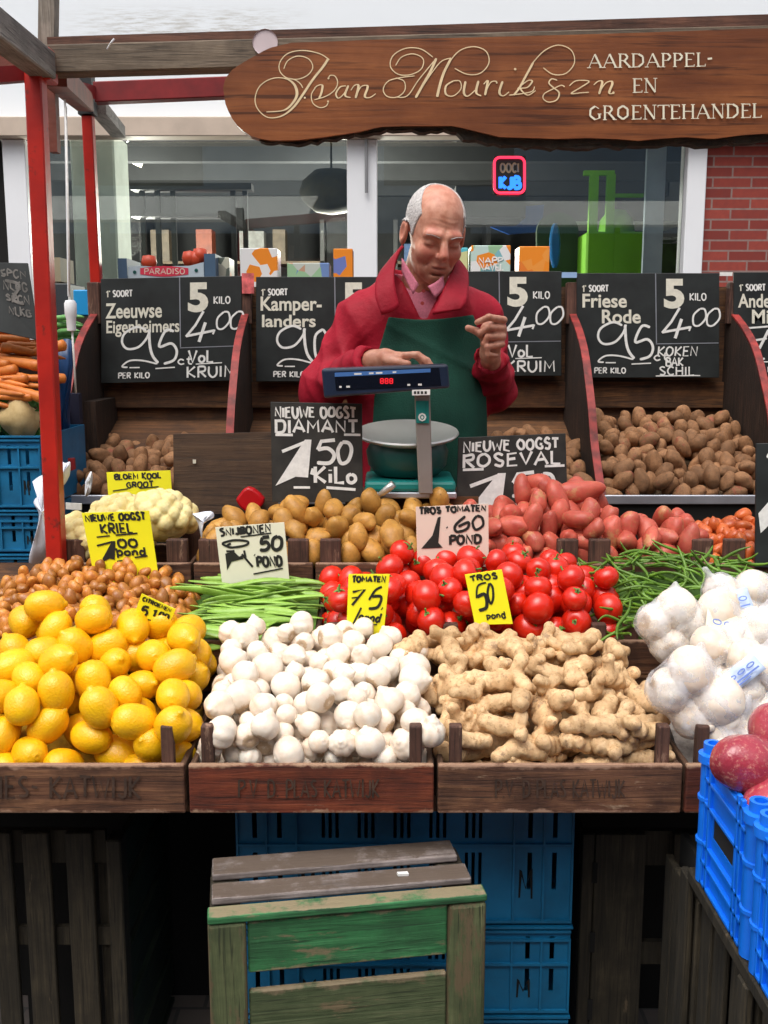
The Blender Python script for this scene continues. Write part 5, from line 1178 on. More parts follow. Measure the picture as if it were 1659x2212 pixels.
# netted garlic
t = NT('garlic_net'); t.t.nodes.remove(t.p); v = t.coord((1, 1, 1), rnd=False)
tr = t.n('ShaderNodeBsdfTransparent'); pf = t.n('ShaderNodeBsdfPrincipled'); pf.inputs['Base Color'].default_value = (.85, .86, .9, 1); pf.inputs['Roughness'].default_value = .25
mx = t.n('ShaderNodeMixShader'); t.l(t.ramp(t.noise(v, 45, 3), [(.35, .12), (.65, .55)]), mx.inputs[0]); t.l(tr.outputs[0], mx.inputs[1]); t.l(pf.outputs[0], mx.inputs[2]); t.l(mx.outputs[0], t.out.inputs[0]); net_m = t.m
M['taglab'] = plain('pale_blue_label', (.55, .66, .85), .4, 0, .12, 30)
def net(dx, dy, Y, sc_, rot_, lb, seed, nb=4, lab=None):
    rg = random.Random(seed); loc = at(dx, dy, Y); r_ = empty('garlic_net', loc, lb, 'garlic net', 'nets of large garlic bulbs'); Cc = []
    for k in range(nb):
        a_ = 2 * math.pi * k / nb + rg.uniform(-.3, .3); d = .030 if nb > 1 else 0; c = Vector((math.cos(a_) * d, rg.uniform(-.012, .012), math.sin(a_) * d)) * sc_; Cc.append(c)
        o = link('garlic_bulb', gm_[rg.randrange(7)], r_, c); o.rotation_euler = (rg.gauss(1.2, .5), rg.gauss(0, .6), rg.uniform(0, 6)); o.scale = (1.14 * sc_,) * 3
    tail = Vector((rg.uniform(-.05, .05), -.0, .06)) * sc_
    def fn(X, Y_, Z):
        D = None
        for c in Cc: s_ = sph(X, Y_, Z, c, .0325 * sc_); D = s_ if D is None else smin(D, s_, .02)
        D = smin(D, cap(X, Y_, Z, (0, 0, 0), tail * 1.15, .02, .006), .012)
        return D + .0014 * np.sin(X * 160 + Z * 120 + seed) * np.sin(Y_ * 150)
    link('net_wrap', sdf_mesh('net_wrap', fn, (-.09, -.055, -.085), (.09, .055, .095), .0045, net_m), r_)
    if lab:
        (u, v_), ang, (w_, h_) = lab; q = at(dx + u, dy + v_, Y - .045) - loc
        Mx = Euler((R(-28), ang, 0)).to_matrix(); mb = MB(); nx, nz = 6, 4
        P = [Mx @ Vector(((i / nx - .5) * w_, .004 * math.sin(i * 1.4), (j / nz - .5) * h_)) + q for j in range(nz + 1) for i in range(nx + 1)]
        lo = MB().poly(P, [(j * (nx + 1) + i, j * (nx + 1) + i + 1, (j + 1) * (nx + 1) + i + 1, (j + 1) * (nx + 1) + i) for j in range(nz) for i in range(nx)]).build('label', M['whitecard'] if rg.random() < .3 else M['taglab'], r_, smooth=True)
        so_ = lo.modifiers.new('s', 'SOLIDIFY'); so_.thickness = .0008
        c4 = [Mx @ Vector((a * w_ / 2, -.006, b * h_ / 2)) + q for a, b in ((-1, 1), (1, 1), (1, -1), (-1, -1))]
        m_ = MB(); P_ = Panel(*c4); write(P_, m_, 'ooo', .12, .2, .88, .5, .0022); P_.stroke(m_, [(.1, .7), (.9, .7)], .003, False); P_.stroke(m_, [(.1, .85), (.6, .85)], .002, False)
        m_.build('label_print', plain('label_blue_ink', (.12, .2, .55), .5), lo)
    return r_
for i, a in enumerate(((1500, 1500, 1.66, 1.10, 'big net of garlic lowest of the netted garlic, beside the ginger', 4, None), (1452, 1352, 1.86, .98, 'net of garlic at the upper left of the netted garlic, on the green beans', 4, None),
                       (1572, 1318, 1.93, 1.0, 'net of garlic with a pale blue label at the back of the netted garlic', 3, ((10, -14), -.25, (.075, .05))), (1570, 1350, 1.86, 1.0, 'net of garlic with a blue and white label in the middle of the netted garlic', 3, ((0, 6), .25, (.08, .055))),
                       (1640, 1400, 1.80, 1.05, 'net of garlic at the right edge, level with the blue and white label', 4, None), (1560, 1432, 1.76, .95, 'net of garlic under the blue and white label', 3, ((60, 20), .5, (.06, .04))),
                       (1640, 1490, 1.70, 1.05, 'net of garlic with a silvery label at the right edge', 4, ((-36, -36), -.7, (.07, .035))), (1648, 1310, 1.93, 1.0, 'net of garlic rearmost at the right edge', 3, None), (1590, 1590, 1.64, .85, 'net of garlic directly behind the big red potatoes', 3, None), (1760, 1420, 1.80, 1.0, 'net of garlic just beyond the right edge of the picture', 4, None), (1800, 1540, 1.70, 1.0, 'net of garlic beyond the right edge, low at the front', 4, None), (1800, 1340, 1.88, 1.0, 'net of garlic beyond the right edge, at the back', 4, None))):
    dx, dy, Y, sc_, lb, nb_, lab = a; net(dx, dy, Y, sc_ * 1.2, 0, lb, 700 + i, nb_, lab)
mound(TR[3], TX[3][0] + .02, TX[3][1] - .02, 1.618, 1.88, slope(TX[3][0], TX[3][1], 1.62, 1.93, .85, 1.0, .03), lin((.4, .36, .33)))
for i, (dx, dy, Y) in enumerate(((1612, 1418, 1.72), (1540, 1395, 1.84), (1625, 1345, 1.86), (1655, 1455, 1.75), (1560, 1580, 1.65), (1655, 1560, 1.66))):
    o = bpy.data.objects.new('garlic_bulb', gm_[i]); COL.objects.link(o); o.location = at(dx, dy, Y); o.scale = (1.25,) * 3; o.rotation_euler = (1.2 + i, .4 * i, i); tag(o, 'large garlic bulb lying between the nets of garlic at the right', 'garlic', 'large loose bulbs among the garlic nets')

# large red potatoes in the bright blue crates
br_ = [lumpy('large_red_potato', (.062, .046, .044), M['bigred'], .05, 95 + i, 28, 20) for i in range(3)]
for i, (x, y, z, rt, lb) in enumerate(((*at(1618, 1652, 1.385), (.2, .35, .5), 'large speckled red potato foremost in the bright blue crate'), (*at(1690, 1580, 1.46), (.3, .2, 1.7), 'large red potato higher up at the right edge of the picture'), (*at(1690, 1745, 1.335), (1, 0, .3), 'large red potato at the right edge just above the crate rim'), (.57, 1.44, .93, (0, .3, 1), 'large red potato deep in the far left corner of the bright blue crate'), (.76, 1.40, .99, (0, 0, .4), 'large red potato at the far side of the bright blue crate'), (.62, 1.16, .955, (0, .2, .6), 'large red potato in the nearest bright blue crate'))):
    o = bpy.data.objects.new('large_red_potato', br_[i % 3]); COL.objects.link(o); o.location = (x, y, z); o.rotation_euler = rt; tag(o, lb, 'potato')
    k = .0
fill = lambda b, y0, y1: part(b, 'lining', MB().bb(.50, .85, y0 + .01, y1 - .012, .776, .90), M['dark'])  # near-black block, the shade inside the crates put into its colour
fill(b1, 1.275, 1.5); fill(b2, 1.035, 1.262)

# next stall at the left: carrots, celeriac, greens, leeks
cr_ = []
for i in range(4):
    P = [(.0012, -.085)] + [(.003 + .0105 * ((k / 12) ** .7), -.085 + .16 * k / 12) for k in range(1, 13)] + [(.009, .079), (.003, .081)]
    cr_.append(revolve('carrot', P, 14, M['carrot'], lambda a, t_: 1 + .05 * math.sin(t_ * 40 + i), i))
rg = random.Random(77)
for i in range(62):
    dx = rg.uniform(-90, 78); dy = 700 + 165 * ((i * .618) % 1); Y = 2.86 - .18 * (dy - 700) / 165 + rg.uniform(-.015, .015); o = bpy.data.objects.new('carrot', cr_[i % 4]); COL.objects.link(o)
    o.location = at(dx, dy, Y); o.rotation_euler = (rg.gauss(0, .15), math.pi / 2 * rg.choice((-1, 1)) + rg.gauss(.08, .16), rg.gauss(0, .25)); o.scale = (rg.uniform(.8, 1.2),) * 3; tag(o, 'orange carrot in the pile at the left edge beside the red post', 'carrot', 'carrots at the left edge')
single('carrot_bench', MB().box((at(0, 880, 2.82).x - .06, 2.84, at(0, 800, 2.85).z - .05), (.34, .05, .26), (R(-40), 0, 0)), M['bin'], 'sloping brown board under the carrots at the left edge', 'board')
a = at(45, 905, 2.7); o = bpy.data.objects.new('celeriac', lumpy('celeriac', (.055, .05, .048), M['celeriac'], .16, 3)); COL.objects.link(o); o.location = a; tag(o, 'knobbly beige celeriac root above the blue crates at the left edge', 'celeriac')
o = bpy.data.objects.new('celeriac', lumpy('celeriac', (.05, .045, .045), M['celeriac'], .16, 4)); COL.objects.link(o); o.location = at(-40, 910, 2.72); tag(o, 'second celeriac root half outside the left edge of the picture', 'celeriac')
lv = MB()
for i in range(240):
    c = at(rg.uniform(-80, 92), rg.uniform(865, 940), 2.74 + rg.uniform(-.04, .06)); a_ = rg.uniform(0, 6.3); L_ = rg.uniform(.012, .026); d = Vector((math.cos(a_), rg.uniform(-.5, .5), math.sin(a_))).normalized() * L_; n_ = Vector((-d.z, rg.uniform(-.01, .01), d.x)) * .4
    lv.poly([c - d, c + n_, c + d, c - n_], [(0, 1, 2, 3)])
o = lv.build('parsley', M['leafdark']); tag(o, 'dark green leafy parsley between the carrots and the blue crates at the left', 'parsley', kind='stuff')
lk = [pod_mesh(60 + i, .15, .022, .018, M['leek'], .02, 'leek') for i in range(3)]
for i in range(16):
    o = bpy.data.objects.new('leek', lk[i % 3]); COL.objects.link(o); o.location = at(rg.uniform(128, 148), 685 + i * 10, 3.3 + rg.uniform(-.02, .05)); o.rotation_euler = (0, rg.gauss(0, .08), rg.gauss(0, .2)); tag(o, 'green leek in the pile between the two red posts', 'leek', 'leeks between the red posts')
single('leek_table', MB().bb(at(120, 850, 3.2).x - .05, at(205, 850, 3.2).x + .0, 3.2, 3.5, 0, at(160, 850, 3.3).z - .02), M['bin_z'], 'dark box standing under the leeks between the red posts', 'box')
# ------------------------------------------------------------------ the greengrocer
ROOT = Vector((.10, 2.74, .20))
man = empty('person', Vector((.106, 2.925, .160)), 'elderly balding man in crimson jacket and green apron bowing his head over the scale', 'person')
W = lambda x, y, z: Vector((x, y, z)) - ROOT
# skin with ruddier cheeks, nose and scalp, in head space
t = NT('skin'); tc = t.n('ShaderNodeTexCoord'); at_ = t.n('ShaderNodeAttribute', attribute_name='ruddy'); at2 = t.n('ShaderNodeAttribute', attribute_name='brow')
nz = t.noise(tc.outputs['Object'], 45, 4); c = t.mix(t.ramp(nz, [(.38, 0.0), (.62, 1.0)]), (.50, .20, .125), (.66, .33, .23))
c = t.mix(at_.outputs['Fac'], c, (.60, .15, .11)); c = t.mix(at2.outputs['Fac'], c, (.14, .055, .035)); t.base(c); t.rough(.48)
t.p.inputs['Subsurface Weight'].default_value = .12; t.p.inputs['Subsurface Radius'].default_value = (1, .35, .2); t.p.inputs['Subsurface Scale'].default_value = .006
t.bump(t.noise(tc.outputs['Object'], 220, 3), .3, .001); M['skin'] = t.m

HC = Vector((.128, 2.655, 1.872)); HS = 1.0
# head space: x to the man's left (viewer's right), y forward, z up
MH = Euler((0, 0, R(14))).to_matrix() @ Euler((R(24), 0, 0)).to_matrix() @ Euler((0, R(4), 0)).to_matrix() @ Matrix(((1, 0, 0), (0, -1, 0), (0, 0, 1)))
MHn = np.array(MH)
def headspace(X, Y, Z):
    p = HC - ROOT; dx, dy, dz = (X - p.x) / HS, (Y - p.y) / HS, (Z - p.z) / HS
    I = MHn.T
    return I[0, 0] * dx + I[0, 1] * dy + I[0, 2] * dz, I[1, 0] * dx + I[1, 1] * dy + I[1, 2] * dz, I[2, 0] * dx + I[2, 1] * dy + I[2, 2] * dz
def head_sdf(x, y, z):
    ax = np.abs(x)
    D = ell(x, y, z, (0, -.012, .038), (.073, .092, .082))
    D = smin(D, ell(x, y, z, (0, .03, -.03), (.060, .064, .078)), .03)
    D = smin(D, ell(x, y, z, (0, .048, -.075), (.043, .044, .036)), .025)           # jaw
    D = smin(D, sph(x, y, z, (0, .078, -.093), .016), .02)                          # chin
    D = smin(D, ell(ax, y, z, (.036, .064, -.028), (.024, .024, .022)), .018)       # cheeks
    D = smin(D, cap(ax, y, z, (.012, .087, .020), (.042, .076, .019), .0105, .009), .018)   # brow
    D = smax(D, -ell(ax, y, z, (.031, .104, .0005), (.018, .018, .0115)), .014)     # sockets
    D = smin(D, ell(ax, y, z, (.031, .0765, .000), (.0155, .0125, .0105)), .006)    # lids over the eyes
    D = smin(D, cap(x, y, z, (0, .090, .014), (0, .113, -.022), .0085, .0125), .008)  # nose
    D = smin(D, sph(ax, y, z, (.0115, .101, -.027), .0078), .005)
    D = smax(D, -sph(ax, y, z, (.006, .110, -.0375), .0038), .003)
    D = smax(D, -cap(ax, y, z, (.019, .100, -.026), (.034, .082, -.058), .0025), .007)  # folds beside the mouth
    D = smin(D, ell(x, y, z, (0, .0875, -.0545), (.021, .011, .0055)), .005)
    D = smin(D, ell(x, y, z, (0, .085, -.0665), (.018, .011, .006)), .005)
    D = smax(D, -ell(x, y, z, (0, .099, -.0603), (.021, .008, .0016)), .003)
    D = smax(D, -ell(x, y, z, (0, .089, -.078), (.018, .006, .004)), .006)
    E = ell(ax, y, z, (.079, -.008, -.006), (.010, .020, .033)); E = smax(E, -ell(ax, y, z, (.089, -.002, -.002), (.008, .011, .019)), .005)
    D = smin(D, E, .006)
    D = D + .0005 * np.sin(z * 520 + 2 * np.sin(x * 60)) * np.clip((z - .035) / .02, 0, 1) * np.clip((y - .06) / .02, 0, 1) * np.clip((.072 - z) / .01, 0, 1)  # forehead lines
    return D
def finger(X, Y, Z, pts, r, D=None, k=.004):
    for i in range(len(pts) - 1):
        a = r * (1 - .13 * i); c = cap(X, Y, Z, pts[i], pts[i + 1], a, a * .88); D = c if D is None else smin(D, c, k)
    return D
sL, eL, wL = W(-.075, 2.735, 1.655), W(-.175, 2.72, 1.465), W(-.03, 2.505, 1.548)
sR, eR, wR = W(.262, 2.735, 1.655), W(.300, 2.735, 1.468), W(.268, 2.545, 1.565)
def hands(X, Y, Z):
    # his right hand (viewer's left) lies flat on the display head
    p = wL; D = cap(X, Y, Z, p, p + Vector((.03, -.012, .004)), .024, .026)
    D = smin(D, ell(X, Y, Z, p + Vector((.055, -.02, .006)), (.040, .03, .016)), .012)
    for i, (oy, L_) in enumerate(((-.030, .060), (-.012, .068), (.006, .062), (.020, .048))):
        b = p + Vector((.078, oy - .012, .012)); D = smin(D, finger(X, Y, Z, [b, b + Vector((L_ * .5, -.006, .002)), b + Vector((L_ * .85, -.012, -.012)), b + Vector((L_, -.014, -.024))], .0088), .004)
    b = p + Vector((.035, -.04, .0)); D = smin(D, finger(X, Y, Z, [b, b + Vector((.028, -.014, -.004)), b + Vector((.052, -.016, -.008))], .0105), .006)
    # his left hand (viewer's right): fist, thumb and forefinger pinching
    q = wR; F = cap(X, Y, Z, q, q + Vector((.0, -.02, .02)), .025, .026)
    F = smin(F, ell(X, Y, Z, q + Vector((.004, -.035, .050)), (.034, .028, .040)), .014)
    kx = q + Vector((.022, -.045, .082))
    for i in range(4):
        b = kx + Vector((.006 - .001 * i, -.004, -.020 * i)); m = b + Vector((-.040, -.026, .006 - .004 * i)); e_ = m + Vector((-.028 + .010 * i, .004, -.012 - .002 * i)); g_ = e_ + Vector((.000 + .008 * i, .018, -.004))
        P_ = [b, m, e_] if i == 0 else [b, m, e_, g_]
        F = smin(F, finger(X, Y, Z, P_, .0096 - .0004 * i), .0035)
    b = q + Vector((-.020, -.040, .040)); F = smin(F, finger(X, Y, Z, [b, b + Vector((-.020, -.022, .014)), b + Vector((-.042, -.028, .022))], .0105), .005)
    return D, F
def attrs(me, M3=None):
    n = len(me.vertices); co = np.zeros(n * 3); me.vertices.foreach_get('co', co); co = co.reshape(-1, 3)
    x, y, z = headspace(co[:, 0], co[:, 1], co[:, 2]); ax = np.abs(x)
    g = lambda cx, cy, cz, s: np.exp(-(((ax - cx) ** 2 + (y - cy) ** 2 + (z - cz) ** 2) / s ** 2))
    rd = .75 * g(.036, .085, -.028, .022) + .7 * g(0, .115, -.018, .02) + .5 * g(.03, .085, .03, .02) + .35 * g(.08, -.005, 0, .03) + .5 * g(0, .095, -.06, .014) + .25 * g(0, .0, .12, .05)
    bw = .5 * np.exp(-((z + .0045) / .0028) ** 2) * np.exp(-((ax - .031) / .014) ** 4) * (y > .06) + .4 * np.exp(-((z - .021) / .005) ** 2) * np.exp(-((ax - .03) / .016) ** 4) * (y > .06) + .6 * np.exp(-((z + .0603) / .0022) ** 2) * np.exp(-(ax / .021) ** 6) * (y > .07)  # lid and lip creases darkened in the colour, with the brows
    far = (np.abs(z) < .16) & (np.abs(x) < .12) & (np.abs(y) < .16)
    for nm, val in (('ruddy', np.clip(rd, 0, 1) * far), ('brow', np.clip(bw, 0, 1) * far)):
        a = me.attributes.new(nm, 'FLOAT', 'POINT'); a.data.foreach_set('value', val.astype(np.float32))
neck0, neck1 = W(.118, 2.70, 1.82), W(.088, 2.755, 1.66)
def body_head(X, Y, Z):
    x, y, z = headspace(X, Y, Z); D = head_sdf(x, y, z) * HS
    return smin(D, cap(X, Y, Z, neck0, neck1, .055, .068), .02)
hc = HC - ROOT
me1 = sdf_mesh('head', body_head, (hc.x - .13, hc.y - .15, hc.z - .26), (hc.x + .13, hc.y + .15, hc.z + .15), .0022, M['skin']); attrs(me1)
me2 = sdf_mesh('handL', lambda X, Y, Z: smin(hands(X, Y, Z)[0], cap(X, Y, Z, eL, wL, .036, .024), .01), tuple(wL + Vector((-.22, -.11, -.14))), tuple(wL + Vector((.19, .24, .07))), .0026, M['skin']); attrs(me2)
me3 = sdf_mesh('handR', lambda X, Y, Z: smin(hands(X, Y, Z)[1], cap(X, Y, Z, eR, wR, .036, .024), .01), tuple(wR + Vector((-.12, -.14, -.14))), tuple(wR + Vector((.14, .24, .14))), .0024, M['skin']); attrs(me3)
me4 = sdf_mesh('trunk', lambda X, Y, Z: smin(smin(ell(X, Y, Z, W(.09, 2.75, 1.48), (.15, .10, .24)), cap(X, Y, Z, W(.09, 2.75, 1.3), W(.09, 2.76, 1.15), .125, .13), .08), smin(smin(cap(X, Y, Z, sL, sR, .05), cap(X, Y, Z, sL, eL, .045, .036), .03), cap(X, Y, Z, sR, eR, .045, .036), .03), .05), (-.35, -.2, .85), (.35, .2, 1.6), .012, M['skin']); attrs(me4)
import bmesh
bm = bmesh.new()
for m_ in (me1, me2, me3, me4): bm.from_mesh(m_)
me = bpy.data.meshes.new('body'); bm.to_mesh(me); bm.free(); me.materials.append(M['skin']); me.polygons.foreach_set('use_smooth', [True] * len(me.polygons))
link('body', me, man)
# hair: short white fringe at the sides and back, thin over the crown
def hair(X, Y, Z):
    x, y, z = headspace(X, Y, Z); D = head_sdf(x, y, z) - .0032 - .0012 * np.sin(x * 900 + y * 300) * np.sin(z * 800)
    bald = ell(x, y, z, (0, .050, .085), (.057, .098, .088)); low = -.002 - z; ear = -ell(np.abs(x), y, z, (.079, -.004, -.008), (.03, .024, .034)); front = y - .028 - .25 * np.clip(z, -.05, .1)
    return np.maximum(np.maximum(np.maximum(smax(D, -bald, .006), low), ear * -1 * -1), front) * HS
link('hair', sdf_mesh('hair', hair, (hc.x - .12, hc.y - .14, hc.z - .12), (hc.x + .12, hc.y + .16, hc.z + .14), .0026, M['hair']), man)
bw = MB()
for s_ in (-1, 1):
    for k in range(9):
        u = k / 8; p = Vector((s_ * (.014 + .03 * u), .0995 - .012 * u ** 2 - .002, .019 + .004 * math.sin(u * 2.6))); q = p + Vector((s_ * .007, .001, .0025))
        bw.tube([MH @ p * HS + hc, MH @ q * HS + hc], [.0012, .0004], 5)
bw.build('eyebrows', M['hair'], man, smooth=True)

# clothes
NSG = np.random.RandomState(5)
WV = [(NSG.uniform(-1, 1), f_, NSG.uniform(0, 6.3), a_) for f_, a_ in ((15, .0034), (21, .0030), (29, .0022), (41, .0015))]
def folds(X, Y, Z, k=1.0):
    u = np.sin(X * 6 + Z * 5) * .05 + np.sin(Z * 9 + Y * 4) * .03; D = 0
    for t_, f_, p, a in WV: s_ = np.sin(f_ * (X * math.cos(t_) + (Z * .55 + u) * math.sin(t_) + Y * .3) + p); D = D - a * (1.1 - 2.2 * np.abs(s_) ** .8)
    return D * k
def torso(X, Y, Z, g=0):
    D = ell(X, Y, Z, W(.09, 2.755, 1.50), (.185 + g, .128 + g, .27 + g))
    D = smin(D, cap(X, Y, Z, W(.09, 2.75, 1.38), W(.095, 2.765, 1.12), .165 + g, .175 + g), .08)
    D = smin(D, cap(X, Y, Z, sL + Vector((.035, .01, .0)), sR + Vector((-.035, .01, .0)), .070 + g), .06)
    D = smin(D, cap(X, Y, Z, W(.092, 2.76, 1.70), W(.10, 2.745, 1.765), .095 + g, .062 + g), .06)
    return D
def sleeve(X, Y, Z, s_, e, w_, lateral):
    D = cap(X, Y, Z, s_, e, .064, .062); d = (w_ - e).normalized(); w2 = w_ - d * .012
    E = cap(X, Y, Z, e, w2, .061, .043); D = smin(D, E, .03)
    ln = (e - s_).length; axis = (e - s_).normalized(); tt = (X - s_.x) * axis.x + (Y - s_.y) * axis.y + (Z - s_.z) * axis.z
    D = D - .0042 * (1 - 2 * np.abs(np.sin(tt * 40 + 14 * X + 9 * Y))) * np.exp(-((tt - ln * .85) / .11) ** 2)
    t2 = (X - e.x) * d.x + (Y - e.y) * d.y + (Z - e.z) * d.z
    D = D - .0034 * (1 - 2 * np.abs(np.sin(t2 * 46 + 16 * Z + 10 * X))) * np.clip(t2 / .05, 0, 1)
    return D, (X - w2.x) * d.x + (Y - w2.y) * d.y + (Z - w2.z) * d.z
def jacket(X, Y, Z):
    T_ = torso(X, Y, Z, .012)
    aL, cL = sleeve(X, Y, Z, sL, eL, wL, -1); aR, cR = sleeve(X, Y, Z, sR, eR, wR, 1)
    aL = np.maximum(aL, cL); aR = np.maximum(aR, cR)
    aL = np.maximum(aL, -np.maximum(cap(X, Y, Z, eL, wL + (wL - eL) * .3, .03, .036), -cL - .03)); aR = np.maximum(aR, -np.maximum(cap(X, Y, Z, eR, wR + (wR - eR) * .3, .03, .036), -cR - .03))
    D = smin(smin(T_, aL, .035), aR, .035) + folds(X, Y, Z)
    # open V at the neck
    zt_ = Z - W(0, 0, 1.655).z; xc = X - (W(.102, 0, 0).x + .02 * zt_)
    V_ = np.maximum(np.abs(xc) - .008 - .50 * np.clip(zt_, 0, .2), -zt_); V_ = np.maximum(V_, Y - W(0, 2.74, 0).y)
    D = smax(D, -V_, .006)
    neck = cap(X, Y, Z, W(.105, 2.72, 1.90), W(.095, 2.745, 1.70), .088, .072)
    D = smax(D, -neck, .008)
    return np.maximum(D, Z - W(0, 0, 1.80).z)
link('jacket', sdf_mesh('jacket', jacket, (-.42, -.36, .86), (.42, .24, 1.62), .0052, M['jacket']), man)
def shirt(X, Y, Z):
    T_ = torso(X, Y, Z, .001) + folds(X, Y, Z, .25); neck = cap(X, Y, Z, W(.105, 2.70, 1.86), W(.098, 2.735, 1.70), .075, .062)
    D = smax(T_, -neck, .006); p = X - W(.106, 0, 0).x; D = D - .002 * np.exp(-(p / .012) ** 4)
    return np.maximum(np.maximum(D, Z - W(0, 0, 1.775).z), W(0, 0, 1.6).z - Z)
link('shirt', sdf_mesh('shirt', shirt, (-.13, -.22, 1.38), (.15, .1, 1.6), .004, M['shirt']), man)
def flap(P, th=.006, name='collar', mat=None, sub=2, bulge=.0):
    "a small cloth panel through a grid of view spots (dx,dy,Y)"
    rows = [[at(*q) - ROOT for q in r] for r in P]; nr, nc = len(rows), len(rows[0]); mb = MB()
    mb.poly([q for r in rows for q in r], [(j * nc + i, j * nc + i + 1, (j + 1) * nc + i + 1, (j + 1) * nc + i) for j in range(nr - 1) for i in range(nc - 1)])
    o = mb.build(name, mat, man, smooth=True); s1 = o.modifiers.new('sub', 'SUBSURF'); s1.levels = s1.render_levels = sub; s1.boundary_smooth = 'PRESERVE_CORNERS'; s2 = o.modifiers.new('so', 'SOLIDIFY'); s2.thickness = th; s2.offset = 0; return o
# jacket collar: left wing, back, right wing
flap([[(870, 532, 2.70), (858, 548, 2.66), (850, 580, 2.60), (850, 625, 2.565), (862, 668, 2.555)],
      [(860, 542, 2.72), (842, 560, 2.665), (830, 595, 2.59), (832, 640, 2.555), (845, 682, 2.548)],
      [(852, 560, 2.74), (826, 580, 2.67), (808, 610, 2.585), (806, 650, 2.56), (822, 685, 2.548)]], .008, 'collar', M['jacket'])
flap([[(990, 560, 2.68), (978, 590, 2.63), (962, 625, 2.585), (945, 660, 2.565), (936, 684, 2.555)],
      [(1003, 575, 2.69), (998, 605, 2.63), (988, 640, 2.57), (975, 662, 2.55), (962, 680, 2.545)],
      [(1012, 590, 2.71), (1016, 615, 2.64), (1014, 645, 2.58), (1010, 662, 2.56), (1000, 674, 2.555)]], .008, 'collar', M['jacket'])
# shirt collar points
flap([[(868, 560, 2.60), (885, 588, 2.575), (905, 618, 2.56)], [(868, 590, 2.60), (880, 615, 2.572), (892, 640, 2.556)]], .004, 'shirt_collar', M['shirt'])
flap([[(958, 600, 2.59), (945, 612, 2.57), (925, 622, 2.56)], [(962, 625, 2.59), (952, 638, 2.57), (942, 648, 2.556)]], .004, 'shirt_collar', M['shirt'])
bt = MB()
for e in (660, 632): bt.lathe([(0, 0), (.005, 0), (.005, .002), (0, .002)], at(913 + (660 - e) * .1, e, 2.572 - (0.004 if e == 660 else 0)) - ROOT, 12, Matrix.Rotation(R(90), 3, 'X'))
bt.build('button', M['redtrim'], man)
# green bib apron
def apron(X, Y, Z):
    g = torso(X, Y, Z, .024) + folds(X, Y, Z, .25) - .005 * np.sin(X * 34 + Z * 9) * np.clip((1.38 - Z) / .25, 0, 1) - .004 * np.exp(-((Z - 1.38 + .5 * (X - .02)) / .012) ** 2)
    zz = Z + ROOT.z; yb = W(0, 2.60, 0).y
    drop = np.abs(Y - (W(0, 2.572, 0).y + .004 * np.sin(X * 32 + Z * 5) + .0015 * np.sin(X * 75))) - .0025
    shell = np.abs(g) - .0045
    hw = np.interp(zz.ravel(), [.85, 1.2, 1.42, 1.56, 1.66], [.175, .165, .152, .142, .112]).reshape(zz.shape)
    xc = X - (W(.122, 0, 0).x + .0 * Z)
    D = np.maximum(shell, Y - W(0, 2.70, 0).y)
    D = np.maximum(D, np.abs(xc) - hw); return np.maximum(np.maximum(D, zz - (1.661 - .010 * np.cos(X * 14))), .80 - zz)
link('apron', sdf_mesh('apron', apron, (-.2, -.24, .6), (.24, .0, 1.5), .004, M['apron']), man)
def legs(X, Y, Z):
    D = cap(X, Y, Z, W(.0, 2.76, 1.06), W(-.01, 2.76, .30), .10, .065); E = cap(X, Y, Z, W(.19, 2.76, 1.06), W(.20, 2.76, .30), .10, .065)
    return np.maximum(smin(D, E, .04), .05 - Z)
link('trousers', sdf_mesh('trousers', legs, (-.3, -.16, 0), (.3, .2, 1.05), .015, M['trousers']), man)
for x in (-.01, .20):
    def shoe(X, Y, Z): return np.maximum(smin(ell(X, Y, Z, W(x, 2.68, .24), (.05, .13, .05)), cap(X, Y, Z, W(x, 2.76, .25), W(x, 2.76, .32), .05), .03), .002 - Z)
    link('shoe', sdf_mesh('shoe', shoe, (x - ROOT.x - .08, -.22, -.01), (x - ROOT.x + .08, .1, .16), .008, M['black']), man)
dbd = empty('duckboard', (.1, 2.74, 0), 'low wooden duckboard on which the man stands', 'duckboard')
for i in range(4): part(dbd, 'slat', MB().bb(-.35, .6, 2.52 + i * .085, 2.59 + i * .085, .17, .199), M['greywood'])
for x in (-.3, .55): part(dbd, 'bearer', MB().bb(x - .03, x + .03, 2.52, 2.845, 0, .169), M['greywood_z'])

man.scale = (1.035,) * 3
# ------------------------------------------------------------------ the scale
sc = empty('market_scale', at(885, 1078, 2.6), 'teal shop scale with steel pan and navy display head on a grey column', 'scale')
Ysc = 2.48; zb_ = at(900, 1077, Ysc).z
xl, xr = at(788, 1050, Ysc).x, at(985, 1050, Ysc).x
part(sc, 'base', MB().bb(xl, xr, Ysc, Ysc + .21, zb_ + .016, at(900, 1040, Ysc).z), M['teal'], bevel=.008, segs=2)
part(sc, 'base_trim', MB().bb(xl - .002, xr + .002, Ysc - .003, Ysc + .21, zb_, zb_ + .0155), M['alu'], bevel=.003)
xm = at(880, 980, 2.58).x; zp = at(870, 950, 2.58).z
part(sc, 'bowl_support', MB().lathe([(.05, -.105), (.08, -.10), (.10, -.075), (.105, -.04), (.095, -.02), (.0, -.02)], (xm, 2.59, zp + .012), 36), M['tealdark'], smooth=True, auto=50)
part(sc, 'pan', MB().lathe([(0, -.001), (.06, .0), (.095, .006), (.118, .014), (.129, .018), (.131, .014), (.127, .008), (.10, -.002), (.05, -.006), (0, -.006)], (xm, 2.59, zp + .004), 48, Matrix.Rotation(R(9), 3, 'X')), M['steel'], smooth=True, auto=60)
part(sc, 'column', MB().prism([at(895, 845, 2.425), at(929, 845, 2.425), at(935, 1068, 2.44), at(905, 1068, 2.44)], (0, .018, 0)), plain('column_grey', (.30, .27, .25), .4, .3), bevel=.003)
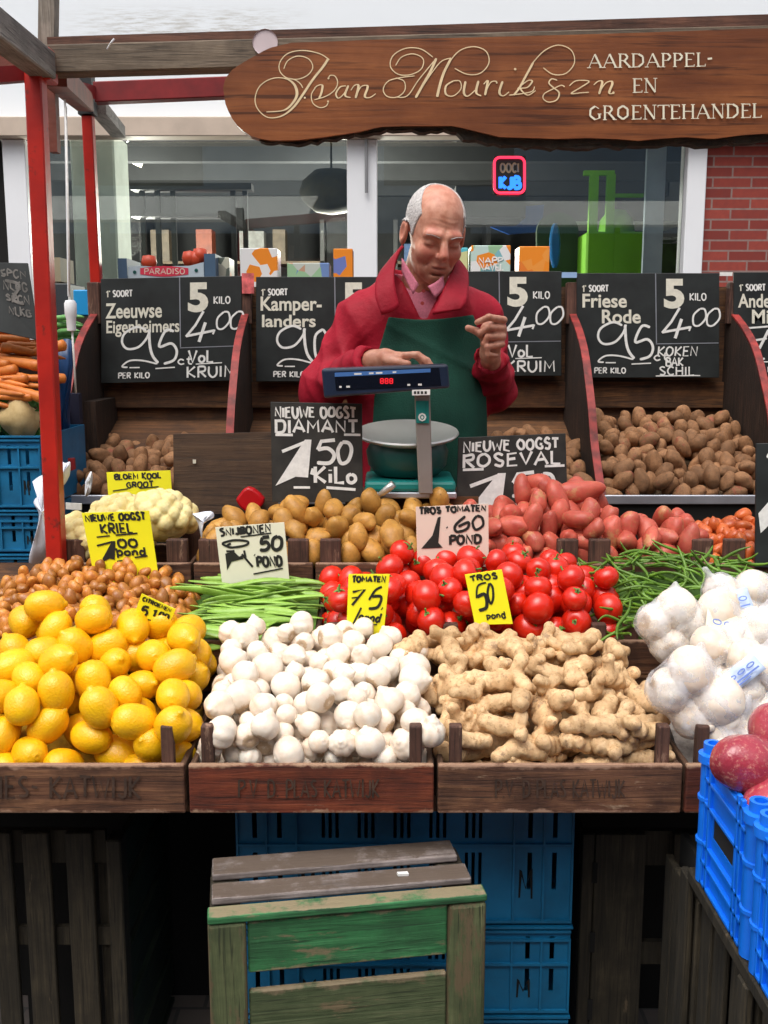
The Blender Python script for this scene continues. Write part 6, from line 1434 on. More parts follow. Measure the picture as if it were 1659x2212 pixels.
part(sc, 'column_label', MB().prism([at(898, 866, 2.4245), at(926, 866, 2.4245), at(927, 914, 2.4265), at(899, 914, 2.4265)], (0, -.001, 0)), M['teal'])
vp = ViewPanel(2.4225); mb = MB(); vp.dot(mb, 912, 901, 9); 
part(sc, 'label_disc', mb, M['white_paint']); mb = MB(); vp.k += .0006; vp.stroke(mb, [(912, 896), (908, 901), (912, 906), (916, 901), (912, 896)], 2); vp.stroke(mb, [(919, 870), (920, 888)], 3, False); part(sc, 'label_print', mb, M['teal'])
hd = [at(694, 797, 2.39), at(968, 787, 2.39), at(972, 838, 2.39), at(700, 860, 2.39)]
part(sc, 'display_head', MB().prism([hd[0], hd[1], hd[2], hd[3]], (0, .11, 0)), M['navy'], bevel=.006, segs=3)
vp = ViewPanel(2.389)
mb = MB(); vp.fill(mb, [(722, 804), (948, 794), (953, 832), (726, 843)]); scr = part(sc, 'screen', mb, plain('dark_screen', (.006, .008, .016), .12))
mb = MB(); vp.fill(mb, [(723, 805), (930, 796), (930, 804), (723, 814)]); part(sc, 'blue_band', mb, plain('blue_band', (.06, .17, .45), .4), parent=scr)
mb = MB()
for d, w_ in ((765, 16), (797, 10), (812, 14), (848, 8)): vp.fill(mb, [(d, 808 - (d - 723) * .045), (d + w_, 807.5 - (d - 723) * .045), (d + w_, 811 - (d - 723) * .045), (d, 811.5 - (d - 723) * .045)])
for d, w_ in ((733, 5), (748, 8), (880, 6), (903, 8)): vp.fill(mb, [(d, 834 - (d - 723) * .03), (d + w_, 834 - (d - 723) * .03), (d + w_, 838 - (d - 723) * .03), (d, 838 - (d - 723) * .03)])
part(sc, 'print', mb, M['white_paint'], parent=scr)
rl = NT('red_led'); rl.base((.5, .0, .01)); rl.p.inputs['Emission Color'].default_value = (1, .02, .03, 1); rl.p.inputs['Emission Strength'].default_value = .5
mb = MB()
for q in range(3): cx_0 = 822 + q * 10; vp.k += .0002; [vp.stroke(mb, s_, 2.4, False) for s_ in ([(cx_0, 818), (cx_0 + 6, 818)], [(cx_0, 818), (cx_0, 828)], [(cx_0 + 6, 818), (cx_0 + 6, 828)], [(cx_0, 828), (cx_0 + 6, 828)], [(cx_0, 823), (cx_0 + 6, 823)])]
part(sc, 'red_digits', mb, rl.m, parent=scr)
mb = MB(); vp.fill(mb, [(890, 842), (929, 841), (929, 853), (890, 854)]); part(sc, 'name_plate', mb, M['white_paint']); mb = MB(); vp.k += .0004; [vp.fill(mb, [(d, 845), (d + 5, 845), (d + 5, 851), (d, 851)]) for d in (894, 901, 909, 917)]; part(sc, 'plate_print', mb, M['ink'])
single('scale_stand', MB().bb(xl - .05, xr + .06, Ysc + .04, Ysc + .22, Z3, zb_ - .001), M['bin'], 'dark brown box carrying the scale behind the potatoes', 'box')
a = at(838, 1058, 2.46); mb = MB().tube([at(812, 1075, 2.47), at(835, 1058, 2.46), at(850, 1045, 2.455)], [.006, .009, .01], 8); single('metal_scoop', mb, M['steel'], 'small metal scoop handle lying before the scale base', 'scoop', smooth=True)
# ------------------------------------------------------------------ price boards and cards
def card(name, P, Yc, th, mat, label, cat, group, lean=0, radius=0):
    "P: TL TR BR BL view spots at depth Yc (top leans back by lean)"
    q = [at(*p, Yc + (lean if i < 2 else 0)) for i, p in enumerate(P)]
    r = empty(name, (q[2] + q[3]) / 2, label, cat, group)
    pn = Panel(*q); back = -pn.n * th
    part(r, 'panel', MB().prism(q, back), mat, bevel=min(.0012, th * .3)); return r, pn
bg_ = 'large chalkboards over the potato bins'
def bigboard(x0, x1, y0, y1, label, Y=3.40, tilt=0):
    r, pn = card('price_board', [(x0, y0), (x1, y0 - tilt), (x1, y1 - tilt), (x0, y1)], Y, .008, M['chalk'], label, 'price board', bg_)
    pn.x0, pn.x1, pn.y0, pn.y1 = x0, x1, y0, y1; return r, pn
def uv(pn, x, y): return ((x - pn.x0) / (pn.x1 - pn.x0), (y - pn.y0) / (pn.y1 - pn.y0))
def bs(pn, mb, txt, x0, y0, x1, y1, bold=.03, shear=0): a = uv(pn, x0, y0); b = uv(pn, x1, y1); sans(pn, mb, txt, a[0], a[1], b[0], b[1], bold, shear)
def bw_(pn, mb, txt, x0, y0, x1, y1, w, **k): a = uv(pn, x0, y0); b = uv(pn, x1, y1); write(pn, mb, txt, a[0], a[1], b[0], b[1], w, **k)
def bst(pn, mb, pts, w, smooth=True, down=0): pn.stroke(mb, [uv(pn, *p) for p in pts], w, smooth, down)
LB = (('chalkboard over the leftmost bin reading Zeeuwse Eigenheimers', 218, 522, 602, 828, 6), ('chalkboard left of the man reading Kamperlanders', 553, 858, 598, 824, 0), ('chalkboard half hidden behind the man reading 5 kilo 4,00', 908, 1213, 586, 812, 0), ('chalkboard right of the man reading Friese Rode', 1246, 1554, 590, 816, 0), ('chalkboard cut off by the right edge of the picture', 1585, 1890, 588, 812, 0))
for i, (lb, x0, x1, y0, y1, tl) in enumerate(LB):
    r, pn = bigboard(x0, x1, y0, y1, lb, tilt=tl); c_, w_, ln = MB(), MB(), MB()
    o = x0 - 218; v_ = y0 - 602                                   # the boards share one layout
    bst(pn, ln, [(x0 + 170, y0 + 1), (x0 + 172, y0 + 150)], .0035, False); bst(pn, ln, [(x0 + 171, y0 + 152), (x1 - 2, y0 + 150)], .003, False)
    bs(pn, c_, '5', x0 + 188, y0 + 12, x0 + 232, y0 + 76, .045); bw_(pn, w_, 'KILO', x0 + 244, y0 + 43, x0 + 280, y0 + 58, .0042, jit=0)
    bw_(pn, c_, "1'", x0 + 12, y0 + 26, x0 + 20, y0 + 40, .004, jit=0); bw_(pn, w_, 'SOORT', x0 + 26, y0 + 26, x0 + 68, y0 + 39, .0045, jit=0)
    if i == 0: bs(pn, c_, 'Zeeuwse', 228, 655, 350, 688, .022); bs(pn, c_, 'Eigenheimers', 230, 692, 388, 728, .018)
    elif i == 1: bs(pn, c_, 'Kamper-', 563, 640, 695, 680, .022); bs(pn, c_, 'landers', 566, 679, 682, 706, .022)
    elif i == 3: bs(pn, c_, 'Friese', 1258, 634, 1354, 664, .022); bs(pn, c_, 'Rode', 1300, 668, 1384, 698, .022)
    elif i == 4: bs(pn, c_, 'Ande', 1594, 634, 1664, 664, .022); bs(pn, c_, 'Mi', 1624, 668, 1662, 698, .022)
    xx, yy = x0, y0
    if i in (0, 1, 3):
        nine = [(xx + 98, yy + 112), (xx + 78, yy + 105), (xx + 52, yy + 118), (xx + 46, yy + 138), (xx + 58, yy + 152), (xx + 82, yy + 148), (xx + 100, yy + 128), (xx + 106, yy + 110)]
        bst(pn, w_, nine, .0075); bst(pn, w_, [(xx + 104, yy + 110), (xx + 106, yy + 145), (xx + 112, yy + 168), (xx + 124, yy + 184)], .009)
        bst(pn, w_, [(xx + 122, yy + 186), (xx + 90, yy + 178), (xx + 62, yy + 178), (xx + 46, yy + 190), (xx + 58, yy + 192)], .0055)
    if i in (0, 3):
        bst(pn, w_, [(xx + 158, yy + 116), (xx + 140, yy + 114), (xx + 126, yy + 148), (xx + 152, yy + 142), (xx + 164, yy + 158), (xx + 158, yy + 178), (xx + 136, yy + 186)], .0085); bst(pn, w_, [(xx + 118, yy + 196), (xx + 160, yy + 194)], .004, False)
        bw_(pn, w_, 'ct', xx + 166, yy + 168, xx + 198, yy + 188, .005)
    if i == 1: bst(pn, w_, [(xx + 145, yy + 112), (xx + 128, yy + 128), (xx + 130, yy + 172), (xx + 150, yy + 182), (xx + 164, yy + 150), (xx + 145, yy + 112)], .0085)
    if i == 4: bst(pn, w_, [(1612, 708), (1664, 704)], .006, False); bst(pn, w_, [(1660, 712), (1640, 752)], .009, False); bst(pn, w_, [(1622, 736), (1656, 730)], .007, False); bst(pn, w_, [(1640, 752), (1620, 778), (1652, 774)], .008)
    bst(pn, w_, [(xx + 62, yy + 193), (xx + 84, yy + 193)], .004, False)
    bw_(pn, w_, 'PER KILO', xx + 38, yy + 204, xx + 106, yy + 216, .0042, jit=0)
    # 4,00
    bst(pn, w_, [(xx + 222, yy + 74), (xx + 204, yy + 104), (xx + 184, yy + 128)], .008, False); bst(pn, w_, [(xx + 184, yy + 127), (xx + 244, yy + 116)], .008, False); bst(pn, w_, [(xx + 226, yy + 98), (xx + 212, yy + 140)], .010, False)
    bst(pn, w_, [(xx + 246, yy + 114), (xx + 242, yy + 124)], .006, False)
    for k in (0, 30): bst(pn, w_, [(xx + 266 + k, yy + 76), (xx + 252 + k, yy + 90), (xx + 252 + k, yy + 110), (xx + 264 + k, yy + 112), (xx + 278 + k, yy + 96), (xx + 276 + k, yy + 78), (xx + 266 + k, yy + 76)], .0062)
    if i in (0, 1, 2): bw_(pn, w_, 'VoL', xx + 190, yy + 158, xx + 244, yy + 184, .007); bst(pn, w_, [(xx + 205, yy + 188), (xx + 262, yy + 186)], .0035, False); bw_(pn, w_, 'KRUIM', xx + 186, yy + 193, xx + 292, yy + 217, .0065)
    elif i == 3: bw_(pn, w_, 'KOKEN', 1420, 748, 1506, 768, .0055, slant=.1); bw_(pn, w_, 'BAK', 1438, 772, 1476, 790, .0055); bw_(pn, w_, 'SCHIL', 1424, 792, 1500, 810, .005); bst(pn, w_, [(1416, 812), (1512, 811)], .0035, False)
    part(r, 'printed_lettering', c_, M['cream']); part(r, 'chalk_writing', w_, M['white_paint']); part(r, 'ruled_line', ln, M['alu'])

def one(pn, mb, x, w_, h_, y):  # the big wedge shaped 1
    pn.fill(mb, [(x + w_ * .92, y), (x + w_ * 1.12, y), (x + w_, y + h_), (x + w_ * .62, y + h_ * .98), (x, y + h_ * 1.22)]); pn.stroke(mb, [(x + w_ * .22, y + h_ * .32), (x + w_ * .95, y + h_ * .06)], pn.W * .035, False)
def chalk_card(P, Y, label, l2, scale_=1):
    r, pn = card('price_board', P, Y, .006, M['chalk_edge'], label, 'price board', 'chalkboards standing among the potatoes', .02); mb = MB()
    write(pn, mb, 'NIEUWE OOGST', .05, .05, .93, .15, .0062, jit=.1, rise=.01); write(pn, mb, l2, .05, .18, .95, .30, .0068, jit=.08, rise=.01)
    pn.stroke(mb, [(.05, .325), (.24, .325)], .0065, False); pn.stroke(mb, [(.8, .315), (.98, .315)], .006, False)
    one(pn, mb, .04, .36, .38, .37)
    pn.stroke(mb, [(.46, .66), (.44, .72)], .009, False)
    pn.stroke(mb, [(.70, .37), (.55, .385), (.51, .47)], .009, False); pn.stroke(mb, [(.51, .47), (.62, .455), (.69, .52), (.64, .60), (.50, .60)], .0095)
    pn.stroke(mb, [(.78, .39), (.73, .48), (.76, .60), (.84, .58), (.88, .47), (.85, .40), (.78, .39)], .009)
    write(pn, mb, 'KiLo', .47, .64, .93, .80, .0085, jit=.02); pn.stroke(mb, [(.24, .85), (.42, .85)], .006, False); pn.stroke(mb, [(.6, .85), (.92, .87)], .007, False)
    part(r, 'chalk_writing', mb, M['white_paint']); return r
chalk_card([(584, 868), (782, 872), (784, 1085), (588, 1085)], 2.475, 'chalkboard left of the scale reading nieuwe oogst Diamant 1,50 kilo', 'DIAMANT')
chalk_card([(990, 945), (1222, 936), (1228, 1155), (984, 1160)], 2.515, 'chalkboard right of the scale reading nieuwe oogst Roseval 1,50 kilo', 'ROSEVAL')
r, pn = card('price_board', [(1634, 958), (1760, 955), (1760, 1228), (1632, 1226)], 2.27, .008, M['chalk'], 'dark board cut off by the right edge above the thin green beans', 'price board', None, .02); mb = MB()
pn.stroke(mb, [(.2, .12), (.32, .05), (.6, .04)], .012); pn.fill(mb, [(.04, .56), (.3, .42), (.3, .62), (.08, .72)]); part(r, 'chalk_writing', mb, M['white_paint'])
r, pn = card('price_board', [(-70, 566), (60, 568), (84, 735), (-80, 700)], 2.72, .006, M['chalk'], 'old black board with faint chalk figures leaning over the carrots at the left edge', 'price board', None, .03); mb = MB()
for q in range(4): write(pn, mb, random.choice(('OCGE', 'NLKG', 'SPCN')), .54 + .03 * q, .1 + .17 * q, .95, .2 + .17 * q, .004, jit=.2)
pn.stroke(mb, [(.6, .25), (.82, .3), (.7, .5), (.86, .55)], .007); part(r, 'faint_chalk', mb, plain('faint_chalk', (.14, .13, .12), .8, 0, .4, 40))

def small(P, Y, mat, label, fn, lean=.015, name='price_card', th=.0016):
    r, pn = card(name, P, Y, th, mat, label, 'price card', 'hand lettered price cards', lean); mb = MB(); fn(pn, mb); part(r, 'marker_writing', mb, M['ink']); return r
def fA(pn, mb):
    write(pn, mb, 'BLOEM KOOL', .12, .06, .85, .2, .0045, jit=.15); write(pn, mb, 'GROOT', .3, .28, .72, .42, .004, jit=.1); pn.stroke(mb, [(.08, .5), (.32, .45)], .003, False); pn.stroke(mb, [(.5, .45), (.8, .42)], .003, False); one(pn, mb, .2, .2, .35, .6); write(pn, mb, '.50', .5, .62, .8, .9, .006)
small([(230, 1020), (368, 1016), (374, 1098), (236, 1102)], 2.585, M['yellow'], 'yellow price card rearmost, standing behind the cauliflowers', fA)
def fB(pn, mb):
    write(pn, mb, 'NIEUWE OOGST', .04, .035, .93, .12, .0050, jit=.12, rise=.01); write(pn, mb, 'KRIEL', .24, .16, .72, .29, .005, jit=.08); pn.stroke(mb, [(.16, .34), (.36, .325)], .003, False); pn.stroke(mb, [(.45, .32), (.78, .30)], .0035, False)
    pn.fill(mb, [(.38, .40), (.43, .40), (.37, .66), (.30, .64), (.14, .70)]); pn.stroke(mb, [(.14, .46), (.38, .41)], .004, False); pn.stroke(mb, [(.43, .50), (.41, .53)], .005, False)
    write(pn, mb, '00', .46, .38, .76, .49, .0055); write(pn, mb, 'pond', .42, .49, .86, .60, .0048); pn.stroke(mb, [(.4, .68), (.6, .66)], .003, False); pn.stroke(mb, [(.68, .63), (.88, .61)], .0035, False)
small([(176, 1108), (322, 1103), (345, 1262), (206, 1262)], 2.2, M['yellow'], 'tall yellow price card between the cauliflowers and the small brown shallots', fB)
def fC(pn, mb):
    write(pn, mb, 'SNIJBONEN', .06, .04, .80, .15, .0050, jit=.12, rise=.02); pn.stroke(mb, [(.35, .19), (.8, .16)], .0028, False)
    pn.stroke(mb, [(.14, .34), (.08, .28), (.25, .24), (.44, .27), (.42, .33), (.22, .36), (.14, .33), (.2, .29)], .0048)
    pn.fill(mb, [(.10, .46), (.22, .42), (.30, .52), (.34, .50), (.36, .56), (.18, .60), (.10, .74)]); pn.stroke(mb, [(.34, .48), (.48, .70)], .005, False); pn.stroke(mb, [(.38, .42), (.39, .54)], .005, False); pn.stroke(mb, [(.12, .42), (.24, .42)], .004, False)
    pn.stroke(mb, [(.52, .5), (.53, .51)], .005, False); write(pn, mb, '50', .60, .22, .94, .44, .0075, slant=.12); write(pn, mb, 'POND', .55, .54, .92, .70, .0062); pn.stroke(mb, [(.48, .82), (.92, .74)], .003, False)
small([(465, 1139), (614, 1128), (626, 1262), (480, 1264)], 2.2, M['whitecard'], 'white price card standing behind the flat green beans', fC)
def fD(pn, mb):
    write(pn, mb, 'TROS TOMATEN', .05, .02, .97, .11, .0050, jit=.12); pn.fill(mb, [(.30, .18), (.34, .17), (.30, .58), (.36, .66), (.06, .66), (.22, .46)])
    pn.stroke(mb, [(.42, .34), (.43, .35)], .0045, False); pn.stroke(mb, [(.68, .18), (.54, .32), (.56, .42), (.70, .38), (.72, .28), (.58, .34)], .0062, True); pn.stroke(mb, [(.84, .18), (.78, .28), (.82, .40), (.92, .34), (.91, .22), (.84, .18)], .0058)
    write(pn, mb, 'POND', .46, .48, .90, .62, .0062)
small([(898, 1095), (1055, 1088), (1056, 1224), (902, 1232)], 2.21, M['pinkcard'], 'pale pinkish price card between the yellow brown and the red potatoes', fD)
def fE(pn, mb):
    write(pn, mb, 'TOMATEN', .1, .04, .92, .13, .0042, jit=.1); pn.stroke(mb, [(.12, .30), (.42, .25), (.12, .52)], .005, False); pn.stroke(mb, [(.10, .4), (.3, .38)], .0025, False)
    pn.stroke(mb, [(.84, .20), (.68, .26), (.54, .42)], .0045); pn.stroke(mb, [(.60, .36), (.84, .36), (.78, .52), (.55, .56)], .0055); pn.stroke(mb, [(.88, .54), (.9, .55)], .006, False); write(pn, mb, '1/2', .12, .62, .36, .84, .003) if False else None
    pn.stroke(mb, [(.36, .55), (.14, .88)], .004, False); write(pn, mb, 'pond', .3, .62, .86, .76, .0042, slant=.2); pn.stroke(mb, [(.25, .84), (.8, .80)], .0025, False)
small([(753, 1240), (842, 1240), (828, 1378), (748, 1368)], 1.945, M['yellow'], 'yellow price card before the left part of the tomatoes, above the loose garlic', fE)
def fF(pn, mb):
    write(pn, mb, 'TROS', .12, .05, .85, .14, .0036, jit=.15); pn.stroke(mb, [(.52, .2), (.28, .25), (.18, .48)], .0035); pn.stroke(mb, [(.2, .46), (.42, .42), (.4, .66), (.18, .72)], .0065); pn.stroke(mb, [(.6, .22), (.5, .4), (.52, .6), (.62, .5), (.66, .3), (.6, .22)], .0045); write(pn, mb, 'pond', .35, .76, .85, .88, .003, jit=.1)
small([(1004, 1241), (1084, 1230), (1108, 1348), (1026, 1350)], 1.94, M['yellow'], 'yellow price card leaning to the left among the tomatoes behind the ginger', fF)
def fG(pn, mb):
    write(pn, mb, 'CITROENEN', .08, .08, .9, .22, .003, jit=.1); write(pn, mb, '5', .14, .38, .34, .75, .005); write(pn, mb, '1,00', .48, .36, .92, .66, .0045); pn.stroke(mb, [(.2, .85), (.8, .85)], .0025, False)
small([(306, 1282), (380, 1316), (362, 1356), (286, 1338)], 1.90, M['yellow'], 'small tilted yellow price card at the back of the lemons', fG, .0)

# ------------------------------------------------------------------ odds and ends
pb = empty('plywood_panel', at(480, 1075, 2.63), 'plain brown plywood panel standing behind the left potatoes', 'panel')
part(pb, 'panel', MB().prism([at(374, 938, 2.63), at(600, 934, 2.63), at(600, 1110, 2.60), at(376, 1110, 2.60)], (0, .012, 0)), wood('plywood', (.04, .02, .01), (.075, .038, .018), (.11, .06, .03), 0)); vp = ViewPanel(2.612); mb = MB()
single('paper_speck', MB().box(at(420, 997, 2.615), (.008, .003, .01)), M['cream'], 'small pale scrap stuck on the brown plywood panel', 'scrap')
single('red_bag', MB().prism([at(x, y, 2.56) for x, y in cr([(508, 1080), (535, 1052), (570, 1078), (560, 1100), (545, 1112), (520, 1098), (508, 1080)], 3)[:-1]], (0, .03, 0)), plain('glossy_red', (.55, .004, .01), .35), 'crumpled bright red bag between the plywood panel and the potatoes', 'bag', bevel=.006, segs=2)
rgx = random.Random(9)
def crumple(name, pts, Y, mat, label, cat, depth=.03):
    P = cr(pts + [pts[0]], 3)[:-1]; n = len(P); cx_ = sum(p[0] for p in P) / n; cy_ = sum(p[1] for p in P) / n; mb = MB(); V = []
    for k in (1, .66, .33):
        for p in P: V.append(at(cx_ + (p[0] - cx_) * k, cy_ + (p[1] - cy_) * k, Y - (1 - k) * depth - (rgx.uniform(0, .012) if k < 1 else 0)))
    V.append(at(cx_, cy_, Y - depth)); b = len(V)
    F = [(j * n + i, j * n + (i + 1) % n, (j + 1) * n + (i + 1) % n, (j + 1) * n + i) for j in range(2) for i in range(n)] + [(2 * n + i, 2 * n + (i + 1) % n, 3 * n) for i in range(n)]
    V += [at(p[0], p[1], Y + .012) for p in P]; F += [(b + i, b + (i + 1) % n, (i + 1) % n, i) for i in range(n)] + [tuple(range(b, b + n))[::-1]]
    return single(name, mb.poly(V, F), mat, label, cat, smooth=True, auto=70)
crumple('plastic_bag', [(70, 1040), (92, 1026), (118, 1030), (116, 1090), (112, 1150), (100, 1205), (62, 1215), (78, 1150), (84, 1110), (72, 1085), (84, 1065)], 2.42, M['plasticbag'], 'white plastic bag hanging behind the front red post beside the blue crates', 'bag')
crumple('plastic_bag', [(124, 988), (140, 1000), (152, 998), (150, 1028), (136, 1050), (124, 1046)], 2.44, M['plasticbag'], 'small white plastic bag end sticking out right of the front red post', 'bag')
crumple('paper_sheet', [(184, 1040), (196, 1018), (200, 1030), (196, 1062), (184, 1072)], 2.6, M['white'], 'upright sliver of white paper left of the rear yellow price card', 'paper', .005)
crumple('garlic_bag', [(415, 1110), (455, 1104), (462, 1118), (440, 1132), (436, 1165), (428, 1132)], 2.33, M['plasticbag'], 'scrap of white plastic between the cauliflowers and the potatoes', 'bag', .01)
sk = empty('cable_socket', at(152, 660, 2.8), 'white cable socket hanging on a thin white cord between the red posts', 'socket')
part(sk, 'socket', MB().lathe([(0, -.045), (.012, -.042), (.013, -.01), (.016, .0), (.0165, .03), (.012, .038), (0, .04)], at(153, 680, 2.8), 16), M['white'], smooth=True, auto=50); part(sk, 'cord', MB().tube([at(150, 655, 2.8), at(148, 500, 2.8), at(142, 230, 2.8)], .003, 6).tube([at(155, 700, 2.8), at(160, 780, 2.8), at(164, 850, 2.8)], .003, 6), M['white_paint'], smooth=True)
# dark tub, blue sheet and clutter between the posts
crumple('blue_sack', [(118, 738), (150, 732), (160, 760), (152, 860), (150, 960), (130, 1000), (120, 1000)], 2.95, plain('dark_blue_plastic', (.005, .04, .13), .4, 0, .4, 20), 'dark blue plastic sack between the red posts under the leeks', 'sack')
single('blue_box', MB().bb(at(158, 640, 3.6).x, at(212, 640, 3.6).x, 3.6, 3.8, at(180, 682, 3.6).z, at(180, 626, 3.6).z), plain('sky_blue_plastic', (.01, .28, .62), .45), 'sky blue plastic box between the red posts above the leeks', 'box', bevel=.004)
single('grey_tub', MB().bb(at(112, 640, 3.7).x, at(150, 640, 3.7).x, 3.7, 3.9, at(130, 690, 3.7).z, at(130, 612, 3.7).z), plain('dark_grey_plastic', (.03, .035, .04), .5), 'dark grey tub beside the sky blue box between the posts', 'tub', bevel=.004)
single('box_shelf', MB().bb(at(100, 700, 3.6).x, at(214, 700, 3.6).x, 3.55, 3.95, at(160, 692, 3.6).z - .03, at(160, 684, 3.6).z), M['bin_z'], 'dark shelf under the sky blue box between the red posts', 'shelf')
single('cream_box', MB().bb(at(112, 600, 3.8).x, at(146, 600, 3.8).x, 3.72, 3.88, at(130, 611, 3.8).z, at(130, 560, 3.8).z), plain('tan_card', (.3, .25, .16), .7), 'tan cardboard box on the grey tub between the posts', 'box')
single('dark_drape', MB().bb(at(118, 900, 3.05).x, at(172, 900, 3.05).x, 3.05, 3.08, .4, at(150, 850, 3.05).z), plain('dark_navy_cloth', (.008, .008, .03), .8), 'dark navy cloth hanging between the red post and the first potato bin', 'cloth')
single('red_plastic', MB().prism([at(x, y, 2.75) for x, y in ((146, 990), (160, 990), (162, 1014), (150, 1018))], (0, .01, 0)), M['darkred'], 'small dark red scrap hanging beside the first potato bin', 'scrap')
single('white_tag', MB().prism([at(x, y, 2.52) for x, y in ((142, 1086), (176, 1088), (176, 1102), (142, 1100))], (0, .004, 0)), M['white_paint'], 'small white tag beside the cauliflowers right of the front red post', 'tag')

# boxes standing on the shelf behind the chalkboards
Ys = 3.56
fbx = empty('fruit_box', at(360, 600, Ys), 'grey blue cardboard fruit box with a red oval label standing behind the first chalkboard', 'box', 'boxes on the shelf behind the chalkboards')
zs = 1.786
a, b = at(276, 572, Ys), at(440, 600, Ys); part(fbx, 'front', MB().prism([Vector((a.x, Ys, zs)), Vector((b.x, Ys, zs)), at(440, 566, Ys), at(410, 574, Ys), at(330, 576, Ys), at(300, 574, Ys), at(276, 576, Ys)], (0, .006, 0)), plain('pale_grey_card', (.42, .5, .56), .6))
bx = plain('blue_grey_card', (.05, .1, .17), .6)
part(fbx, 'corner', ib(254, 275.5, 558, 604, Ys - .004, .2), bx); part(fbx, 'corner', ib(440.5, 466, 548, 598, Ys - .004, .2), bx); part(fbx, 'back', MB().bb(a.x, b.x, Ys + .19, Ys + .196, zs, at(0, 580, Ys).z), bx)
vp = ViewPanel(Ys - .0005); mb = MB(); vp.fill(mb, [(355 + 52 * math.cos(q * .314) ** 1 if abs(math.cos(q * .314)) < .8 else 355 + 52 * (1 if math.cos(q * .314) > 0 else -1), 586 + 11.5 * math.sin(q * .314)) for q in range(20)]); part(fbx, 'red_label', mb, plain('label_red', (.6, .03, .07), .5))
mb = MB(); vp.k += .0005; write(vp, mb, 'PARADISO', 312, 580, 400, 592, 2.0, jit=0); part(fbx, 'label_lettering', mb, M['pinkcard']); mb = MB(); vp.dot(mb, 291, 588, 4); vp.dot(mb, 424, 584, 4); part(fbx, 'dots', mb, M['tealdark'])
tomc = plain('red_fruit', (.55, .06, .02), .4)
for d, e in ((322, 567), (410, 558), (424, 560), (432, 552)): o = single('red_pepper', MB().lathe([(0, -.03), (.02, -.025), (.028, 0), (.022, .022), (0, .026)], at(d, e, Ys + .08), 14), tomc, 'red pepper in the grey blue fruit box behind the first chalkboard', 'pepper', 'red peppers in the fruit box', smooth=True)
def picture_box(d0, d1, e0, e1, Y, name, label, cols, seed):
    a = at(d0, e0, Y); b = at(d1, e1, Y); r = empty(name, ((a.x + b.x) / 2, Y, zs), label, 'box', 'boxes on the shelf behind the chalkboards'); t = NT(name + '_print'); v = t.coord((1, 1, 1), rnd=False); vo = t.n('ShaderNodeTexVoronoi'); vo.inputs['Scale'].default_value = 24; mp = t.n('ShaderNodeMapping'); mp.inputs['Location'].default_value = (seed, seed, 0); t.l(v, mp.inputs[0]); t.l(mp.outputs[0], vo.inputs['Vector'])
    sp_ = t.n('ShaderNodeSeparateColor'); t.l(vo.outputs['Color'], sp_.inputs[0]); rp_ = t.ramp(sp_.outputs[0], [(i / len(cols), c) for i, c in enumerate(cols)]); rp_.node.color_ramp.interpolation = 'CONSTANT'; t.base(rp_); t.rough(.4)
    part(r, 'carton', MB().bb(a.x, b.x, Y, Y + .12, zs, a.z), t.m, bevel=.002); return r, a, b
wh, org, tl_, pk, gr = (.75, .75, .75), (.8, .25, .02), (.05, .45, .55), (.6, .1, .3), (.3, .5, .3)
picture_box(518, 600, 536, 600, 3.6, 'printed_box', 'white box with orange and magenta print right of the fruit box', [wh, wh, org, wh, pk, wh], 2)
picture_box(468, 496, 556, 600, 3.62, 'printed_box', 'narrow orange and brown packet beside the grey blue fruit box', [(.3, .3, .25), org, (.5, .5, .4), (.1, .12, .1)], 5)
picture_box(620, 712, 568, 600, 3.62, 'printed_box', 'low pale box with a small coloured picture left of the window post', [(.5, .55, .5), (.5, .55, .5), gr, (.5, .3, .2), (.15, .25, .5)], 7)
picture_box(720, 762, 537, 600, 3.6, 'printed_box', 'small orange and blue box close to the left shoulder of the man', [org, org, (.15, .2, .5)], 9)
picture_box(972, 1010, 535, 600, 3.6, 'printed_box', 'turquoise box just right of the head of the man', [tl_, tl_, (.1, .5, .6), (.6, .6, .3)], 3)
r, a, b = picture_box(1018, 1102, 530, 600, 3.58, 'printed_box', 'pale green and white picture box right of the turquoise box', [gr, (.5, .65, .6), wh, org, (.2, .45, .5)], 11)
vp = ViewPanel(3.5785); mb = MB(); write(vp, mb, 'NAPP', 1034, 556, 1086, 568, 3.2, jit=.1); write(vp, mb, 'NAVEL', 1036, 570, 1088, 584, 3.4, jit=.1); part(r, 'box_lettering', mb, M['white_paint'])
picture_box(1122, 1186, 532, 600, 3.6, 'printed_box', 'orange box with a pale blue side left of the tall blue bottle', [org, (.8, .3, .05), (.75, .2, .03)], 13)
single('price_tag', ib(522, 549, 590, 634, 3.395, .004), plain('red_white_print', (.6, .12, .12), .5, 0, .5, 50), 'small red and white tag between the first two chalkboards', 'tag')
single('price_tag', ib(1214, 1246, 588, 600, 3.395, .006), plain('pale_blue_paper', (.3, .45, .7), .5), 'small pale blue paper on the upright between the two chalkboards right of the man', 'tag')
single('price_tag', ib(1556, 1582, 588, 596, 3.395, .006), M['white_paint'], 'small white paper on the upright at the far right', 'tag')

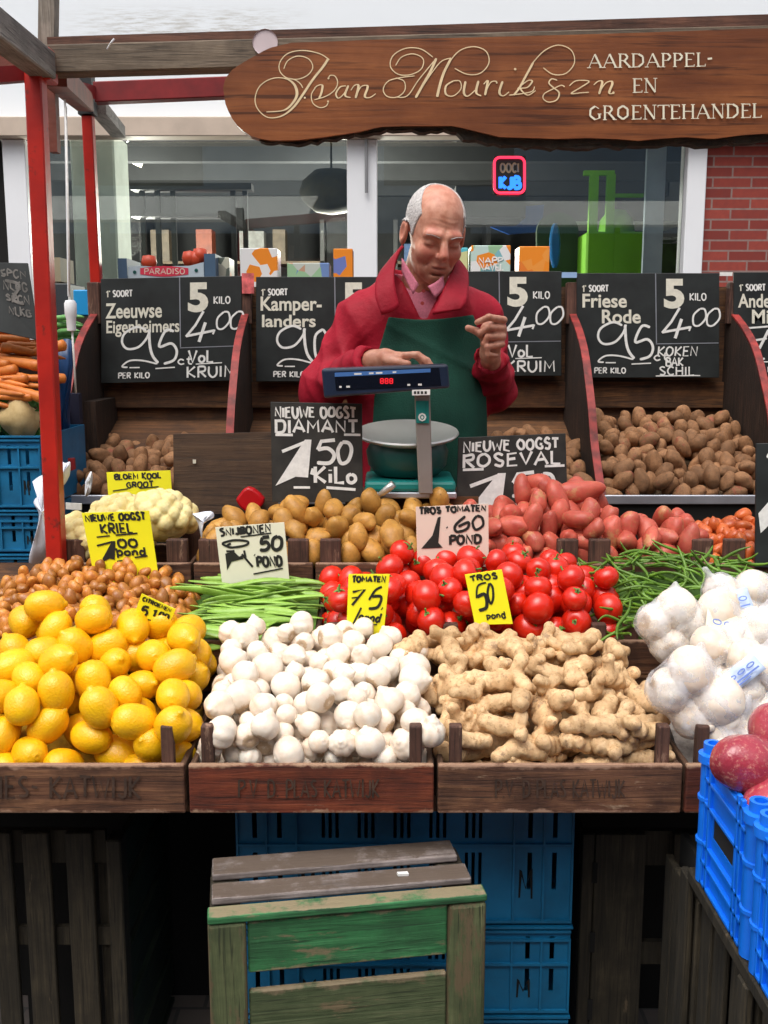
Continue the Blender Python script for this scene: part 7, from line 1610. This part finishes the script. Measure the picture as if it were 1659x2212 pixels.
# ------------------------------------------------------------------ drop what no view shows, tell look-alikes apart
bpy.context.view_layer.update(); DG = bpy.context.evaluated_depsgraph_get()
def seen(o, eye, n=7):
    c = Vector(o.location); rad = max(o.dimensions) * .3; to = c - eye; L = to.length; d = to.normalized(); x = d.cross(Vector((0, 0, 1))).normalized(); y = x.cross(d)
    for u, v_ in ((0, 0), (1, 0), (-1, 0), (0, 1), (0, -1), (.7, .7), (-.7, .7))[:n]:
        q = c + x * u * rad + y * v_ * rad; hit, loc, nrm, idx, ob, _ = S.ray_cast(DG, eye, (q - eye).normalized(), distance=L + .2)
        if hit and (ob.original == o or ob.original.parent == o): return True
    return False
def pix(o):
    v_ = o.location; fz = v_.y * math.cos(PITCH) - (v_.z - CAMZ) * math.sin(PITCH); return CX + FPX * v_.x / fz, CY - FPX * ((v_.z - CAMZ) * math.cos(PITCH) + v_.y * math.sin(PITCH)) / fz
ORD = 'first second third fourth fifth sixth seventh eighth ninth tenth eleventh twelfth thirteenth fourteenth fifteenth sixteenth seventeenth eighteenth nineteenth twentieth'.split()
EYE = Vector((0, 0, CAMZ)); SIDE = [EYE, Vector((-.45, 0, CAMZ)), Vector((.45, 0, CAMZ)), Vector((0, .1, CAMZ + .3))]
def tidy(names, bands=None, what='', place=''):
    for nm in names:
        gs_ = {}; auto_ = place is None
        for o in [o for o in COL.objects if o.type == 'MESH' and o.parent is None and o.name.split('.')[0] == nm]: gs_.setdefault(o.get('label'), []).append(o)
        for lab, objs in gs_.items():
            if len(objs) < 4: continue
            vis = []
            for o in objs:
                px, py = pix(o); inside = -30 < px < 1690
                if inside and seen(o, EYE): vis.append(o)
                elif not (inside and any(seen(o, e, 5) for e in SIDE[1:])) and not (not inside and -200 < px < 1860 and seen(o, EYE)):
                    for c in list(o.children): bpy.data.objects.remove(c)
                    bpy.data.objects.remove(o)
            if not bands or len(vis) < 6: continue
            if auto_: place = 'the full bin' if 'full bin' in lab else 'the leftmost bin' if 'leftmost' in lab else 'the bin behind the man' if 'man' in lab else 'the bin at the right edge'
            ys = sorted(vis, key=lambda o: -pix(o)[1]); nb = len(bands); k = math.ceil(len(ys) / nb)
            for i, bn_ in enumerate(bands):
                row = sorted(ys[i * k:(i + 1) * k], key=lambda o: pix(o)[0]); m = len(row)
                for j, o in enumerate(row):
                    if o['label'] != lab: continue
                    po = (ORD[j] + ' from the left' if j < (m + 1) // 2 else ORD[m - 1 - j] + ' from the right') if j not in (0, m - 1) else ('leftmost' if j == 0 else 'rightmost')
                    o['label'] = f'{what}, {po} {bn_} of {place}'
B5 = ['in the lowest course', 'in the lower part', 'in the middle course', 'in the upper part', 'along the top']
B8 = ['in the lowest course', 'just above the lowest course', 'in the lower middle', 'in the middle', 'just above the middle', 'in the upper middle', 'just below the top', 'along the top']
tidy(['lemon'], B5, 'yellow lemon', 'the lemon heap'); tidy(['garlic_bulb'], B8, 'white garlic bulb', 'the garlic heap'); tidy(['ginger_root'], B8, 'beige ginger root', 'the ginger heap')
tidy(['tomato'], B5, 'red tomato', 'the tomato heap'); tidy(['potato'], B5, 'yellow brown potato', 'the brown heap'); tidy(['red_potato'], B8, 'pinkish red potato', 'the red heap')
tidy(['shallot'], B8, 'small brown shallot', 'the shallot heap'); tidy(['bin_potato'], B8, 'dusty brown potato', None); tidy(['flat_bean'], B5, 'flat green bean', 'its tray')
tidy(['orange_shallot', 'green_bean', 'carrot', 'leek'])
